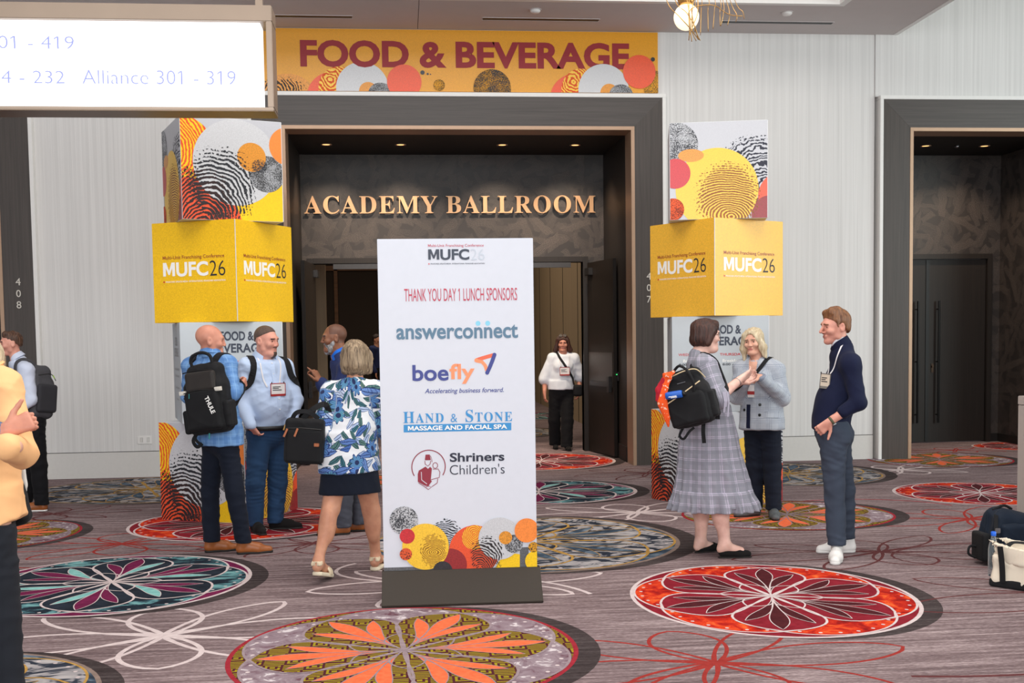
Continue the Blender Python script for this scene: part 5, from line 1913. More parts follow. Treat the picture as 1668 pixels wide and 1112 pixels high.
        S.ell(c, (chest[0] + inf, chest[1] + inf, .40 * L + inf), k, Rc)
        S.ell(n.lerp(p, .66), (waist[0] + inf, waist[1] + inf, .34 * L), k, Rc)
        S.ell(p + Vector((0, 0, .01)), (hips[0] + inf, hips[1] + inf, .15 + low), k, Rp)
        if belly:
            S.ell(n.lerp(p, belly[3]) + self.cf * belly[2], (belly[0] + inf, belly[1] + inf, belly[4] if len(belly) > 4 else .16), k, Rc)
        if bust:
            for q in (-1, 1):
                S.ell(n.lerp(p, .36) + self.cf * (chest[1] * .72) + self.cs * (.068 * q), (.062 + inf, bust + inf, .07), .05, Rc)

    def core(self, S):
        """slim trunk under the clothes"""
        J = self.J
        S.cone(J['neck'], J['pel'], .058, .080, .02)
        S.cone(J['shL'], J['shR'], .034, .034, .02)
        S.cone(J['hipL'], J['hipR'], .060, .060, .02)

    def body(self, S, lips=None, brow=None, stubble=None, extra=None):
        H = self.H
        mats = [skin_mat(*SK_[self.skin])]
        mats.append(lips or (M['lip'] if self.fem else M['lip_plain']))
        mats.append(stubble or mats[0])
        mats.append(brow or mats[0])
        inv = np.linalg.inv(self.HR().T)
        hc, hs = np.array(self.hc), self.hs
        def mid(C):
            q = (C - hc) @ inv.T / hs     # s, f, u
            s, f, u = q[:, 0], q[:, 1], q[:, 2]
            lip = (f > .074) & ((s / .023) ** 2 + ((u + .0592) / .0098) ** 2 < 1)
            out = np.where(lip, 1, 0)
            if stubble is not None:
                zone = extra(s, f, u)
                out = np.where(zone & ~lip, 2, out)
            b_ = (f > .05) & (np.abs(u - .0255 + .10 * (np.abs(s) - .03) ** 1.0) < .0042) & (np.abs(s) > .012) & (np.abs(s) < .050)
            return np.where(b_, 3, out)
        o = sculpt('body', S, mats, self.root, 1, mid=mid)
        for q in (-1, 1):
            b = MB()
            c = H(.0705, q * .0325, .006)
            d = (self.f + self.s * (.05 * q)).normalized()
            a = d.orthogonal().normalized()
            e = d.cross(a)
            n = 12
            prof = [(1, 0.0), (.94, .34), (.80, .6), (.56, .83), (.28, .96), (0.05, 1.0)]
            r = .0125 * hs
            vs, fs, ms = [], [], []
            for rr, zz in prof:
                for t in range(n):
                    an = 2 * PI * t / n
                    vs.append(c + (a * math.cos(an) + e * math.sin(an)) * r * rr + d * r * zz)
            for i in range(len(prof) - 1):
                for t in range(n):
                    fs.append((i * n + t, i * n + (t + 1) % n, (i + 1) * n + (t + 1) % n, (i + 1) * n + t))
                    ms.append(1 if i >= 2 else 0)
            fs.append(tuple(range(n * (len(prof) - 1), n * len(prof))))
            ms.append(1)
            b.v, b.f, b.m = [tuple(v) for v in vs], fs, ms
            b.build('eye', [M['eye_white'], M['iris']], self.root, smooth=True)
        return o

    def new_body(self, h=.011, face=.0042, hands='LR', hand_h=.0048):
        fine = [(np.array(self.hc) - .135, np.array(self.hc) + .14, face)]
        for q in hands:
            fine.append((np.array(self.J['wr' + q]) - .11, np.array(self.J['wr' + q]) + .11, hand_h))
        return Sdf(self.lo, self.hi, h, fine)

    def grid(self, h=.010, zlo=None, zhi=None, pad=0.0):
        lo, hi = self.lo.copy() - pad, self.hi.copy() + pad
        if zlo is not None:
            lo[2] = zlo - .03
        if zhi is not None:
            hi[2] = zhi + .03
        return Sdf(lo, hi, h)

    # -- clothes
    def sleeve(self, S, q, r0, r1, r2, to=1.0, k=.04, bag=1.0):
        J = self.J
        a, b, c = J['sh' + q], J['el' + q], J['wr' + q]
        S.cone(a, b, r0, r1, k)
        if to > 0:
            S.cone(b, b.lerp(c, to), r1, r2, .02)

    def trousers(self, mat, r=(.100, .074, .062), hips=(.168, .125), top=.10, hem=.075, h=.010, fold=(.003, (34, 34, 60), 3), butt=.0, crop=None, uv=None, belt=None, flare=0.0):
        J = self.J
        S = self.grid(h, 0, J['pel'].z + top)
        R = self.rows(self.ps, self.pf)
        S.ell(J['pel'] + Vector((0, 0, .0)), (hips[0], hips[1], .19), .05, R)
        for q in 'LR':
            hip, kn, an = J['hip' + q], J['kn' + q], J['an' + q]
            if butt:
                S.ell(hip - self.pf * butt + Vector((0, 0, -.03)), (.085, .075, .10), .06, R)
        for q in 'LR':
            hip, kn, an = J['hip' + q], J['kn' + q], J['an' + q]
            S.cone(hip, kn, r[0], r[1], .025)
            S.cone(kn, an + (an - kn).normalized() * .05, r[1], r[2] + flare, .02)
        S.cut((0, 0, 1), J['pel'] + Vector((0, 0, top)))
        S.cut((0, 0, -1), (0, 0, hem))
        return sculpt('trousers', S, mat, self.root, 1, fold, uv=uv)

    def shoe(self, q, heel, toe, mat, sole_mat, kind='dress', w=1.0, z=0.0, pitch=0.0):
        """heel and toe are floor points in the person's own metres"""
        heel, toe = Vector((heel[0], heel[1], z)), Vector((toe[0], toe[1], z))
        d = (toe - heel)
        L = d.length
        d.normalize()
        n = Vector((-d.y, d.x, 0))
        up = Vector((0, 0, 1))
        def P(t, x=0, h=0):
            return heel + d * (L * t) + n * x + up * (h + pitch * (1 - t) * L)
        lo = np.minimum(np.array(heel), np.array(toe)) - .09
        hi = np.maximum(np.array(heel), np.array(toe)) + .09
        lo[2], hi[2] = z - .02, z + .20 + pitch * L
        S = Sdf(lo, hi, .0055)
        st = {'dress': (.018, .034, .040, .033, .10), 'sneaker': (.026, .040, .046, .040, .105), 'flat': (.010, .030, .036, .030, .05), 'clog': (.026, .042, .047, .043, .085), 'sandal': (.030, .0, 0, 0, 0)}[kind]
        sh = st[0]
        if kind != 'sandal':
            S.cone(P(.15, 0, .040), P(.62, 0, .034), st[1] * w, st[2] * w, .02)
            S.cone(P(.62, 0, .030), P(.90, 0, .026), st[2] * w, st[3] * .82 * w, .02)
            if kind in ('dress', 'sneaker'):
                S.cone(P(.14, 0, .045), P(.17, 0, st[4] - .01), .034 * w, .038 * w, .02)
                S.cone(P(.22, 0, .085), P(.60, 0, .052), .030 * w, .028 * w, .03)
            if kind == 'clog':
                S.cone(P(.13, 0, .045), P(.2, 0, .075), .038 * w, .038 * w, .02)
                S.cone(P(.25, 0, .07), P(.6, 0, .05), .034 * w, .03 * w, .03)
            S.cut((0, 0, -1), (0, 0, z + sh * .6))
            if kind == 'flat':
                S.cut((-d * .28 + up), P(.15, 0, .052))
                S.cone(P(.16, 0, .09), P(.55, 0, .072), .034, .030, .006, 's')
            o = sculpt('shoe', S, mat, self.root, 1)
        else:
            S.cone(P(.08, 0, .075), P(.14, 0, .09), .040, .040, .01)
            S.ell(P(.13, 0, .085), (.034, .034, .06), .004, op='s')
            S.cut(-d, P(-.02)).cut((0, 0, 1), P(.1, 0, .108)).cut((0, 0, -1), P(.1, 0, .07))
            T = Sdf(lo, hi, .0055)
            T.cone(P(.58, 0, .03), P(.72, 0, .03), .050, .048, .01)
            T.cone(P(.45, 0, .02), P(.85, 0, .015), .040, .040, .004, 's')
            T.cut(-d, P(.52)).cut(d, P(.80)).cut((0, 0, -1), (0, 0, z + .01 + pitch * L * .3))
            o = sculpt('shoe', S, mat, self.root, 1)
            sculpt('toe_strap', T, mat, o, 1)
        B = Sdf(lo, hi, .005)
        w2 = .044 * w if kind != 'dress' else .040 * w
        if kind == 'flat':
            w2 = .038
        B.cone(P(.14, 0, sh * .5), P(.62, 0, sh * .5), w2 * .84, w2, .01)
        B.cone(P(.62, 0, sh * .5), P(.90, 0, sh * .5), w2, w2 * .78, .01)
        B.cut((0, 0, 1) if not pitch else (up + d * pitch), P(.5, 0, sh), .004)
        B.cut((0, 0, -1) if not pitch else (-up - d * pitch), P(.5, 0, .001), .004)
        sculpt('sole', B, sole_mat, o, 1)
        return o


SK_ = {'fair': ('fair', (222, 172, 150)), 'pink': ('pink', (220, 160, 142)), 'tan': ('tan', (206, 150, 122)), 'pale': ('pale', (232, 190, 176)), 'brown': ('brown', (138, 92, 68)), 'ruddy': ('ruddy', (208, 146, 124))}

from mathutils.bvhtree import BVHTree

POSES = json.loads('''{"sweater":{"root":[3.156,8.05,0],"joints":{"head":[-0.002,0.0,1.686],"neck":[0.045,0.0,1.556],"shL":[0.046,-0.17,1.416],"shR":[0.169,0.19,1.415],"elL":[0.074,-0.24,1.15],"wrL":[-0.118,-0.2,1.015],"elR":[0.247,0.25,1.134],"wrR":[0.01,0.18,0.985],"pel":[-0.032,0.0,0.949],"hipL":[-0.053,-0.09,0.934],"hipR":[0.036,0.09,0.918],"knL":[-0.046,-0.1,0.518],"knR":[0.113,0.1,0.488],"anL":[-0.033,-0.12,0.107],"anR":[0.137,0.12,0.09]}},"bald":{"root":[-1.373,8.9,0],"joints":{"head":[-0.082,0.0,1.646],"neck":[-0.09,0.0,1.548],"shL":[-0.244,0.07,1.454],"shR":[0.044,-0.08,1.463],"elR":[0.091,-0.16,1.255],"wrR":[0.112,0.06,1.292],"elL":[-0.298,0.2,1.221],"wrL":[-0.2,0.38,1.235],"pel":[-0.038,0.0,0.937],"hipL":[-0.087,0.04,0.916],"hipR":[0.015,-0.05,0.921],"knL":[-0.139,0.08,0.481],"knR":[0.07,-0.06,0.509],"anL":[-0.14,0.1,0.082],"anR":[0.122,-0.02,0.086]}},"blueshirt":{"root":[-1.195,9.95,0],"joints":{"head":[0.033,0.0,1.639],"neck":[0.017,0.02,1.512],"shL":[0.174,0.1,1.413],"shR":[-0.12,-0.1,1.438],"elL":[0.269,0.07,1.123],"wrL":[0.235,-0.06,0.929],"elR":[-0.177,-0.12,1.126],"wrR":[-0.085,-0.24,0.934],"pel":[0.034,0.0,0.886],"hipL":[0.106,0.06,0.864],"hipR":[-0.032,-0.06,0.877],"knL":[0.09,0.05,0.414],"knR":[-0.082,-0.09,0.426],"anL":[0.065,0.05,0.091],"anR":[-0.095,-0.06,0.097]}},"navysuit":{"root":[-0.474,9.7,0],"joints":{"head":[-0.094,0.0,1.657],"neck":[-0.054,0.0,1.507],"shL":[0.019,-0.18,1.396],"shR":[-0.04,0.18,1.398],"elL":[-0.089,-0.24,1.136],"wrL":[-0.202,-0.22,1.3],"elR":[-0.079,0.2,1.106],"wrR":[-0.185,0.15,0.926],"pel":[0.011,0.0,0.933],"hipL":[0.015,-0.09,0.929],"hipR":[0.016,0.09,0.916],"knL":[-0.027,-0.08,0.472],"knR":[0.069,0.08,0.45],"anL":[-0.046,-0.07,0.095],"anR":[0.082,0.07,0.079]}},"floral":{"root":[-0.401,7.9,0],"joints":{"head":[0.08,0.0,1.519],"neck":[0.073,-0.01,1.363],"shL":[-0.086,0.02,1.292],"shR":[0.223,-0.02,1.289],"elL":[-0.171,-0.05,1.044],"wrL":[-0.224,0.16,1.059],"elR":[0.301,0.0,1.018],"wrR":[0.278,0.12,0.783],"pel":[0.023,0.0,0.845],"hipL":[-0.048,-0.02,0.823],"hipR":[0.102,0.02,0.815],"knL":[-0.108,-0.06,0.489],"knR":[0.159,0.12,0.446],"anL":[-0.189,-0.2,0.169],"anR":[0.184,0.2,0.11]}},"doorway":{"root":[2.268,16.4,0],"joints":{"head":[0.058,0.0,1.541],"neck":[0.061,0.0,1.412],"shR":[-0.093,0.0,1.329],"shL":[0.222,0.0,1.324],"elR":[-0.211,0.02,1.031],"wrR":[-0.224,-0.06,0.829],"elL":[0.318,0.05,1.048],"wrL":[0.278,-0.02,0.845],"pel":[0.028,0.0,0.858],"hipR":[-0.05,0.0,0.823],"hipL":[0.113,0.0,0.82],"knR":[-0.073,0.03,0.418],"knL":[0.099,-0.1,0.424],"anR":[-0.055,0.12,0.103],"anL":[0.077,-0.16,0.098]}},"dress":{"root":[2.293,8.25,0],"joints":{"head":[-0.051,0.0,1.637],"neck":[-0.102,0.0,1.51],"shR":[-0.097,-0.15,1.427],"shL":[-0.062,0.17,1.429],"elR":[-0.027,-0.24,1.189],"wrR":[0.168,-0.12,1.314],"elL":[0.079,0.22,1.186],"wrL":[0.24,0.1,1.287],"pel":[-0.058,0.0,0.93],"hipR":[-0.082,-0.09,0.91],"hipL":[-0.029,0.09,0.894],"knR":[0.02,-0.1,0.49],"knL":[-0.052,0.08,0.491],"anR":[0.048,-0.13,0.11],"anL":[-0.072,0.1,0.091]}},"blazer":{"root":[3.222,9.9,0],"joints":{"head":[-0.101,0.0,1.573],"neck":[-0.067,0.0,1.441],"shL":[0.077,-0.09,1.326],"shR":[-0.181,0.09,1.337],"elL":[0.122,-0.14,1.077],"wrL":[-0.13,-0.3,1.272],"elR":[-0.239,0.03,1.086],"wrR":[-0.242,-0.2,1.238],"pel":[-0.022,0.0,0.874],"hipR":[-0.071,0.06,0.848],"hipL":[0.035,-0.05,0.854],"knR":[-0.072,0.06,0.448],"knL":[0.064,-0.03,0.454],"anR":[-0.072,0.06,0.101],"anL":[0.065,-0.06,0.092]}},"leftpack":{"root":[-3.607,11.6,0],"joints":{"head":[-0.217,0.0,1.648],"neck":[-0.165,0.0,1.503],"shL":[-0.025,-0.18,1.391],"shR":[-0.18,0.18,1.396],"elL":[0.017,-0.22,1.1],"wrL":[-0.106,-0.24,1.008],"elR":[-0.157,0.22,1.092],"wrR":[-0.285,0.2,1.009],"pel":[-0.036,0.0,0.907],"hipL":[0.003,-0.09,0.888],"hipR":[-0.053,0.09,0.876],"knL":[0.027,-0.09,0.458],"knR":[-0.094,0.09,0.441],"anL":[0.046,-0.1,0.1],"anR":[-0.176,0.12,0.099]}},"peach":{"root":[-1.714,4.8,0],"joints":{"head":[-0.043,0.02,1.662],"neck":[-0.005,0.02,1.541],"shL":[0.15,-0.16,1.481],"shR":[-0.038,0.19,1.475],"elL":[0.235,-0.24,1.225],"wrL":[0.255,-0.46,1.272],"elR":[-0.018,0.26,1.188],"wrR":[-0.144,0.2,1.289],"pel":[0.007,0.0,0.933],"hipL":[0.062,-0.09,0.936],"hipR":[-0.011,0.09,0.909],"knL":[0.079,-0.09,0.535],"knR":[-0.033,0.09,0.499],"anL":[0.093,-0.09,0.155],"anR":[-0.063,0.09,0.128]}},"hugger":{"root":[-2.032,4.4,0],"joints":{"head":[0.129,0.0,1.69],"neck":[0.091,0.0,1.575],"shL":[0.031,0.18,1.503],"shR":[0.167,-0.18,1.508],"elL":[0.23,0.22,1.234],"wrL":[0.538,0.05,1.325],"elR":[0.1,-0.2,1.202],"wrR":[0.129,-0.22,0.964],"pel":[0.041,0.0,0.962],"hipL":[0.006,0.09,0.936],"hipR":[0.083,-0.09,0.96],"knL":[0.003,0.09,0.534],"knR":[0.063,-0.09,0.568],"anL":[-0.026,0.09,0.14],"anR":[0.034,-0.09,0.179]}}}''')


def bvh_of(*objs, keep=None):
    V, Fc = [], []
    for o in objs:
        b = len(V)
        V += [v.co.copy() for v in o.data.vertices]
        Fc += [tuple(i + b for i in p.vertices) for p in o.data.polygons if keep is None or keep(p.center)]
    return BVHTree.FromPolygons(V, Fc)


def drape(bv, p, d, off=.004):
    """point p pushed along d onto the surface; returns (point, normal)"""
    d = Vector(d).normalized()
    hit, n, _, _ = bv.ray_cast(Vector(p) - d * .5, d)
    if hit is None:
        hit, n, _, _ = bv.find_nearest(Vector(p))
    if n.dot(d) > 0:
        n = -n
    return hit + n * off, n


def strap(name, bv, pts, d, w, t, mat, parent, off=.004, n=5):
    """flat strap laid over a surface; d is one direction or a list of per-point directions"""
    P, N = [], []
    sp_ = spline(pts, n)
    m = len(pts) - 1
    for i, q in enumerate(sp_):
        if isinstance(d, list):
            k = min(i / n, m)
            a = int(min(k, m - 1))
            dd = Vector(d[a]).lerp(Vector(d[a + 1]), k - a)
        else:
            dd = Vector(d)
        if dd.length < 1e-4:
            P.append(q)
            N.append(N[-1] if N else Vector((0, -1, 0)))
            continue
        a, nn = drape(bv, q, dd, off)
        P.append(a)
        N.append(nn)
    for _ in range(2):
        P = [P[0]] + [(P[i - 1] + P[i] * 2 + P[i + 1]) / 4 for i in range(1, len(P) - 1)] + [P[-1]]
        N = [N[0]] + [(N[i - 1] + N[i] * 2 + N[i + 1]).normalized() for i in range(1, len(N) - 1)] + [N[-1]]
    return MB().ribbon(P, N, w, t).build(name, mat, parent)


def patch(name, bv, O, ux, uy, poly, d, mat, parent, off=.003, thick=.004, cuts=3):
    """piece of cloth cut to a 2D outline and laid on a surface"""
    O, ux, uy = Vector(O), Vector(ux), Vector(uy)
    bm = bmesh.new()
    lay = bm.verts.layers.float_vector.new('cloth_uv')
    vs = [bm.verts.new(O + ux * x + uy * y) for x, y in poly]
    bm.faces.new(vs)
    bmesh.ops.triangulate(bm, faces=bm.faces[:])
    for _ in range(cuts):
        bmesh.ops.subdivide_edges(bm, edges=bm.edges[:], cuts=1, use_grid_fill=True)
    for v in bm.verts:
        v[lay] = ((v.co - O).dot(ux) + .011, (v.co - O).dot(uy) + .02, 0)
        v.co = drape(bv, v.co, d, off)[0]
    bmesh.ops.recalc_face_normals(bm, faces=bm.faces[:])
    bmesh.ops.solidify(bm, geom=bm.faces[:], thickness=thick)
    me = bpy.data.meshes.new(name)
    bm.to_mesh(me)
    bm.free()
    return link_mesh(name, me, mat, parent)


def collar(p, mat, r=.066, hgt=.045, gap=38, lean=.5, parent=None, drop=.0, name='collar', flop=.020, tip=.38):
    """turned-down collar round the neck, open in front"""
    ax = (p.H(-.022, 0, -.055) - p.J['neck']).normalized()
    ax = (ax * (1 - lean) + Vector((0, 0, 1)) * lean).normalized()
    ax = (ax + p.cf * tip).normalized()
    f = p.cf - ax * p.cf.dot(ax)
    f.normalize()
    s = ax.cross(f)
    prof = [(r, -.03), (r - .004, hgt), (r + .004, hgt + .004), (r + flop, .002), (r + flop - .006, -.003), (r + .004, hgt - .012), (r + .004, -.03)]
    n = 26
    vs, fs = [], []
    c = p.J['neck'] + Vector((0, 0, drop))
    for i in range(n + 1):
        a = math.radians(gap + (360 - 2 * gap) * i / n)
        dz = -.035 * max(0, math.cos(a)) ** 2
        for rr, z in prof:
            vs.append(c + (f * math.cos(a) + s * math.sin(a)) * rr + ax * (z + dz))
    m = len(prof)
    for i in range(n):
        for k in range(m):
            fs.append((i * m + k, i * m + (k + 1) % m, (i + 1) * m + (k + 1) % m, (i + 1) * m + k))
    fs += [tuple(range(m))[::-1], tuple(range(n * m, n * m + m))]
    b = MB()
    b.add(vs, fs)
    o = b.build(name, mat, parent or p.root, smooth=False)
    at = o.data.attributes.new('cloth_uv', 'FLOAT_VECTOR', 'POINT')
    at.data.foreach_set('vector', np.array([(math.atan2((v.co - c).dot(s), (v.co - c).dot(f)) * .08, v.co.z, 0) for v in o.data.vertices], dtype=F32).ravel())
    return o


def top(p, name, mat, chest=(.165, .11), waist=(.145, .10), hips=(.165, .12), belly=None, bust=0.0, slv=(.064, .054, .042), to=(.9, .9), hem=.8, hem_n=(0, 0, -1), skirt=None, h=.010, fold=(.003, (34, 34, 46), 1), uv=None, k=.06, sh=.06, low=0.0, arms='LR', extra=None, smooth=1, neck=(.5, .012)):
    S = p.grid(h, hem - .06, p.J['neck'].z + .05)
    p.torso(S, chest, waist, hips, belly, bust, 0.0, k, sh, low)
    if skirt:
        J = p.J
        S.loft([(z, J['pel'].x + dx, J['pel'].y + dy, a, b) for z, dx, dy, a, b in skirt], p.ps, .05)
    for i, q in enumerate('LR'):
        if q in arms:
            p.sleeve(S, q, slv[0], slv[1], slv[2], to[i])
    if extra:
        extra(S)
    if neck:
        S.cut(Vector((0, 0, .9)) + p.cf * neck[0], p.J['neck'] + Vector((0, 0, neck[1])))
    S.cut(hem_n, p.J['pel'] * 1.0 + Vector((0, 0, hem - p.J['pel'].z)))
    return sculpt(name, S, mat, p.root, smooth, fold, uv=uv)


def cloth_uv(p, rad=.155, r=.055, legs=False):
    J = p.J
    segs = [(J['sh' + q], J['el' + q], r) for q in 'LR'] + [(J['el' + q], J['wr' + q], r) for q in 'LR']
    c = (J['neck'] + J['pel']) / 2
    return limb_uv(segs, (c.x, c.y, rad, 0))


def hair(p, name, mat, build, h=.0062, fold=(.003, (60, 60, 10), 5), smooth=1, pad=.17, low=.16):
    c = np.array(p.hc)
    S = Sdf(c - np.array([pad, pad, low]), c + np.array([pad, pad, .16]), h)
    build(S)
    return sculpt(name, S, mat, p.root, smooth, fold)


def cap_cut(p, S, f=.083, u=.072, nf=.6, nu=.8):
    S.cut(p.f * nf - p.u * nu, p.H(f, 0, u))


def toes(p, q, d, L=.27, back=.055):
    """heel and toe floor points for a foot under its ankle, pointing along d"""
    a = p.J['an' + q]
    d = Vector((d[0], d[1], 0)).normalized()
    h = Vector((a.x, a.y, 0)) - d * back
    e = h + d * L
    return (h.x, h.y), (e.x, e.y)


M['fabric_black'] = m_cloth('black_nylon', (26, 26, 28), .7, .1)
M['strap_black'] = m_cloth('black_webbing', (30, 30, 32), .75, .05)
M['sole_dark'] = m_plain('dark_rubber_sole', (34, 30, 28), .7)
M['sole_white'] = m_plain('white_rubber_sole', (228, 226, 222), .5)
M['leather_tan'] = m_plain('tan_leather', (150, 86, 44), .38, var=.12, scale=14)
M['leather_white'] = m_plain('white_leather', (232, 230, 226), .45, var=.02)
M['suede_black'] = m_cloth('black_suede', (26, 24, 24), .9, .1)
M['badge_white'] = m_plain('badge_card', (236, 232, 230), .4, var=.01)
M['badge_red'] = m_plain('badge_red_band', (172, 52, 52), .4, var=.03)
M['lanyard'] = m_plain('white_lanyard', (226, 224, 226), .6, var=.02)
M['ink'] = m_plain('badge_ink', (40, 40, 46), .5)


def badge(label, p, bv, ctr, w, h, lan, d, tilt=0.0, face=None, card=None, edge=None):
    """name badge on a lanyard: lan = list of two strap paths from the shoulders to the clip"""
    f = Vector(face) if face is not None else -Vector(d)
    f.normalize()
    s = Vector((0, 0, 1)).cross(f).normalized()
    u = f.cross(s)
    c, _ = drape(bv, ctr, d, .022)
    r = empty('name_badge', p.root.matrix_basis.translation + c)
    tag(r, label, 'name badge', 'conference name badges')
    Rm = Matrix((s, f * -1, u)).transposed().to_4x4() @ Matrix.Rotation(tilt, 4, 'Y')
    b = MB().box(-w / 2, w / 2, -.002, .002, -h / 2, h / 2, M=Rm)
    b.build('card', card or M['badge_white'], r)
    MB().box(-w / 2 - .003, w / 2 + .003, -.0032, .0025, -h / 2 - .003, -h / 2 + h * .14, M=Rm).box(-w / 2 - .003, -w / 2 + .003, -.0032, .0025, -h / 2, h / 2, M=Rm).box(w / 2 - .003, w / 2 + .003, -.0032, .0025, -h / 2, h / 2, M=Rm).box(-w / 2, w / 2, -.0032, .0025, h / 2 - .004, h / 2 + .003, M=Rm).build('holder_edge', edge or M['badge_red'], r)
    k = MB()
    for z, ww in ((.22, .55), (.10, .42), (-.04, .62)):
        k.box(-w * .38, -w * .38 + w * ww, -.0036, -.002, z * h - .003, z * h + .003, M=Rm)
    k.build('printed_lines', M['ink'], r)
    ls = []
    for path in lan:
        o = strap('lanyard_strap', bv, path, d, .012, .0015, M['lanyard'], r, .004, 6)
        o.data.transform(Matrix.Translation(-c))
        ls.append(o)
    MB().tube([s * (-w * .42) + u * (h / 2 + .014), s * (-w * .42) + u * (h / 2 - .006)], .004, 6).tube([s * (w * .42) + u * (h / 2 + .014), s * (w * .42) + u * (h / 2 - .006)], .004, 6).build('clip', M['black'], r)
    return r

# ------------------------------------------------------------------ the people
M['hair_brown'] = hair_mat('hair_dark_brown', (30, 20, 16), (72, 50, 38))
M['hair_reddish'] = hair_mat('hair_chestnut', (92, 56, 34), (146, 98, 62))
M['hair_blond'] = hair_mat('hair_pale_blond', (176, 152, 118), (232, 216, 184), (80, 80, 9))
M['hair_streak'] = hair_mat('hair_streaked', (84, 66, 50), (176, 152, 122), (90, 90, 9))
M['hair_deep'] = hair_mat('hair_espresso', (24, 16, 15), (60, 42, 38), (80, 80, 9))
M['hair_auburn'] = hair_mat('hair_dark_auburn', (34, 20, 16), (82, 46, 34))
M['beard_grey'] = hair_mat('beard_grey', (86, 84, 84), (176, 174, 174), (60, 60, 30))
M['stubble_head'] = skin_mat('shaven', (176, 132, 112))
M['stubble_brown'] = skin_mat('shaven_brown', (104, 70, 54))
M['glasses'] = m_plain('dark_glasses_frame', (40, 32, 28), .3)
M['navy_knit'] = m_cloth('navy_knit', (22, 27, 52), .85, .08)
M['slate_chino'] = m_cloth('slate_chino', (62, 70, 84), .85, .08)
M['navy_trouser'] = m_cloth('dark_navy_trouser', (24, 29, 42), .85, .08)
M['black_trouser'] = m_cloth('black_trouser', (20, 20, 23), .85, .08)
M['grey_trouser'] = m_cloth('grey_trouser', (76, 78, 88), .85, .08)
M['denim'] = m_cloth('blue_denim', (40, 66, 98), .85, .16, 600)
M['oxford'] = m_cloth('pale_blue_shirt', (188, 206, 234), .8, .03)
M['white_blouse'] = m_cloth('white_blouse', (222, 228, 236), .8, .02)
M['pale_shirt'] = m_cloth('white_blue_shirt', (206, 215, 234), .8, .03)
M['navy_suit'] = m_cloth('navy_suiting', (38, 48, 88), .8, .06)
M['blue_shirt'] = m_cloth('bright_blue_shirt', (36, 104, 204), .8, .05)
M['peach'] = m_cloth('peach_suiting', (248, 190, 134), .8, .03)
M['blue_jacket'] = m_plaid('hugger_plaid', (96, 118, 158), [(.05, .010, 0, 0, (74, 94, 136), .7), (.05, .010, 0, 1, (74, 94, 136), .7), (.10, .004, .3, 0, (130, 150, 186), .6)])
M['blue_plaid'] = m_plaid('blue_windowpane', (110, 150, 200), [(.075, .022, 0, 0, (84, 124, 180), .6), (.075, .022, 0, 1, (84, 124, 180), .6), (.075, .006, .5, 0, (132, 170, 210), .6), (.075, .006, .5, 1, (132, 170, 210), .6)])
M['grey_plaid'] = m_plaid('grey_glen_plaid', (158, 165, 176), [(.095, .026, 0, 0, (138, 146, 162), .8), (.095, .026, 0, 1, (138, 146, 162), .8), (.095, .004, .55, 0, (84, 94, 118), .9), (.095, .004, .55, 1, (84, 94, 118), .9), (.095, .004, .70, 0, (84, 94, 118), .8), (.095, .004, .70, 1, (84, 94, 118), .8)], fine=(.0085, (212, 216, 222), .35))
M['dress_plaid'] = m_plaid('grey_lavender_plaid', (134, 134, 143), [(.082, .006, 0, 0, (206, 194, 216), .7), (.082, .006, 0, 1, (206, 194, 216), .7), (.082, .005, .14, 0, (206, 194, 216), .55), (.082, .005, .14, 1, (206, 194, 216), .55), (.082, .024, .5, 0, (112, 114, 124), .45), (.082, .024, .5, 1, (112, 114, 124), .45)], fine=(.007, (152, 152, 162), .4))


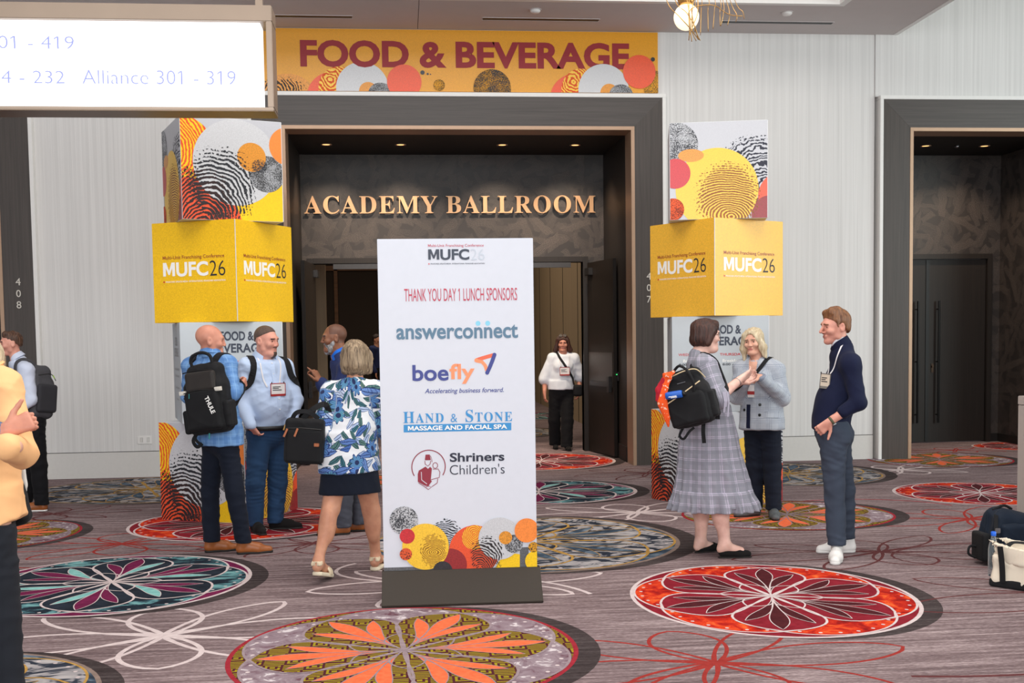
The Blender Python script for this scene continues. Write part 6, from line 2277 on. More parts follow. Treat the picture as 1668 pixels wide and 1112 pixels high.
def m_floral():
    t = NT('blue_floral_print')
    uv = t.coord('attr')
    def leaves(v, sc, cols, L, Wd, base, chance):
        x, y, c1, c2, d = cell_local(t, v, sc)
        a = t.math('DIVIDE', x, L)
        env = t.math('SUBTRACT', 1.0, t.math('MULTIPLY', a, a))
        inside = t.math('LESS_THAN', t.math('ABSOLUTE', y), t.math('MULTIPLY', t.math('MAXIMUM', env, 0.0), Wd))
        inside = t.math('MULTIPLY', inside, t.math('LESS_THAN', c2, chance))
        vein = t.math('GREATER_THAN', t.math('SINE', t.math('MULTIPLY', t.math('ADD', x, t.math('MULTIPLY', t.math('ABSOLUTE', y), 0.9)), 520.0)), 0.25)
        mid_ = t.math('LESS_THAN', t.math('ABSOLUTE', y), 0.0022)
        edge = t.math('GREATER_THAN', t.math('ABSOLUTE', y), t.math('MULTIPLY', env, Wd * .80))
        k = t.mix(c1, cols[0], cols[1])
        k = t.mix(t.math('MULTIPLY', vein, .55), k, cols[2])
        k = t.mix(t.math('MAXIMUM', mid_, edge), k, cols[3])
        return t.mix(inside, base, k)
    def flowers(v, sc, cols, R_, base, chance):
        x, y, c1, c2, d = cell_local(t, v, sc)
        r = t.math('SQRT', t.math('ADD', t.math('MULTIPLY', x, x), t.math('MULTIPLY', y, y)))
        an = t.math('ARCTAN2', y, x)
        pet = t.math('MULTIPLY', t.math('ADD', t.math('MULTIPLY', t.math('ABSOLUTE', t.math('SINE', t.math('MULTIPLY', an, 4.0))), .42), .58), R_)
        ins = t.math('MULTIPLY', t.math('LESS_THAN', r, pet), t.math('LESS_THAN', c2, chance))
        ln_ = t.math('LESS_THAN', t.math('ABSOLUTE', t.math('SINE', t.math('MULTIPLY', an, 8.0))), .35)
        k = t.mix(t.math('MULTIPLY', ln_, .7), t.mix(c1, cols[0], cols[1]), cols[2])
        k = t.mix(t.math('GREATER_THAN', r, t.math('MULTIPLY', pet, .86)), k, cols[2])
        k = t.mix(t.math('LESS_THAN', r, R_ * .28), k, cols[3])
        return t.mix(ins, base, k)
    base = rgba((228, 230, 234))
    nd = t.n('ShaderNodeRGB')
    nd.outputs[0].default_value = base
    w = t.n('ShaderNodeVectorMath', operation='ADD')
    t.put(w.inputs[0], uv)
    nz = t.n('ShaderNodeTexNoise')
    t.put(nz.inputs['Vector'], uv)
    nz.inputs['Scale'].default_value = 9
    sc_ = t.n('ShaderNodeVectorMath', operation='SCALE')
    t.put(sc_.inputs[0], nz.outputs['Color'])
    sc_.inputs['Scale'].default_value = .05
    t.put(w.inputs[1], sc_.outputs[0])
    v = w.outputs[0]
    c = leaves(t.mapping(v, loc=(.31, .77, 0)), 11, [(168, 190, 222), (206, 216, 232), (104, 134, 190), (44, 60, 110)], .066, .022, nd.outputs[0], .92)
    c = leaves(t.mapping(v, loc=(.91, .17, 0)), 13, [(60, 116, 130), (100, 130, 110), (36, 70, 92), (26, 46, 66)], .056, .018, c, .85)
    c = leaves(t.mapping(v, loc=(1.7, .47, 0)), 10, [(76, 112, 180), (120, 156, 214), (44, 64, 130), (34, 48, 96)], .070, .026, c, .66)
    c = flowers(t.mapping(v, loc=(2.2, 1.1, 0)), 7.5, [(88, 130, 196), (96, 156, 176), (36, 56, 116), (40, 50, 90)], .066, c, .66)
    t.bump(t.noise(t.coord('Object'), 500, 2), .1, .002)
    return t.done(c, .8, 0, .2, sheen=.1)


M['floral'] = m_floral()

# ---- man in the navy pullover, right
p = Person('man in a navy pullover, grey trousers and white sneakers standing at the right', POSES['sweater'], (-84, 3, 0), 1.06, 'pink')
S = p.new_body()
p.head(S, 1.0, 1.12)
p.limbs(S, leg=.8)
p.core(S)
p.hand(S, p.J['wrL'], (-.62, .28, -.62), (.2, 1, .0), 1, .75, thumb=-.3, spread=.04)
p.hand(S, p.J['wrR'], (-.6, -.1, -.8), (0, -1, 0), -1, .4)
p.body(S, brow=M['hair_reddish'])
tr = p.trousers(M['slate_chino'], (.108, .076, .066), (.160, .124), .06, .10, fold=(.0032, (34, 34, 60), 3), butt=.06)
sw = top(p, 'pullover', M['navy_knit'], (.165, .118), (.155, .122), (.172, .140), belly=(.14, .115, .022, .80, .17), slv=(.070, .060, .052), to=(.50, .95), hem=p.J['pel'].z - .01, fold=(.0032, (34, 34, 44), 2))
collar(p, M['navy_knit'], .074, .058, 16, .35, flop=.008, drop=-.018)
collar(p, m_cloth('white_collar', (222, 224, 228), .8, .02), .064, .070, 40, .35, name='shirt_collar', flop=.012, drop=-.016)
for q, d in (('L', (-.42, -.90)), ('R', (-1, .06))):
    p.shoe(q, *toes(p, q, d, .295, .07), M['leather_white'], M['sole_white'], 'sneaker', 1.05)
def hb_(S):
    S.ell(p.H(-.014, 0, .048), (.080 * 1.06, .100 * 1.06, .086 * 1.06), .01, p.HR())
    S.ell(p.H(-.045, 0, -.005), (.068 * 1.06, .064 * 1.06, .060 * 1.06), .02, p.HR())
    S.cone(p.H(.052, -.040, .104), p.H(.046, .040, .108), .024, .024, .03)
    S.cone(p.H(.0, -.035, .118), p.H(.0, .035, .118), .03, .03, .03)
    cap_cut(p, S, .090, .074, .55, .83)
    for s_ in (-1, 1):
        S.cone(p.H(.026, s_ * .077, .05), p.H(.020, s_ * .0775, .005), .010, .006, .01)
hair(p, 'hair', M['hair_reddish'], hb_)
bw = MB().lathe([(.021, -.006), (.024, -.006), (.024, .006), (.021, .006)], 16)
wf = (p.J['wrL'] - p.J['elL']).normalized()
R4 = Matrix.Translation(p.J['wrL'] - wf * .01) @ wf.to_track_quat('Z', 'Y').to_matrix().to_4x4()
w_ = empty('wrist_watch', p.root.location)
tag(w_, 'wrist watch on the left wrist of the man in the navy pullover', 'watch')
MB().lathe([(.027, -.010), (.031, -.009), (.031, .009), (.027, .010)], 20, M=R4).build('watch_strap', m_plain('olive_watch_strap', (84, 82, 60), .6), w_, smooth=True)
MB().lathe([(.020, .028), (.020, .038), (.016, .040)], 20, M=R4 @ Matrix.Rotation(PI / 2, 4, 'X')).build('watch_case', M['steel'], w_, smooth=True)
bv = bvh_of(sw)
c = p.J['neck']
badge('name badge hanging on the chest of the man in the navy pullover', p, bv, c + Vector((-.17, -.10, -.26)), .07, .105,
      [[c + Vector((-.03, -.08, .03)), c + Vector((-.07, -.10, -.07)), c + Vector((-.13, -.11, -.16)), c + Vector((-.165, -.10, -.21))], [c + Vector((-.09, .02, .02)), c + Vector((-.13, -.02, -.10)), c + Vector((-.17, -.08, -.21))]],
      (.75, .65, -.1), .1, (-.62, -.78, .0), m_plain('beige_card', (206, 192, 172), .5, var=.02), m_plain('clear_holder_edge', (120, 116, 110), .4))

# ---- bald man in the blue plaid blazer, seen from behind
p = bald = Person('bald man in a blue plaid blazer and dark trousers, seen from behind', POSES['bald'], (98, 2, 0), 1.0, 'ruddy')
S = p.new_body()
p.head(S, 1.05, 1.0, .5, 1.12)
S.ell(p.H(-.03, 0, .045), (.072, .088, .078), .02, p.HR())
p.limbs(S, leg=.8)
p.core(S)
p.hand(S, p.J['wrR'], (.35, .7, .35), (-.7, .5, .2), -1, 1.1, thumb=.9)
p.hand(S, p.J['wrL'], (.6, .6, .3), (-.5, -.5, .3), 1, 1.1, thumb=.9)
p.body(S, brow=skin_mat('brow_fair', (186, 140, 116)))
bald_tr = p.trousers(M['navy_trouser'], (.092, .074, .064), (.150, .112), .06, .085, butt=.03)
pe = p.J['pel']
bald_top = top(p, 'blazer', M['blue_plaid'], (.185, .125), (.175, .125), (.182, .145), slv=(.074, .064, .052), to=(.9, .80), hem=pe.z - .09, low=.10, uv=cloth_uv(p, .17, .06),
               skirt=[(pe.z - .16, .0, 0, .212, .178), (pe.z + .10, 0, 0, .180, .145)])
collar(p, M['blue_plaid'], .076, .038, 40, .4, flop=.018, drop=-.01)
collar(p, m_cloth('pink_shirt_collar', (222, 190, 206), .8, .02), .066, .066, 34, .4, name='shirt_collar', flop=.010, drop=.0)
for q, d in (('L', (.96, .28)), ('R', (1, .16))):
    p.shoe(q, *toes(p, q, d, .285, .065), M['leather_tan'], M['sole_dark'], 'dress', .98)

M['hair_goatee'] = hair_mat('hair_goatee', (60, 44, 38), (104, 80, 68), (200, 200, 120))
# ---- heavy man in the pale blue shirt and jeans
p = blue = Person('bearded man in a pale blue shirt and blue jeans with hands in his pockets', POSES['blueshirt'], (60, 4, 0), 1.08, 'pink')
S = p.new_body()
p.head(S, 1.25, 1.0, 1.0, 1.15)
p.limbs(S, leg=.8)
p.core(S)
p.hand(S, p.J['wrL'], (-.40, .20, -.85), (-.8, .3, 0), 1, .5, spread=.02)
p.hand(S, p.J['wrR'], (.45, .45, -.80), (.6, .6, 0), -1, .5, spread=.02)
p.body(S, brow=M['hair_deep'], stubble=M['hair_goatee'], extra=lambda s, f, u: (f > .060) & (((np.abs(s) < .021) & (u < -.075)) | ((np.abs(s) < .026) & (u > -.0480) & (u < -.0425) & (f > .07))))
p.trousers(M['denim'], (.108, .086, .070), (.200, .155), .03, .055, fold=(.0032, (34, 34, 70), 8), butt=.05)
def blt(S):
    pass
sh_blue = top(p, 'shirt', M['oxford'], (.195, .135), (.215, .165), (.195, .150), belly=(.195, .165, .055, .66, .20), slv=(.074, .060, .050), to=(.98, .98), hem=p.J['pel'].z + .02, fold=(.0036, (34, 34, 40), 12), uv=None)
MB().lathe([(.206, -.018), (.210, -.018), (.210, .018), (.206, .018)], 36, M=Matrix.Translation(p.J['pel'] + Vector((0, 0, .015)) + p.cf * .012) @ Matrix.Rotation(math.atan2(p.ps.y, p.ps.x), 4, 'Z') @ Matrix.Diagonal((.985, .80, 1, 1))).build('belt', M['black'], p.root, smooth=True)
collar(p, M['oxford'], .082, .050, 40, .4, flop=.030, drop=.0)
for q, d in (('L', (1, .02)), ('R', (.42, -.9))):
    p.shoe(q, *toes(p, q, d, .29, .06), M['suede_black'], M['sole_dark'], 'dress', 1.1)
def hb_(S):
    h_ = p.hs
    S.ell(p.H(-.014, 0, .044), (.0765 * h_, .0965 * h_, .0835 * h_), .01, p.HR())
    S.ell(p.H(-.04, 0, .0), (.066 * h_, .060 * h_, .056 * h_), .02, p.HR())
    cap_cut(p, S, .078, .088, .5, .87)
hair(p, 'hair', hair_mat('hair_cropped_brown', (66, 50, 44), (112, 90, 78), (160, 160, 160)), hb_, fold=(.001, (60, 60, 60), 5))
bv = bvh_of(sh_blue)
c = p.J['neck']
F_ = p.cf
def rel(f, s, u):
    return c + p.cf * f + p.cs * s + Vector((0, 0, u))
badge('red-edged name badge on the chest of the man in the pale blue shirt', p, bv, rel(.2, .0, -.29), .135, .105,
      [[rel(.02, .085, .03), rel(.12, .09, -.06), rel(.18, .06, -.18), rel(.2, .025, -.26)], [rel(.02, -.085, .03), rel(.12, -.10, -.06), rel(.18, -.095, -.18), rel(.2, -.075, -.26)]], -p.cf, 0.0, p.cf)
strap('button_placket', bv, [rel(.2, .0, -.03), rel(.25, 0, -.16), rel(.28, 0, -.32), rel(.25, 0, -.50)], -p.cf, .034, .0015, M['oxford'], p.root, .002, 6)
for z_ in (-.06, -.15, -.24, -.36, -.45):
    q_, n_ = drape(bv, rel(.3, 0, z_), -p.cf, .003)
    MB().lathe([(.006, 0), (.006, .002), (.004, .0025)], 10, M=Matrix.Translation(q_) @ n_.to_track_quat('Z', 'Y').to_matrix().to_4x4()).build('button', M['white_trim'], p.root)
st = empty('backpack', p.root.location)
tag(st, 'dark backpack of the man in pale blue, only its black shoulder straps showing', 'backpack')
S = Sdf(np.array(c) - .5, np.array(c) + .5, .014)
S.box(rel(-.235, 0, -.26), (.14, .07, .20), .05, .02, p.rows(p.cs, p.cf))
sculpt('pack_body', S, M['fabric_black'], st, 1)
for sg in (-1, 1):
    strap('shoulder_strap', bv, [rel(-.12, .10 * sg, -.05), rel(-.03, .135 * sg, .04), rel(.10, .16 * sg, -.05), rel(.14, .178 * sg, -.16), rel(.05, .22 * sg, -.27)],
          [p.cf + Vector((0, 0, -.3)), Vector((0, 0, -1)), -p.cf - Vector((0, 0, .5)), -p.cf, -p.cs * sg - p.cf * .4], .055, .010, M['strap_black'], st, .004, 5)

# ---- bearded man in the navy suit, mostly hidden by the woman in the floral blouse
p = suit = Person('man with a grey beard in a navy suit jacket gesturing behind the floral blouse', POSES['navysuit'], (-82, 2, 0), 1.0, 'brown')
S = p.new_body()
p.head(S, 1.1, 1.05, .8, 1.2)
p.limbs(S, leg=.8)
p.core(S)
p.hand(S, p.J['wrL'], (-.45, -.05, .85), (-.75, .4, -.3), 1, .75, thumb=.3, index=.15)
p.hand(S, p.J['wrR'], (-.7, 0, .1), (0, -1, 0), -1, .5)
p.body(S, brow=M['hair_deep'], lips=skin_mat('lips_brown', (120, 74, 66)), stubble=M['stubble_brown'], extra=lambda s, f, u: (u > .035) & (f < .045) | (u > -.04) & (f < -.02))
p.trousers(M['grey_trouser'], (.100, .080, .070), (.160, .120), .06, .06)
suit_top = top(p, 'suit_jacket', M['navy_suit'], (.185, .130), (.175, .130), (.182, .145), belly=(.15, .13, .04, .68, .16), slv=(.074, .064, .054), to=(.92, .92), hem=p.J['pel'].z - .10, low=.1)
collar(p, M['blue_shirt'], .070, .056, 30, .4, name='shirt_collar', flop=.018)
collar(p, M['navy_suit'], .080, .044, 60, .4, flop=.018, drop=-.015)
for q, d in (('L', (-1, -.12)), ('R', (-1, .1))):
    p.shoe(q, *toes(p, q, d, .29, .06), M['leather_tan'], M['sole_dark'], 'dress', 1.0)
def bd_(S):
    S.cone(p.H(.040, 0, -.064), p.H(.060, 0, -.108), .050, .030, .02)
    for q in (-1, 1):
        S.cone(p.H(.012, .060 * q, -.030), p.H(.040, .036 * q, -.094), .019, .026, .02)
    S.cone(p.H(.085, -.02, -.042), p.H(.085, .02, -.042), .006, .006, .01)
    S.cone(p.H(.12, 0, -.059), p.H(.09, 0, -.059), .017, .014, .004, 's')
hair(p, 'beard', M['beard_grey'], bd_, .005, (.002, (160, 160, 120), 5))

# ---- woman in the floral blouse, walking away
p = flo = Person('blonde woman in a blue floral blouse and dark skirt walking away', POSES['floral'], (172, 0, 0), 1.0, 'tan', True)
S = p.new_body(face=.006)
p.head(S)
J = p.J
p.core(S)
for q in 'LR':
    S.cone(J['sh' + q], J['el' + q], .046, .042, .03)
    S.cone(J['el' + q], J['wr' + q], .042, .026, .02)
    S.cone(J['hip' + q], J['kn' + q], .090, .062, .03)
    S.cone(J['kn' + q], J['an' + q], .055, .034, .03)
    d = J['an' + q] - J['kn' + q]
    S.ell(J['kn' + q] + d * .30 - p.pf * .018, (.052, .054, .13), .04, p.rows(p.ps, p.pf))
    ft = Vector((.32, .94, 0)) if q == 'L' else Vector((.25, .96, 0))
    lift = -.35 if q == 'L' else 0.0
    a = J['an' + q]
    S.cone(a, a - ft * .03 + Vector((0, 0, -.05)), .034, .034, .02)
    S.cone(a + Vector((0, 0, -.03)), a + ft * .13 + Vector((0, 0, -.062 + lift * .13)), .034, .032, .03)
    S.cone(a + ft * .13 + Vector((0, 0, -.062 + lift * .13)), a + ft * .18 + Vector((0, 0, -.07 + lift * .16)), .032, .018, .02)
p.hand(S, J['wrL'], (.3, .8, -.2), (0, 0, -1), 1, .6)
p.hand(S, J['wrR'], (.1, .3, -.9), (-1, 0, 0), -1, .4)
p.body(S)
for q, ft, pitch in (('L', (.32, .94), .26), ('R', (.25, .96), .0)):
    a, b = toes(p, q, ft, .25, .055)
    p.shoe(q, a, b, m_plain('sandal_cream_%s' % q, (226, 206, 176), .5), m_plain('sandal_sole_%s' % q, (230, 216, 190), .6), 'sandal', 1.0, .0, pitch)
pe = J['pel']
S = p.grid(.010, pe.z - .30, pe.z + .12)
S.loft([(pe.z - .27, pe.x, pe.y + .01, .222, .150), (pe.z - .14, pe.x, pe.y, .205, .150), (pe.z, pe.x, pe.y, .180, .138), (pe.z + .06, pe.x, pe.y, .150, .115)], p.ps, .02)
S.cut((0, 0, -1), (0, 0, pe.z - .262))
flo_sk = sculpt('skirt', S, M['navy_trouser'], p.root, 1, (.002, (34, 34, 20), 4))
flo_top = top(p, 'blouse', M['floral'], (.170, .115), (.175, .130), (.185, .145), slv=(.072, .066, .060), to=(.10, .2), hem=pe.z - .115, low=.10, uv=cloth_uv(p, .18, .064), fold=(.0042, (26, 26, 34), 31),
              skirt=[(pe.z - .20, 0, 0, .232, .172), (pe.z - .02, 0, 0, .215, .160), (pe.z + .16, 0, 0, .180, .130)])
def hb_(S):
    S.ell(p.H(-.012, 0, .035), (.092, .112, .096), .02, p.HR())
    S.ell(p.H(-.028, 0, -.045), (.100, .094, .085), .03, p.HR())
    for s_ in (-1, 1):
        S.cone(p.H(.02, .078 * s_, .02), p.H(.018, .088 * s_, -.095), .034, .026, .03)
    S.ell(p.H(.13, 0, -.02), (.062, .075, .085), .02, p.HR(), 's')
    S.cut(-p.u, p.H(0, 0, -.128))
hair(p, 'hair', M['hair_streak'], hb_, .006, (.0045, (70, 70, 12), 5))

# ---- man with the grey backpack, far left
p = lp = Person('man in a white shirt carrying a grey backpack at the far left', POSES['leftpack'], (-68, 2, 0), 1.0, 'pink')
S = p.new_body()
p.head(S, 1.0, 1.05)
p.limbs(S, leg=.8)
p.core(S)
p.hand(S, p.J['wrL'], (-.8, 0, .1), (0, 1, 0), 1, .8)
p.hand(S, p.J['wrR'], (-.8, 0, .1), (0, -1, 0), -1, .8)
p.body(S, brow=M['hair_brown'])
p.trousers(M['black_trouser'], (.102, .080, .070), (.160, .125), .08, .06)
lp_top = top(p, 'shirt', M['pale_shirt'], (.170, .120), (.155, .115), (.165, .128), slv=(.072, .062, .050), to=(.95, .95), hem=p.J['pel'].z + .02)
collar(p, M['pale_shirt'], .066, .046, 36, .4, flop=.022)
for q, d in (('L', (-1, .06)), ('R', (-1, .1))):
    p.shoe(q, *toes(p, q, d, .29, .06), M['leather_tan'], M['sole_white'], 'dress', 1.0)
def hb_(S):
    S.ell(p.H(-.014, 0, .046), (.079, .099, .086), .01, p.HR())
    S.ell(p.H(-.045, 0, -.002), (.067, .062, .058), .02, p.HR())
    S.cone(p.H(.055, -.04, .10), p.H(.048, .04, .104), .022, .022, .03)
    cap_cut(p, S, .090, .076, .52, .85)
hair(p, 'hair', hair_mat('hair_mid_brown', (52, 34, 26), (104, 72, 52)), hb_)

# ---- person in the peach blazer at the left edge, and the man whose hand holds her arm
p = pch = Person('person in a peach blazer and dark trousers cut by the left edge', POSES['peach'], (-100, 8, 6), 1.0, 'fair', True)
S = p.new_body(face=.006)
p.head(S)
p.limbs(S, leg=.8)
p.core(S)
p.hand(S, p.J['wrL'], (-.9, -.15, .1), (.1, 1, 0), 1, .4)
p.hand(S, p.J['wrR'], (-.9, .1, .1), (0, -1, 0), -1, .4)
p.body(S, brow=M['hair_streak'])
p.trousers(m_cloth('charcoal_trouser', (34, 36, 42), .85, .08), (.092, .076, .070), (.140, .110), .0, .05)
pe = p.J['pel']
def pk_(S):
    S.loft([(pe.z - .34, pe.x + .01, pe.y, .225, .175), (pe.z - .10, pe.x + .01, pe.y, .212, .165), (pe.z + .14, pe.x, pe.y, .175, .14)], p.ps, .04)
pch_top = top(p, 'blazer', M['peach'], (.165, .120), (.155, .120), (.172, .140), bust=.05, slv=(.070, .060, .054), to=(.96, .95), hem=pe.z - .06, hem_n=(.42, 0, -.9), low=.12, extra=pk_, fold=(.0038, (24, 24, 30), 3), h=.009, smooth=2)
collar(p, M['peach'], .078, .044, 60, .4, flop=.03, drop=-.01)
for q, d in (('L', (-1, .1)), ('R', (-1, .2))):
    p.shoe(q, *toes(p, q, d, .26, .05), M['suede_black'], M['sole_dark'], 'dress', .95)
def hb_(S):
    S.ell(p.H(-.016, 0, .040), (.086, .106, .090), .02, p.HR())
    S.ell(p.H(-.045, 0, -.07), (.095, .080, .10), .03, p.HR())
    for s_ in (-1, 1):
        S.cone(p.H(.0, .080 * s_, .02), p.H(-.03, .085 * s_, -.14), .034, .030, .03)
    S.ell(p.H(.12, 0, -.02), (.066, .075, .10), .02, p.HR(), 's')
hair(p, 'hair', M['hair_blond'], hb_, .007, (.0045, (70, 70, 12), 5), pad=.2, low=.26)
p = hug = Person('man outside the frame whose blue-sleeved hand grips the arm of the peach blazer', POSES['hugger'], (85, 6, 0), 1.05, 'ruddy')
S = p.new_body(face=.008, hand_h=.0042)
p.head(S)
p.limbs(S, leg=.8)
p.core(S)
p.hand(S, p.J['wrL'], (.72, .22, .30), (.35, 1, -.1), 1, 1.15, .175, thumb=-.35, spread=.03, rw=1.12)
p.hand(S, p.J['wrR'], (.1, -.1, -1), (1, .3, 0), -1, .4)
p.body(S, brow=M['hair_brown'])
p.trousers(M['navy_trouser'], (.104, .080, .070), (.165, .128), .12, .05)
top(p, 'jacket', M['blue_jacket'], (.185, .130), (.175, .130), (.182, .145), slv=(.076, .066, .052), to=(.90, .92), hem=p.J['pel'].z - .10, low=.1, uv=cloth_uv(p, .18, .06), fold=(.004, (30, 30, 34), 5))
collar(p, M['pale_shirt'], .070, .050, 34, .4, name='shirt_collar')
for q, d in (('L', (1, 0)), ('R', (1, 0))):
    p.shoe(q, *toes(p, q, d, .29, .06), M['leather_tan'], M['sole_dark'], 'dress', 1.0)
def hb_(S):
    S.ell(p.H(-.014, 0, .046), (.082, .102, .088), .01, p.HR())
    S.ell(p.H(-.045, 0, -.002), (.067, .062, .058), .02, p.HR())
    cap_cut(p, S, .090, .076, .52, .85)
hair(p, 'hair', M['hair_brown'], hb_, .008)

# ---- woman in the grey plaid dress with the black backpack
p = drs = Person('dark-haired woman in a grey plaid dress wearing a black backpack', POSES['dress'], (92, 2, 0), 1.0, 'pale', True)
S = p.new_body()
p.head(S, 1.15, .95, 1.0, 1.05)
J = p.J
p.core(S)
for q in 'LR':
    S.cone(J['sh' + q], J['el' + q], .058, .048, .03)
    S.cone(J['el' + q], J['wr' + q], .046, .027, .02)
    S.cone(J['hip' + q], J['kn' + q], .090, .066, .03)
    S.cone(J['kn' + q], J['an' + q], .062, .042, .03)
    d = J['an' + q] - J['kn' + q]
    S.ell(J['kn' + q] + d * .34 - p.pf * .016, (.058, .060, .14), .04, p.rows(p.ps, p.pf))
    ft = Vector((.93, .36, 0)).normalized() if q == 'L' else Vector((1, -.06, 0)).normalized()
    a = J['an' + q]
    S.cone(a, a - ft * .03 + Vector((0, 0, -.045)), .038, .030, .02)
    S.cone(a + Vector((0, 0, -.025)), a + ft * .12 + Vector((0, 0, -.058)), .036, .028, .03)
p.hand(S, J['wrR'], (.80, .25, .42), (-.25, .7, .6), -1, .35, .170, thumb=.6)
p.hand(S, J['wrL'], (.85, .0, .35), (-.2, -.6, .7), 1, .5, .170)
p.body(S, brow=M['hair_deep'])
for q, d in (('L', (.93, .36)), ('R', (1, -.06))):
    o = p.shoe(q, *toes(p, q, d, .255, .055), M['suede_black'], M['sole_dark'], 'flat', 1.0)
pe = J['pel']
uvd = cloth_uv(p, .22, .07)
def sk_(S):
    S.loft([(.365, .06, .0, .265, .315), (.47, .055, 0, .250, .290), (.62, .045, 0, .225, .262), (.80, .03, 0, .205, .235), (pe.z + .10, .015, 0, .185, .195), (pe.z + .22, .015, 0, .165, .170)] if False else
           [(.365, pe.x + .06, pe.y, .265, .315), (.47, pe.x + .055, pe.y, .250, .290), (.62, pe.x + .045, pe.y, .225, .262), (.80, pe.x + .025, pe.y, .205, .232), (pe.z + .10, pe.x + .015, pe.y, .182, .195), (pe.z + .20, pe.x + .015, pe.y, .165, .172)], p.ps, .05, (11, .055))
drs_top = top(p, 'dress', M['dress_plaid'], (.168, .130), (.160, .135), (.175, .155), bust=.075, slv=(.082, .088, .07), to=(0, 0), hem=.375, low=.0, extra=sk_, uv=uvd, h=.0095, fold=(.0028, (30, 30, 30), 9))
S = p.grid(.0085, .30, .52, .06)
S.loft([(.335, pe.x + .06, pe.y, .288, .338), (.40, pe.x + .06, pe.y, .278, .325), (.485, pe.x + .055, pe.y, .258, .298), (.50, pe.x + .055, pe.y, .248, .288)], p.ps, .01, (19, .075))
S.cut((0, 0, -1), (0, 0, .345))
sculpt('flounce', S, M['dress_plaid'], p.root, 1, (.003, (50, 50, 16), 4), uv=uvd)
a, b = J['elR'], J['shR'].lerp(J['elR'], .72)
k = MB()
for dx, L_ in ((.012, .13), (.04, .16), (.025, .09)):
    k.ribbon([a + Vector((dx, -.082, .05)), a + Vector((dx + .01, -.092, -.02)), a + Vector((dx + .005, -.086, .03 - L_))], Vector((0, -1, 0)), .012, .002)
k.build('sleeve_tie', M['dress_plaid'], p.root)
def hb_(S):
    S.ell(p.H(-.018, 0, .042), (.090, .110, .092), .02, p.HR())
    S.ell(p.H(-.048, 0, -.025), (.088, .080, .070), .03, p.HR())
    for s_ in (-1, 1):
        S.cone(p.H(.030, .074 * s_, .06), p.H(-.01, .082 * s_, -.055), .026, .024, .03)
    S.cone(p.H(.060, -.035, .092), p.H(.060, .035, .092), .026, .026, .02)
    S.ell(p.H(.118, 0, -.035), (.080, .075, .098), .015, p.HR(), 's')
    S.cut(-p.u * .9 + p.f * .3, p.H(-.02, 0, -.088))
hair(p, 'hair', M['hair_auburn'], hb_, .006, (.004, (70, 70, 12), 5))
k = MB()
for q in (-1, 1):
    c = p.H(.090, .032 * q, .006)
    k.tube([c + (p.s * math.cos(t) * .024 + p.u * math.sin(t) * .020) for t in np.linspace(0, 2 * PI, 17)], .0022, 6)
    k.tube([p.H(.088, .056 * q, .010), p.H(.0, .080 * q, .012)], .002, 6)
k.tube([p.H(.096, -.009, .010), p.H(.098, 0, .013), p.H(.096, .009, .010)], .002, 6)
k.build('glasses', M['glasses'], p.root, smooth=True)
k = MB().lathe([(.031, -.003), (.034, 0), (.031, .003)], 18, M=Matrix.Translation(J['wrR'].lerp(J['elR'], .12)) @ (J['wrR'] - J['elR']).to_track_quat('Z', 'Y').to_matrix().to_4x4())
k.build('bracelet', M['steel'], p.root, smooth=True)

# ---- blonde woman in the plaid blazer
p = blz = Person('blonde woman in a pale grey plaid blazer and dark trousers, hands clasped', POSES['blazer'], (-38, 3, -4), .98, 'fair', True)
S = p.new_body()
p.head(S, 1.05, .95, .6)
J = p.J
p.limbs(S, leg=.8)
p.core(S)
p.hand(S, J['wrL'], (-.86, .1, .12), (-.1, .55, -.8), 1, .75, .168, thumb=.5)
p.hand(S, J['wrR'], (.35, -.65, .3), (.3, .2, -.9), -1, .85, .168, thumb=.5)
p.body(S, brow=M['hair_streak'])
p.trousers(M['navy_trouser'], (.100, .082, .074), (.165, .125), .12, .07)
pe = J['pel']
blz_top = top(p, 'blazer', M['grey_plaid'], (.178, .125), (.172, .130), (.190, .150), bust=.055, slv=(.076, .068, .056), to=(.96, .95), hem=pe.z - .085, low=.08, uv=cloth_uv(p, .18, .062),
              skirt=[(pe.z - .16, 0, 0, .222, .172), (pe.z + .02, 0, 0, .200, .155), (pe.z + .16, 0, 0, .178, .135)], fold=(.0028, (30, 30, 36), 21))
c = J['neck']
bv = bvh_of(blz_top)
def rel(f, s, u):
    return c + p.cf * f + p.cs * s + Vector((0, 0, u))
patch('bare_neckline', bv, rel(.25, -.01, 0), p.cs, (0, 0, 1), [(-.045, .02), (-.035, -.10), (-.01, -.155), (.01, -.155), (.035, -.10), (.045, .02)], -p.cf, skin_mat(*SK_['fair']), p.root, .0015, .002)
patch('navy_top', bv, rel(.25, -.01, 0), p.cs, (0, 0, 1), [(-.050, -.42), (-.012, -.42), (-.012, -.63), (-.050, -.63)], -p.cf, M['navy_knit'], p.root, .004, .003)
for sg in (1,):
    patch('lapel', bv, rel(.25, -.01, 0), p.cs, (0, 0, 1), [(.055 * sg, .015), (.042 * sg, -.10), (.020 * sg, -.165), (.060 * sg, -.165), (.100 * sg, -.115), (.085 * sg, -.085), (.098 * sg, -.065), (.085 * sg, .0)], -p.cf, M['grey_plaid'], p.root, .006, .005)
for x, z in ((.065, -.42), (-.085, -.47), (.065, -.51)):
    q_, n_ = drape(bv, rel(.3, x, z), -p.cf, .001)
    MB().lathe([(.013, 0), (.013, .004), (.009, .006)], 14, M=Matrix.Translation(q_) @ n_.to_track_quat('Z', 'Y').to_matrix().to_4x4()).build('button', M['black'], p.root)
patch('pocket_flap', bv, rel(.25, 0, 0), p.cs, (0, 0, 1), [(.10, -.475), (.10, -.53), (.215, -.535), (.215, -.48)], -p.cf, M['grey_plaid'], p.root, .005, .004, 2)
collar(p, M['grey_plaid'], .078, .040, 70, .45, flop=.028, drop=-.015)
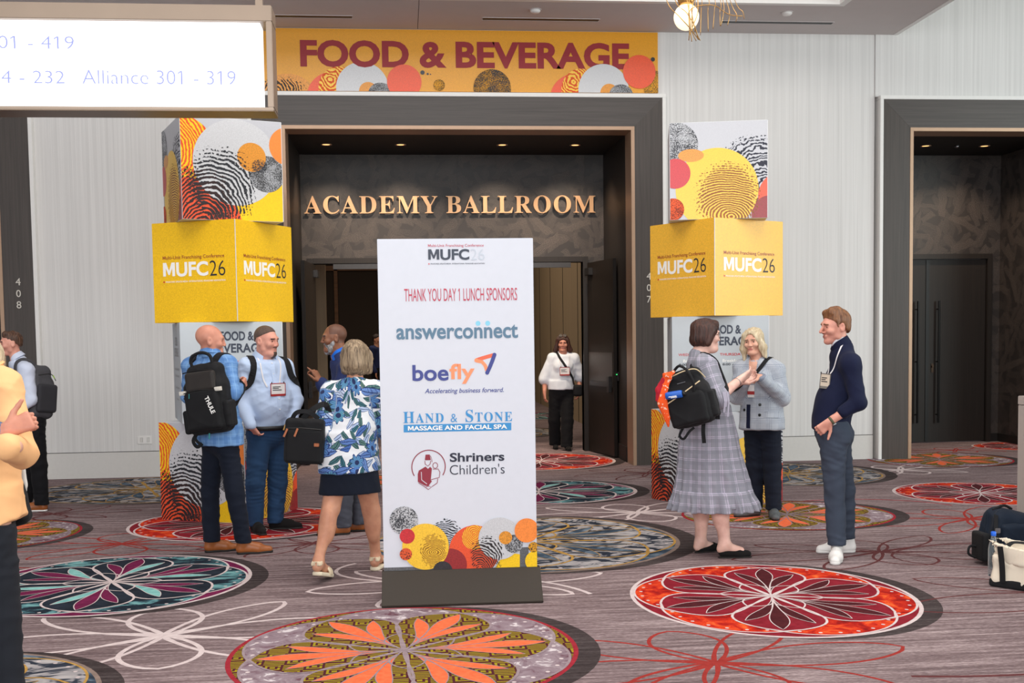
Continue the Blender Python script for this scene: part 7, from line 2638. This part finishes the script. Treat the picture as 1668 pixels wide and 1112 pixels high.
MB().tube([rel(.035, .055, .015), rel(.07, .03, -.03), rel(.085, 0, -.05), rel(.07, -.03, -.03), rel(.035, -.055, .015)], .0015, 6).build('necklace', M['steel'], p.root)
for q, d in (('R', (-.95, -.30)), ('L', (-.22, -.97))):
    p.shoe(q, *toes(p, q, d, .265, .055), m_plain('clog_grey_%s' % q, (84, 88, 90), .55), M['sole_dark'], 'clog', 1.0)
def hb_(S):
    S.ell(p.H(-.014, 0, .042), (.090, .110, .094), .02, p.HR())
    S.ell(p.H(-.050, 0, -.055), (.098, .078, .09), .03, p.HR())
    S.cone(p.H(.035, .066, .06), p.H(.020, .096, -.06), .026, .036, .02)
    S.cone(p.H(.020, .096, -.06), p.H(.03, .112, -.135), .036, .020, .02)
    S.cone(p.H(.035, -.066, .06), p.H(.018, -.094, -.06), .026, .034, .02)
    S.cone(p.H(.018, -.094, -.06), p.H(.03, -.085, -.155), .034, .018, .02)
    S.cone(p.H(.060, .02, .105), p.H(.050, -.062, .070), .020, .016, .02)
    S.ell(p.H(.118, .0, -.020), (.062, .080, .108), .012, p.HR(), 's')
hair(p, 'hair', M['hair_blond'], hb_, .006, (.004, (80, 80, 14), 5), low=.22)
b_ = empty('crossbody_bag', p.root.location)
tag(b_, 'small dark crossbody bag at the hip of the blonde woman in the plaid blazer', 'bag')
S = Sdf(np.array(c) + np.array([-.45, -.35, -.6]), np.array(c) + np.array([.1, .35, -.1]), .008)
bc = rel(.02, -.235, -.33)
S.box(bc, (.05, .09, .075), .03, .01, p.rows(p.cf, p.cs))
sculpt('bag_body', S, M['fabric_black'], b_, 1)
strap('bag_strap', bv, [rel(-.02, .13, .04), rel(.09, .075, -.07), rel(.14, .01, -.17), rel(.14, -.09, -.27), rel(.06, -.19, -.32)], [Vector((0, 0, -1)), -p.cf, -p.cf, -p.cf, p.cs - p.cf * .5], .034, .003, M['strap_black'], b_, .010, 5)
bd = empty('name_badge', p.root.location)
tag(bd, 'small red and white name badge hanging below the clasped hands of the blonde woman', 'name badge', 'conference name badges')
q_, n_ = drape(bv, rel(.3, -.015, -.30), -p.cf, .012)
R4 = Matrix.Translation(q_) @ Matrix((p.cs, -p.cf, Vector((0, 0, 1)))).transposed().to_4x4()
MB().box(-.03, .03, -.002, .002, -.055, .055, M=R4).build('card', M['badge_white'], bd)
MB().box(-.031, .031, -.004, .0025, -.03, .0, M=R4).build('holder_edge', M['badge_red'], bd)

# ---- woman walking out of the ballroom
p = dw = Person('woman in a white puff-sleeved blouse and black trousers walking out of the ballroom', POSES['doorway'], (-6, 3, 0), 1.0, 'ruddy', True)
S = p.new_body(.013, .006, hand_h=.007)
p.head(S, 1.1, 1.0, .5)
J = p.J
p.limbs(S, leg=.8)
p.core(S)
p.hand(S, J['wrR'], (.05, -.1, -1), (1, .2, 0), -1, .45, .17)
p.hand(S, J['wrL'], (-.1, -.2, -1), (-1, .2, 0), 1, .6, .17)
p.body(S, brow=M['hair_deep'])
p.trousers(M['black_trouser'], (.104, .092, .088), (.180, .135), .12, .045, h=.013, fold=(.003, (30, 30, 40), 3))
pe = J['pel']
dw_top = top(p, 'blouse', M['white_blouse'], (.178, .130), (.178, .140), (.185, .145), bust=.06, slv=(.074, .092, .08), to=(0, 0), hem=pe.z + .015, h=.012, fold=(.003, (30, 30, 34), 2),
             skirt=[(pe.z - .06, 0, 0, .196, .150), (pe.z + .14, 0, 0, .182, .140)])
for q, d in (('R', (-.05, -1)), ('L', (.1, -1))):
    p.shoe(q, *toes(p, q, d, .25, .05), M['suede_black'], M['sole_dark'], 'flat', 1.0)
def hb_(S):
    S.ell(p.H(-.014, 0, .046), (.092, .108, .092), .02, p.HR())
    S.ell(p.H(-.045, 0, -.055), (.105, .075, .085), .03, p.HR())
    for s_ in (-1, 1):
        S.cone(p.H(.030, .070 * s_, .06), p.H(.015, .105 * s_, -.095), .028, .040, .03)
    S.ell(p.H(.115, 0, -.030), (.062, .075, .104), .012, p.HR(), 's')
hair(p, 'hair', M['hair_auburn'], hb_, .008, (.004, (70, 70, 14), 5), low=.2)
k = MB()
for q in (-1, 1):
    k.lathe([(.026, -.002), (.026, .002)], 14, M=Matrix.Translation(p.H(.055, .030 * q, .122)) @ Matrix.Rotation(.9, 4, 'X'))
k.build('sunglasses_on_head', M['glasses'], p.root)
bv = bvh_of(dw_top)
c = J['neck']
def rel(f, s, u):
    return c + p.cf * f + p.cs * s + Vector((0, 0, u))
badge('red-edged name badge on the woman walking out of the ballroom', p, bv, rel(.25, -.0, -.27), .14, .115, [[rel(.02, .07, .02), rel(.1, .075, -.08), rel(.2, .05, -.20)], [rel(.02, -.07, .02), rel(.1, -.075, -.08), rel(.2, -.05, -.20)]], -p.cf, 0, p.cf)
b_ = empty('crossbody_bag', p.root.location)
tag(b_, 'black crossbody bag at the side of the woman walking out of the ballroom', 'bag')
S = Sdf(np.array(pe) + np.array([-.1, -.4, -.25]), np.array(pe) + np.array([.5, .3, .3]), .011)
S.box(pe + Vector((.235, -.07, .0)), (.070, .045, .085), .035, .01)
sculpt('bag_body', S, M['fabric_black'], b_, 1)
strap('bag_strap', bv, [rel(.0, -.10, .03), rel(.12, -.06, -.08), rel(.2, .03, -.22), rel(.2, .13, -.38), rel(.08, .2, -.47)], [Vector((0, 0, -1)), -p.cf, -p.cf, -p.cf, -p.cs - p.cf * .5], .035, .003, M['strap_black'], b_, .006, 5)


# ---- guests far inside the ballroom
def guest(label, x, y, H_, yaw, shirt, trou, hairm, skin):
    k_ = H_ / 1.75
    a = math.radians(yaw)
    c_, s_ = math.cos(a), math.sin(a)
    base = dict(head=(0, -.01, 1.635), neck=(0, 0, 1.49), shL=(.18, 0, 1.44), shR=(-.18, 0, 1.44), elL=(.24, .02, 1.15), elR=(-.24, .02, 1.15), wrL=(.22, -.10, .92), wrR=(-.22, -.10, .92), pel=(0, 0, .97),
                hipL=(.09, 0, .93), hipR=(-.09, 0, .93), knL=(.10, -.01, .50), knR=(-.10, .0, .50), anL=(.10, .02, .09), anR=(-.10, .02, .09))
    J_ = {n: ((q[0] * c_ - q[1] * s_) * k_, (q[0] * s_ + q[1] * c_) * k_, q[2] * k_) for n, q in base.items()}
    g_ = Person(label, dict(root=(x, y, 0), joints=J_), (yaw, 0, 0), k_, skin, False, 'guests inside the ballroom')
    S = g_.new_body(.018, .010, hand_h=.010)
    g_.head(S)
    g_.limbs(S, leg=.8)
    g_.core(S)
    g_.hand(S, g_.J['wrL'], (0, -.2, -1), (-1, 0, 0), 1, .4)
    g_.hand(S, g_.J['wrR'], (0, -.2, -1), (1, 0, 0), -1, .4)
    g_.body(S)
    g_.trousers(trou, h=.018, fold=None)
    top(g_, 'jacket', shirt, hem=g_.J['pel'].z - .08, low=.08, h=.018, fold=None, slv=(.07, .06, .05))
    def hb2(S):
        S.ell(g_.H(-.014, 0, .046), (.082, .102, .088), .01, g_.HR())
        S.ell(g_.H(-.045, 0, -.01), (.07, .065, .065), .02, g_.HR())
        cap_cut(g_, S, .090, .076, .52, .85)
    hair(g_, 'hair', hairm, hb2, .012, None)
    for q in 'LR':
        d = (math.sin(a), -math.cos(a))
        g_.shoe(q, *toes(g_, q, d, .27, .05), M['suede_black'], M['sole_dark'], 'dress')
    return g_


guest('dark-haired guest in black inside the ballroom, seen left of the man in the navy suit', -1.30, 19.2, 1.63, 150, M['black_trouser'], M['black_trouser'], M['hair_deep'], 'brown')
guest('dark-haired guest deep inside the ballroom, just right of the blonde hair', -.55, 25.0, 1.74, 60, M['navy_suit'], M['black_trouser'], M['hair_deep'], 'tan')
guest('guest in a grey shirt inside the ballroom, half hidden by the white sponsor sign', -.10, 20.5, 1.66, -40, M['grey_trouser'], M['black_trouser'], M['hair_brown'], 'fair')
guest('dark-suited guest in the depth of the ballroom, partly hidden by the white sign', -.35, 28.5, 1.80, 200, M['black_trouser'], M['black_trouser'], M['hair_deep'], 'ruddy')
for lb, x, y, z0, z1 in (('slim lit wall lamp deep in the ballroom, left of the sponsor sign', -.25, 32.88, 1.62, 2.1), ('tall lit strip lamp on the ballroom partition beside the walking woman', 3.30, 19.6, 1.95, 2.75)):
    r = empty('wall_lamp', (x, y, (z0 + z1) / 2))
    tag(r, lb, 'wall lamp', 'lit wall lamps in the ballroom')
    h_ = (z1 - z0) / 2
    MB().box(-.035, .035, 0, .03, -h_ - .03, h_ + .03).build('back_plate', M['bronze'], r, .004)
    MB().tube([(0, -.02, -h_), (0, -.02, h_)], .028, 12).build('glowing_tube', m_emit('lamp_tube_%d' % int(y), (255, 224, 176), 4.0), r, smooth=True)

# ------------------------------------------------------------------ bags and loose things
def framed(root, ctr, n, roll=0.0, lean=0.0):
    """place a root so that local -Y looks along n, turned by roll in its own plane"""
    n = Vector(n)
    n.z = 0
    n.normalize()
    s = Vector((0, 0, 1)).cross(n).normalized()
    Rm = Matrix((s, -n, Vector((0, 0, 1)))).transposed()
    Rm = Rm @ Matrix.Rotation(lean, 3, 'X') @ Matrix.Rotation(roll, 3, 'Y')
    root.matrix_world = Matrix.Translation(ctr) @ Rm.to_4x4()
    bpy.context.view_layer.update()
    return root


def to_local(o, root, world_from=None):
    """re-express a mesh built in another frame (translation world_from) in root's frame"""
    T = root.matrix_world.inverted() @ Matrix.Translation(world_from or Vector())
    o.data.transform(T)
    o.parent = root
    return o


def pack_shell(name, h, rr, mat, root, top_in=.0, fold=(.003, (30, 30, 30), 4), hh=.008):
    S = Sdf(np.array([-h[0] - .04, -h[1] - .04, -h[2] - .04]), np.array([h[0] + .04, h[1] + .04, h[2] + .04]), hh)
    S.box((0, 0, -.06), (h[0], h[1], h[2] - .06), rr, .02)
    S.box((0, .015, h[2] * .45), (h[0] - top_in, h[1] - .02, h[2] * .55), rr, .05)
    return sculpt(name, S, mat, root, 1, fold)


def soft_box(name, c, h, rr, mat, root, hh=.006, fold=None):
    S = Sdf(np.array(c) - np.array(h) - .03, np.array(c) + np.array(h) + .03, hh)
    S.box(c, h, rr, .01)
    return sculpt(name, S, mat, root, 1, fold)


M['zip_cream'] = m_plain('cream_zip', (222, 200, 160), .5)
M['pack_sheen'] = m_cloth('grey_ripstop', (50, 46, 44), .5, .12)
M['buckle_white'] = m_plain('pale_buckle', (220, 214, 204), .4)

# backpack of the bald man
bb = empty('backpack')
tag(bb, 'black backpack with white brand lettering on the back of the bald man', 'backpack', 'black backpacks worn by guests')
J = bald.J
off = bald.root.location
ctr = J['neck'].lerp(J['pel'], .55) - bald.cf * .255 + Vector((.10, 0, .01))
framed(bb, off + ctr, -bald.cf + Vector((.12, -.2, 0)), math.radians(-7))
pack_shell('pack_body', (.165, .095, .265), .06, M['fabric_black'], bb, .02)
soft_box('front_pocket', (0, -.085, -.085), (.140, .045, .150), .035, M['fabric_black'], bb, fold=(.002, (30, 30, 30), 2))
soft_box('upper_pocket', (0, -.078, .130), (.120, .030, .075), .025, M['pack_sheen'], bb)
soft_box('side_pocket', (.165, -.01, -.13), (.028, .07, .10), .02, M['fabric_black'], bb, fold=(.002, (30, 30, 30), 5))
soft_box('side_pocket', (-.165, -.01, -.16), (.025, .07, .09), .02, M['fabric_black'], bb)
put_text('brand_lettering', [text_verts('THULE', 1, .03)], (.055, -.131, -.055), (.30, 0, -.95), (.95, 0, .30), P_['white_t'], bb, .001, (.135, .036))
MB().tube(spline([(-.085, -.02, .235), (-.08, -.02, .315), (0, -.025, .345), (.07, -.02, .315), (.08, -.02, .240)], 6), .012, 8).build('grab_handle', M['strap_black'], bb, smooth=True)
for x in (-.145, .140):
    MB().box(x - .025, x + .025, -.115, -.085, .045, .075).box(x - .014, x + .014, -.12, -.115, .05, .07, 0).build('buckle', M['buckle_white'], bb, .003)
MB().tube(spline([(-.125, -.128, .055), (0, -.134, .068), (.125, -.128, .055)], 6), .004, 6).tube(spline([(-.12, -.112, .205), (0, -.118, .215), (.12, -.112, .205)], 6), .004, 6).build('zipper', M['black'], bb)
MB().tube([(-.08, -.132, .05), (-.085, -.135, .015)], .004, 6).tube([(.02, -.10, -.258), (.015, -.105, -.30)], .006, 6).build('zip_pull', m_plain('teal_cord', (40, 120, 120), .5), bb)
MB().ribbon(spline([(-.13, .02, -.24), (-.17, .0, -.30), (-.14, -.01, -.35), (-.10, 0, -.33)], 5), Vector((0, -1, 0)), .028, .003).ribbon(spline([(-.13, .02, -.24), (-.15, .0, -.29), (-.10, -.01, -.345)], 5), Vector((0, -1, 0)), .022, .003).build('webbing_tail', M['strap_black'], bb)
bv = bvh_of(bald_top)
c = J['neck']
def relb(f, s, u):
    return c + bald.cf * f + bald.cs * s + Vector((0, 0, u))
for sg in (-1, 1):
    o = strap('shoulder_strap', bv, [relb(-.16, .095 * sg, -.06), relb(-.05, .115 * sg, .03), relb(.06, .135 * sg, .0), relb(.13, .15 * sg, -.10), relb(.13, .17 * sg, -.22), relb(.02, .21 * sg, -.36), relb(-.14, .19 * sg, -.45)],
              [bald.cf, Vector((0, 0, -1)), Vector((0, 0, -1)) - bald.cf * .5, -bald.cf, -bald.cf, -bald.cs * sg, bald.cf - bald.cs * sg], .058, .012, M['strap_black'], None, .004, 5)
    to_local(o, bb, off)

# backpack of the woman in the plaid dress
wb = empty('backpack')
tag(wb, 'black backpack with cream zips hanging on the woman in the plaid dress', 'backpack', 'black backpacks worn by guests')
off = drs.root.location
framed(wb, Vector((2.03, 7.93, 1.20)), (-.45, -.89, 0), math.radians(-15))
pack_shell('pack_body', (.160, .095, .205), .055, M['fabric_black'], wb, .03)
soft_box('front_pocket', (-.01, -.085, -.075), (.140, .035, .115), .03, M['fabric_black'], wb, fold=(.003, (30, 30, 30), 2))
soft_box('side_pocket', (.160, .0, -.08), (.03, .07, .10), .02, M['fabric_black'], wb, fold=(.003, (30, 30, 30), 7))
MB().tube(spline([(-.135, -.122, -.005), (-.02, -.130, .035), (.13, -.112, .095)], 6), .0045, 6).build('cream_zipper', M['zip_cream'], wb, smooth=True)
MB().tube(spline([(-.06, -.085, .175), (.04, -.088, .190), (.115, -.06, .180), (.150, .0, .11)], 6), .004, 6).build('cream_zipper', M['zip_cream'], wb, smooth=True)
MB().tube([(-.135, -.122, -.005), (-.145, -.126, -.04)], .004, 6).build('zip_pull', M['steel'], wb)
MB().tube(spline([(.06, -.10, .02), (.085, -.125, .09), (.075, -.125, .16), (.05, -.09, .20), (.0, -.05, .235), (-.05, -.03, .21)], 6), .010, 8).build('grab_handle', M['strap_black'], wb, smooth=True)
MB().ribbon(spline([(-.10, 0, -.20), (-.135, -.01, -.245), (-.11, -.02, -.275), (-.06, -.01, -.235), (-.02, 0, -.215)], 5), Vector((0, -1, 0)), .018, .004).build('strap_loop', M['strap_black'], wb)
MB().ribbon(spline([(.055, .01, -.19), (.035, 0, -.26), (.02, 0, -.34)], 5), Vector((0, -1, 0)), .028, .003).ribbon([(.17, .02, -.14), (.155, .02, -.20)], Vector((0, -1, 0)), .03, .003).build('webbing_tail', M['strap_black'], wb)
MB().box(-.035, .025, -.0985, -.096, .112, .117).build('small_mark', P_['grey'], wb)
bv = bvh_of(drs_top)
c = drs.J['neck']
def reld(f, s, u):
    return c + drs.cf * f + drs.cs * s + Vector((0, 0, u))
for sg, d1 in ((-1, .10), (1, .10)):
    o = strap('shoulder_strap', bv, [reld(-.17, d1 * sg, -.10), reld(-.07, .105 * sg, .03), reld(.05, .12 * sg, .0), reld(.13, .14 * sg, -.11), reld(.10, .19 * sg, -.24), reld(-.06, .21 * sg, -.34)],
              [drs.cf, Vector((0, 0, -1)), Vector((0, 0, -1)) - drs.cf * .5, -drs.cf, -drs.cf - drs.cs * .5 * sg, -drs.cs * sg], .050, .009, M['strap_black'], None, .005, 5)
    to_local(o, wb, off)
bn = empty('bandana')
tag(bn, 'bright orange patterned bandana tied to the black backpack of the woman in the dress', 'bandana')
bn.matrix_world = wb.matrix_world
t_ = NT('orange_bandana')
k_ = t_.noise(t_.coord('Object'), 45, 2)
M['bandana'] = t_.done(t_.mix(t_.math('GREATER_THAN', k_, .60), (244, 92, 40), (250, 196, 170)), .8, 0, .2)
S = Sdf(np.array([-.32, -.24, -.22]), np.array([.06, .08, .27]), .0055)
S.cone((-.085, -.115, .185), (-.125, -.13, .10), .034, .028, .012, flat=((0, 1, 0), .5))
S.cone((-.125, -.13, .10), (-.165, -.125, .01), .028, .036, .012, flat=((0, 1, 0), .45))
S.cone((-.165, -.125, .01), (-.165, -.115, -.10), .034, .022, .012, flat=((0, 1, 0), .45))
S.cone((-.165, -.115, -.10), (-.175, -.105, -.16), .020, .010, .012, flat=((0, 1, 0), .5))
S.cone((-.085, -.115, .185), (-.045, -.10, .20), .028, .020, .01)
sculpt('cloth', S, M['bandana'], bn, 1, (.006, (60, 60, 26), 4))
S = Sdf(np.array([-.32, -.24, -.1]), np.array([.06, .08, .27]), .0055)
S.cone((-.12, -.12, .17), (-.17, -.13, .11), .018, .024, .012, flat=((0, 1, 0), .5))
S.cone((-.17, -.13, .11), (-.195, -.125, .04), .022, .012, .012, flat=((0, 1, 0), .5))
sculpt('crimson_corner', S, m_cloth('crimson_cloth', (176, 34, 50), .8, .1), bn, 1, (.005, (60, 60, 26), 6))
bt = empty('sanitizer_holder')
tag(bt, 'small blue tube clipped beside the orange bandana on the black backpack', 'tube')
bt.matrix_world = wb.matrix_world @ Matrix.Translation((-.065, -.148, .045)) @ Matrix.Rotation(math.radians(96), 4, 'Y')
MB().lathe([(.010, -.062), (.024, -.058), (.027, -.04), (.027, .05), (.024, .058), (.012, .062)], 20).build('tube_body', m_plain('blue_tube', (28, 92, 186), .4), bt, smooth=True)
MB().box(.006, .012, -.0285, -.026, -.035, .022).box(.0145, .019, -.0280, -.026, -.02, .025).build('printed_mark', P_['white_t'], bt)
MB().lathe([(.012, .060), (.016, .062), (.016, .080), (.010, .082)], 16).build('tube_cap', M['black'], bt, smooth=True)

# briefcase on the arm of the woman in the floral blouse
bg = empty('shoulder_bag')
tag(bg, 'black shoulder bag with tan zip pulls beside the woman in the floral blouse', 'bag')
framed(bg, Vector((-.67, 7.80, .963)), (-.12, -.99, 0), math.radians(3))
soft_box('bag_body', (0, 0, 0), (.135, .055, .155), .03, M['fabric_black'], bg, fold=(.002, (30, 30, 30), 4))
soft_box('front_pocket', (.0, -.05, -.03), (.122, .020, .115), .018, M['fabric_black'], bg)
MB().tube(spline([(-.120, -.062, .085), (0, -.072, .092), (.12, -.062, .085)], 5), .004, 6).build('zipper', M['black'], bg)
M['tan_tab'] = m_plain('tan_leather_tab', (168, 98, 60), .5)
for a_, b_ in (((-.105, -.078, .085), (-.128, -.08, .03)), ((-.035, -.080, .090), (-.055, -.082, .035))):
    MB().ribbon([a_, b_], Vector((0, -1, 0)), .013, .004).build('leather_pull', M['tan_tab'], bg)
MB().box(.075, .112, -.076, -.07, -.03, -.005).build('leather_patch', M['tan_tab'], bg, .004)
MB().tube([(-.128, -.03, .11), (-.138, -.04, .07)], .007, 8).build('buckle', M['brass'], bg)
MB().ribbon(spline([(-.02, 0, .15), (.06, .0, .225), (.13, .02, .25), (.16, .06, .16)], 6), Vector((-.3, -1, .4)), .04, .005).ribbon(spline([(-.10, 0, .12), (-.06, -.02, .19), (.02, -.02, .20), (.09, 0, .155)], 6), Vector((0, -1, .2)), .03, .005).build('carry_strap', M['strap_black'], bg)

# grey backpack, far left
gp = empty('backpack')
tag(gp, 'dark grey backpack on the man in the white shirt at the far left', 'backpack')
J = lp.J
off = lp.root.location
framed(gp, off + J['neck'].lerp(J['pel'], .52) + Vector((.150, -.06, -.02)), (.80, -.60, 0), math.radians(6))
M['fabric_grey'] = m_cloth('grey_nylon', (74, 74, 78), .75, .12)
pack_shell('pack_body', (.135, .090, .265), .07, M['fabric_grey'], gp, .02)
soft_box('front_pocket', (.02, -.085, -.06), (.11, .035, .14), .03, m_cloth('dark_grey_nylon', (52, 52, 56), .75, .1), gp)
MB().tube(spline([(-.09, -.10, .16), (.04, -.105, .18), (.12, -.08, .12)], 5), .004, 6).build('zipper', M['black'], gp)
MB().tube([(.06, -.115, .17), (.075, -.12, .14)], .005, 6).build('zip_pull', m_plain('lime_cord', (150, 190, 50), .5), gp)
bv = bvh_of(lp_top)
c = J['neck']
def rell(f, s, u):
    return c + lp.cf * f + lp.cs * s + Vector((0, 0, u))
o = strap('shoulder_strap', bv, [rell(-.15, .11, -.07), rell(-.05, .12, .03), rell(.06, .14, .0), rell(.12, .15, -.12), rell(.06, .19, -.26), rell(-.10, .19, -.42)], [lp.cf, Vector((0, 0, -1)), Vector((0, 0, -1)) - lp.cf * .5, -lp.cf, -lp.cs, lp.cf - lp.cs], .058, .010, M['fabric_grey'], None, .004, 5)
to_local(o, gp, off)

# bags of the person in peach
hb = empty('hanging_bag')
tag(hb, 'black bag hanging behind the hem of the peach blazer', 'bag')
framed(hb, Vector((-1.755, 5.10, .985)), (-.1, -1, 0), math.radians(-14))
soft_box('bag_body', (0, 0, -.02), (.115, .06, .125), .045, M['fabric_black'], hb, fold=(.004, (24, 24, 24), 5))
MB().tube(spline([(-.08, 0, .09), (-.10, 0, .25), (-.06, 0, .42)], 6), .009, 8).build('bag_strap', M['strap_black'], hb)
tg = empty('white_tote')
tag(tg, 'white cloth tote hanging behind the elbow of the peach blazer', 'bag')
framed(tg, Vector((-1.690, 5.16, 1.055)), (.1, -1, 0), math.radians(4))
soft_box('bag_body', (0, 0, 0), (.034, .016, .105), .014, m_cloth('white_cotton', (226, 222, 216), .9, .02), tg, fold=(.005, (24, 24, 10), 5))

# canvas tote, backpack and bottle on the floor at the right
tt = empty('canvas_tote', (3.98, 6.80, 0), math.radians(-52))
tag(tt, 'cream canvas tote with black straps standing on the carpet at the right edge', 'bag')
S = Sdf(np.array([-.36, -.20, -.03]), np.array([.36, .20, .42]), .0075)
S.loft([(.035, 0, 0, .235, .105), (.12, 0, 0, .245, .112), (.34, 0, 0, .315, .135)], (1, 0), .01)
S.box((0, 0, .12), (.235, .112, .10), .03, .04)
T_ = S.d.copy()
S.loft([(.30, 0, 0, .300, .120), (.40, 0, 0, .315, .130)], (1, 0), .004)
S.d = T_
S.cut((.10, 0, 1), (0, 0, .272))
# hollow mouth
sl, X, Y, Z = S.sub(np.array([-.33, -.15, .19]), np.array([.33, .15, .42]), .02)
rho = np.sqrt((X / .295) ** 2 + (Y / .112) ** 2)
S.put(sl, np.maximum((rho - 1) * .112, .16 - Z), .01, 's')
M['canvas'] = m_cloth('cream_canvas', (232, 220, 200), .9, .03, 500, .2)
sculpt('bag_body', S, M['canvas'], tt, 1, (.008, (18, 18, 16), 7))
S = Sdf(np.array([-.34, -.18, -.02]), np.array([.34, .18, .09]), .0075)
S.loft([(.004, 0, 0, .238, .108), (.055, 0, 0, .245, .114)], (1, 0), .004)
S.box((0, 0, .030), (.245, .116, .026), .01, .01)
sculpt('base_panel', S, M['strap_black'], tt, 1)
for x in (-.15, .15):
    MB().ribbon(spline([(x, -.122, .04), (x, -.134, .15), (x - .01, -.146, .275)], 6), Vector((0, -1, 0)), .036, .004).build('webbing_strap', M['strap_black'], tt)
MB().ribbon(spline([(-.14, -.10, .26), (-.13, -.02, .285), (-.05, .04, .28), (.06, .02, .29), (.14, -.08, .26)], 6), Vector((0, -.3, 1)), .034, .004).build('carry_handle', M['strap_black'], tt)
fb = empty('floor_backpack', (4.20, 7.62, 0))
tag(fb, 'dark navy backpack slumped on the floor between the podium and the canvas tote', 'backpack')
M['fabric_navy'] = m_cloth('navy_nylon', (24, 34, 48), .7, .12)
S = Sdf(np.array([-.30, -.24, -.02]), np.array([.36, .24, .52]), .008)
Rl = np.array(Matrix.Rotation(math.radians(14), 3, 'Y').transposed())
S.box((.03, 0, .18), (.155, .13, .18), .06, .02, Rl)
S.box((.07, 0, .295), (.12, .10, .075), .05, .05, Rl)
S.cut((0, 0, -1), (0, 0, .004))
sculpt('pack_body', S, M['fabric_navy'], fb, 1, (.004, (26, 26, 26), 4))
o = soft_box('front_pocket', (.05, -.125, .17), (.12, .04, .13), .03, M['fabric_navy'], fb, fold=(.003, (26, 26, 26), 5))
o = soft_box('side_pocket', (-.155, -.02, .13), (.03, .09, .10), .02, M['fabric_black'], fb)
MB().ribbon(spline([(-.09, -.10, .36), (-.12, -.155, .27), (-.115, -.165, .18)], 6), Vector((0, -1, 0)), .030, .004).build('compression_strap', M['strap_black'], fb)
MB().box(-.135, -.095, -.176, -.168, .245, .28).build('buckle', M['steel'], fb, .003)
MB().tube(spline([(-.17, .0, .12), (-.235, -.02, .13), (-.25, -.03, .08), (-.20, -.03, .05)], 6), .009, 8).tube(spline([(-.05, .02, .375), (.02, .0, .41), (.09, .02, .38)], 6), .010, 8).build('strap_loop', M['strap_black'], fb, smooth=True)
wb2 = empty('water_bottle', (3.80, 6.98, .055))
tag(wb2, 'clear plastic water bottle with a bright blue cap sticking out of the canvas tote', 'bottle')
g_ = NT('clear_plastic')
g_.bsdf.inputs['Transmission Weight'].default_value = .9
g_.bsdf.inputs['IOR'].default_value = 1.2
M['clear'] = g_.done((226, 236, 240), .08)
MB().lathe([(.030, 0), (.032, .01), (.032, .17), (.029, .20), (.016, .245), (.013, .262)], 20).build('bottle_body', M['clear'], wb2, smooth=True)
MB().lathe([(.0155, .262), (.0165, .264), (.0165, .288), (.012, .291)], 18).build('cap', m_plain('blue_cap', (30, 100, 214), .4), wb2, smooth=True)
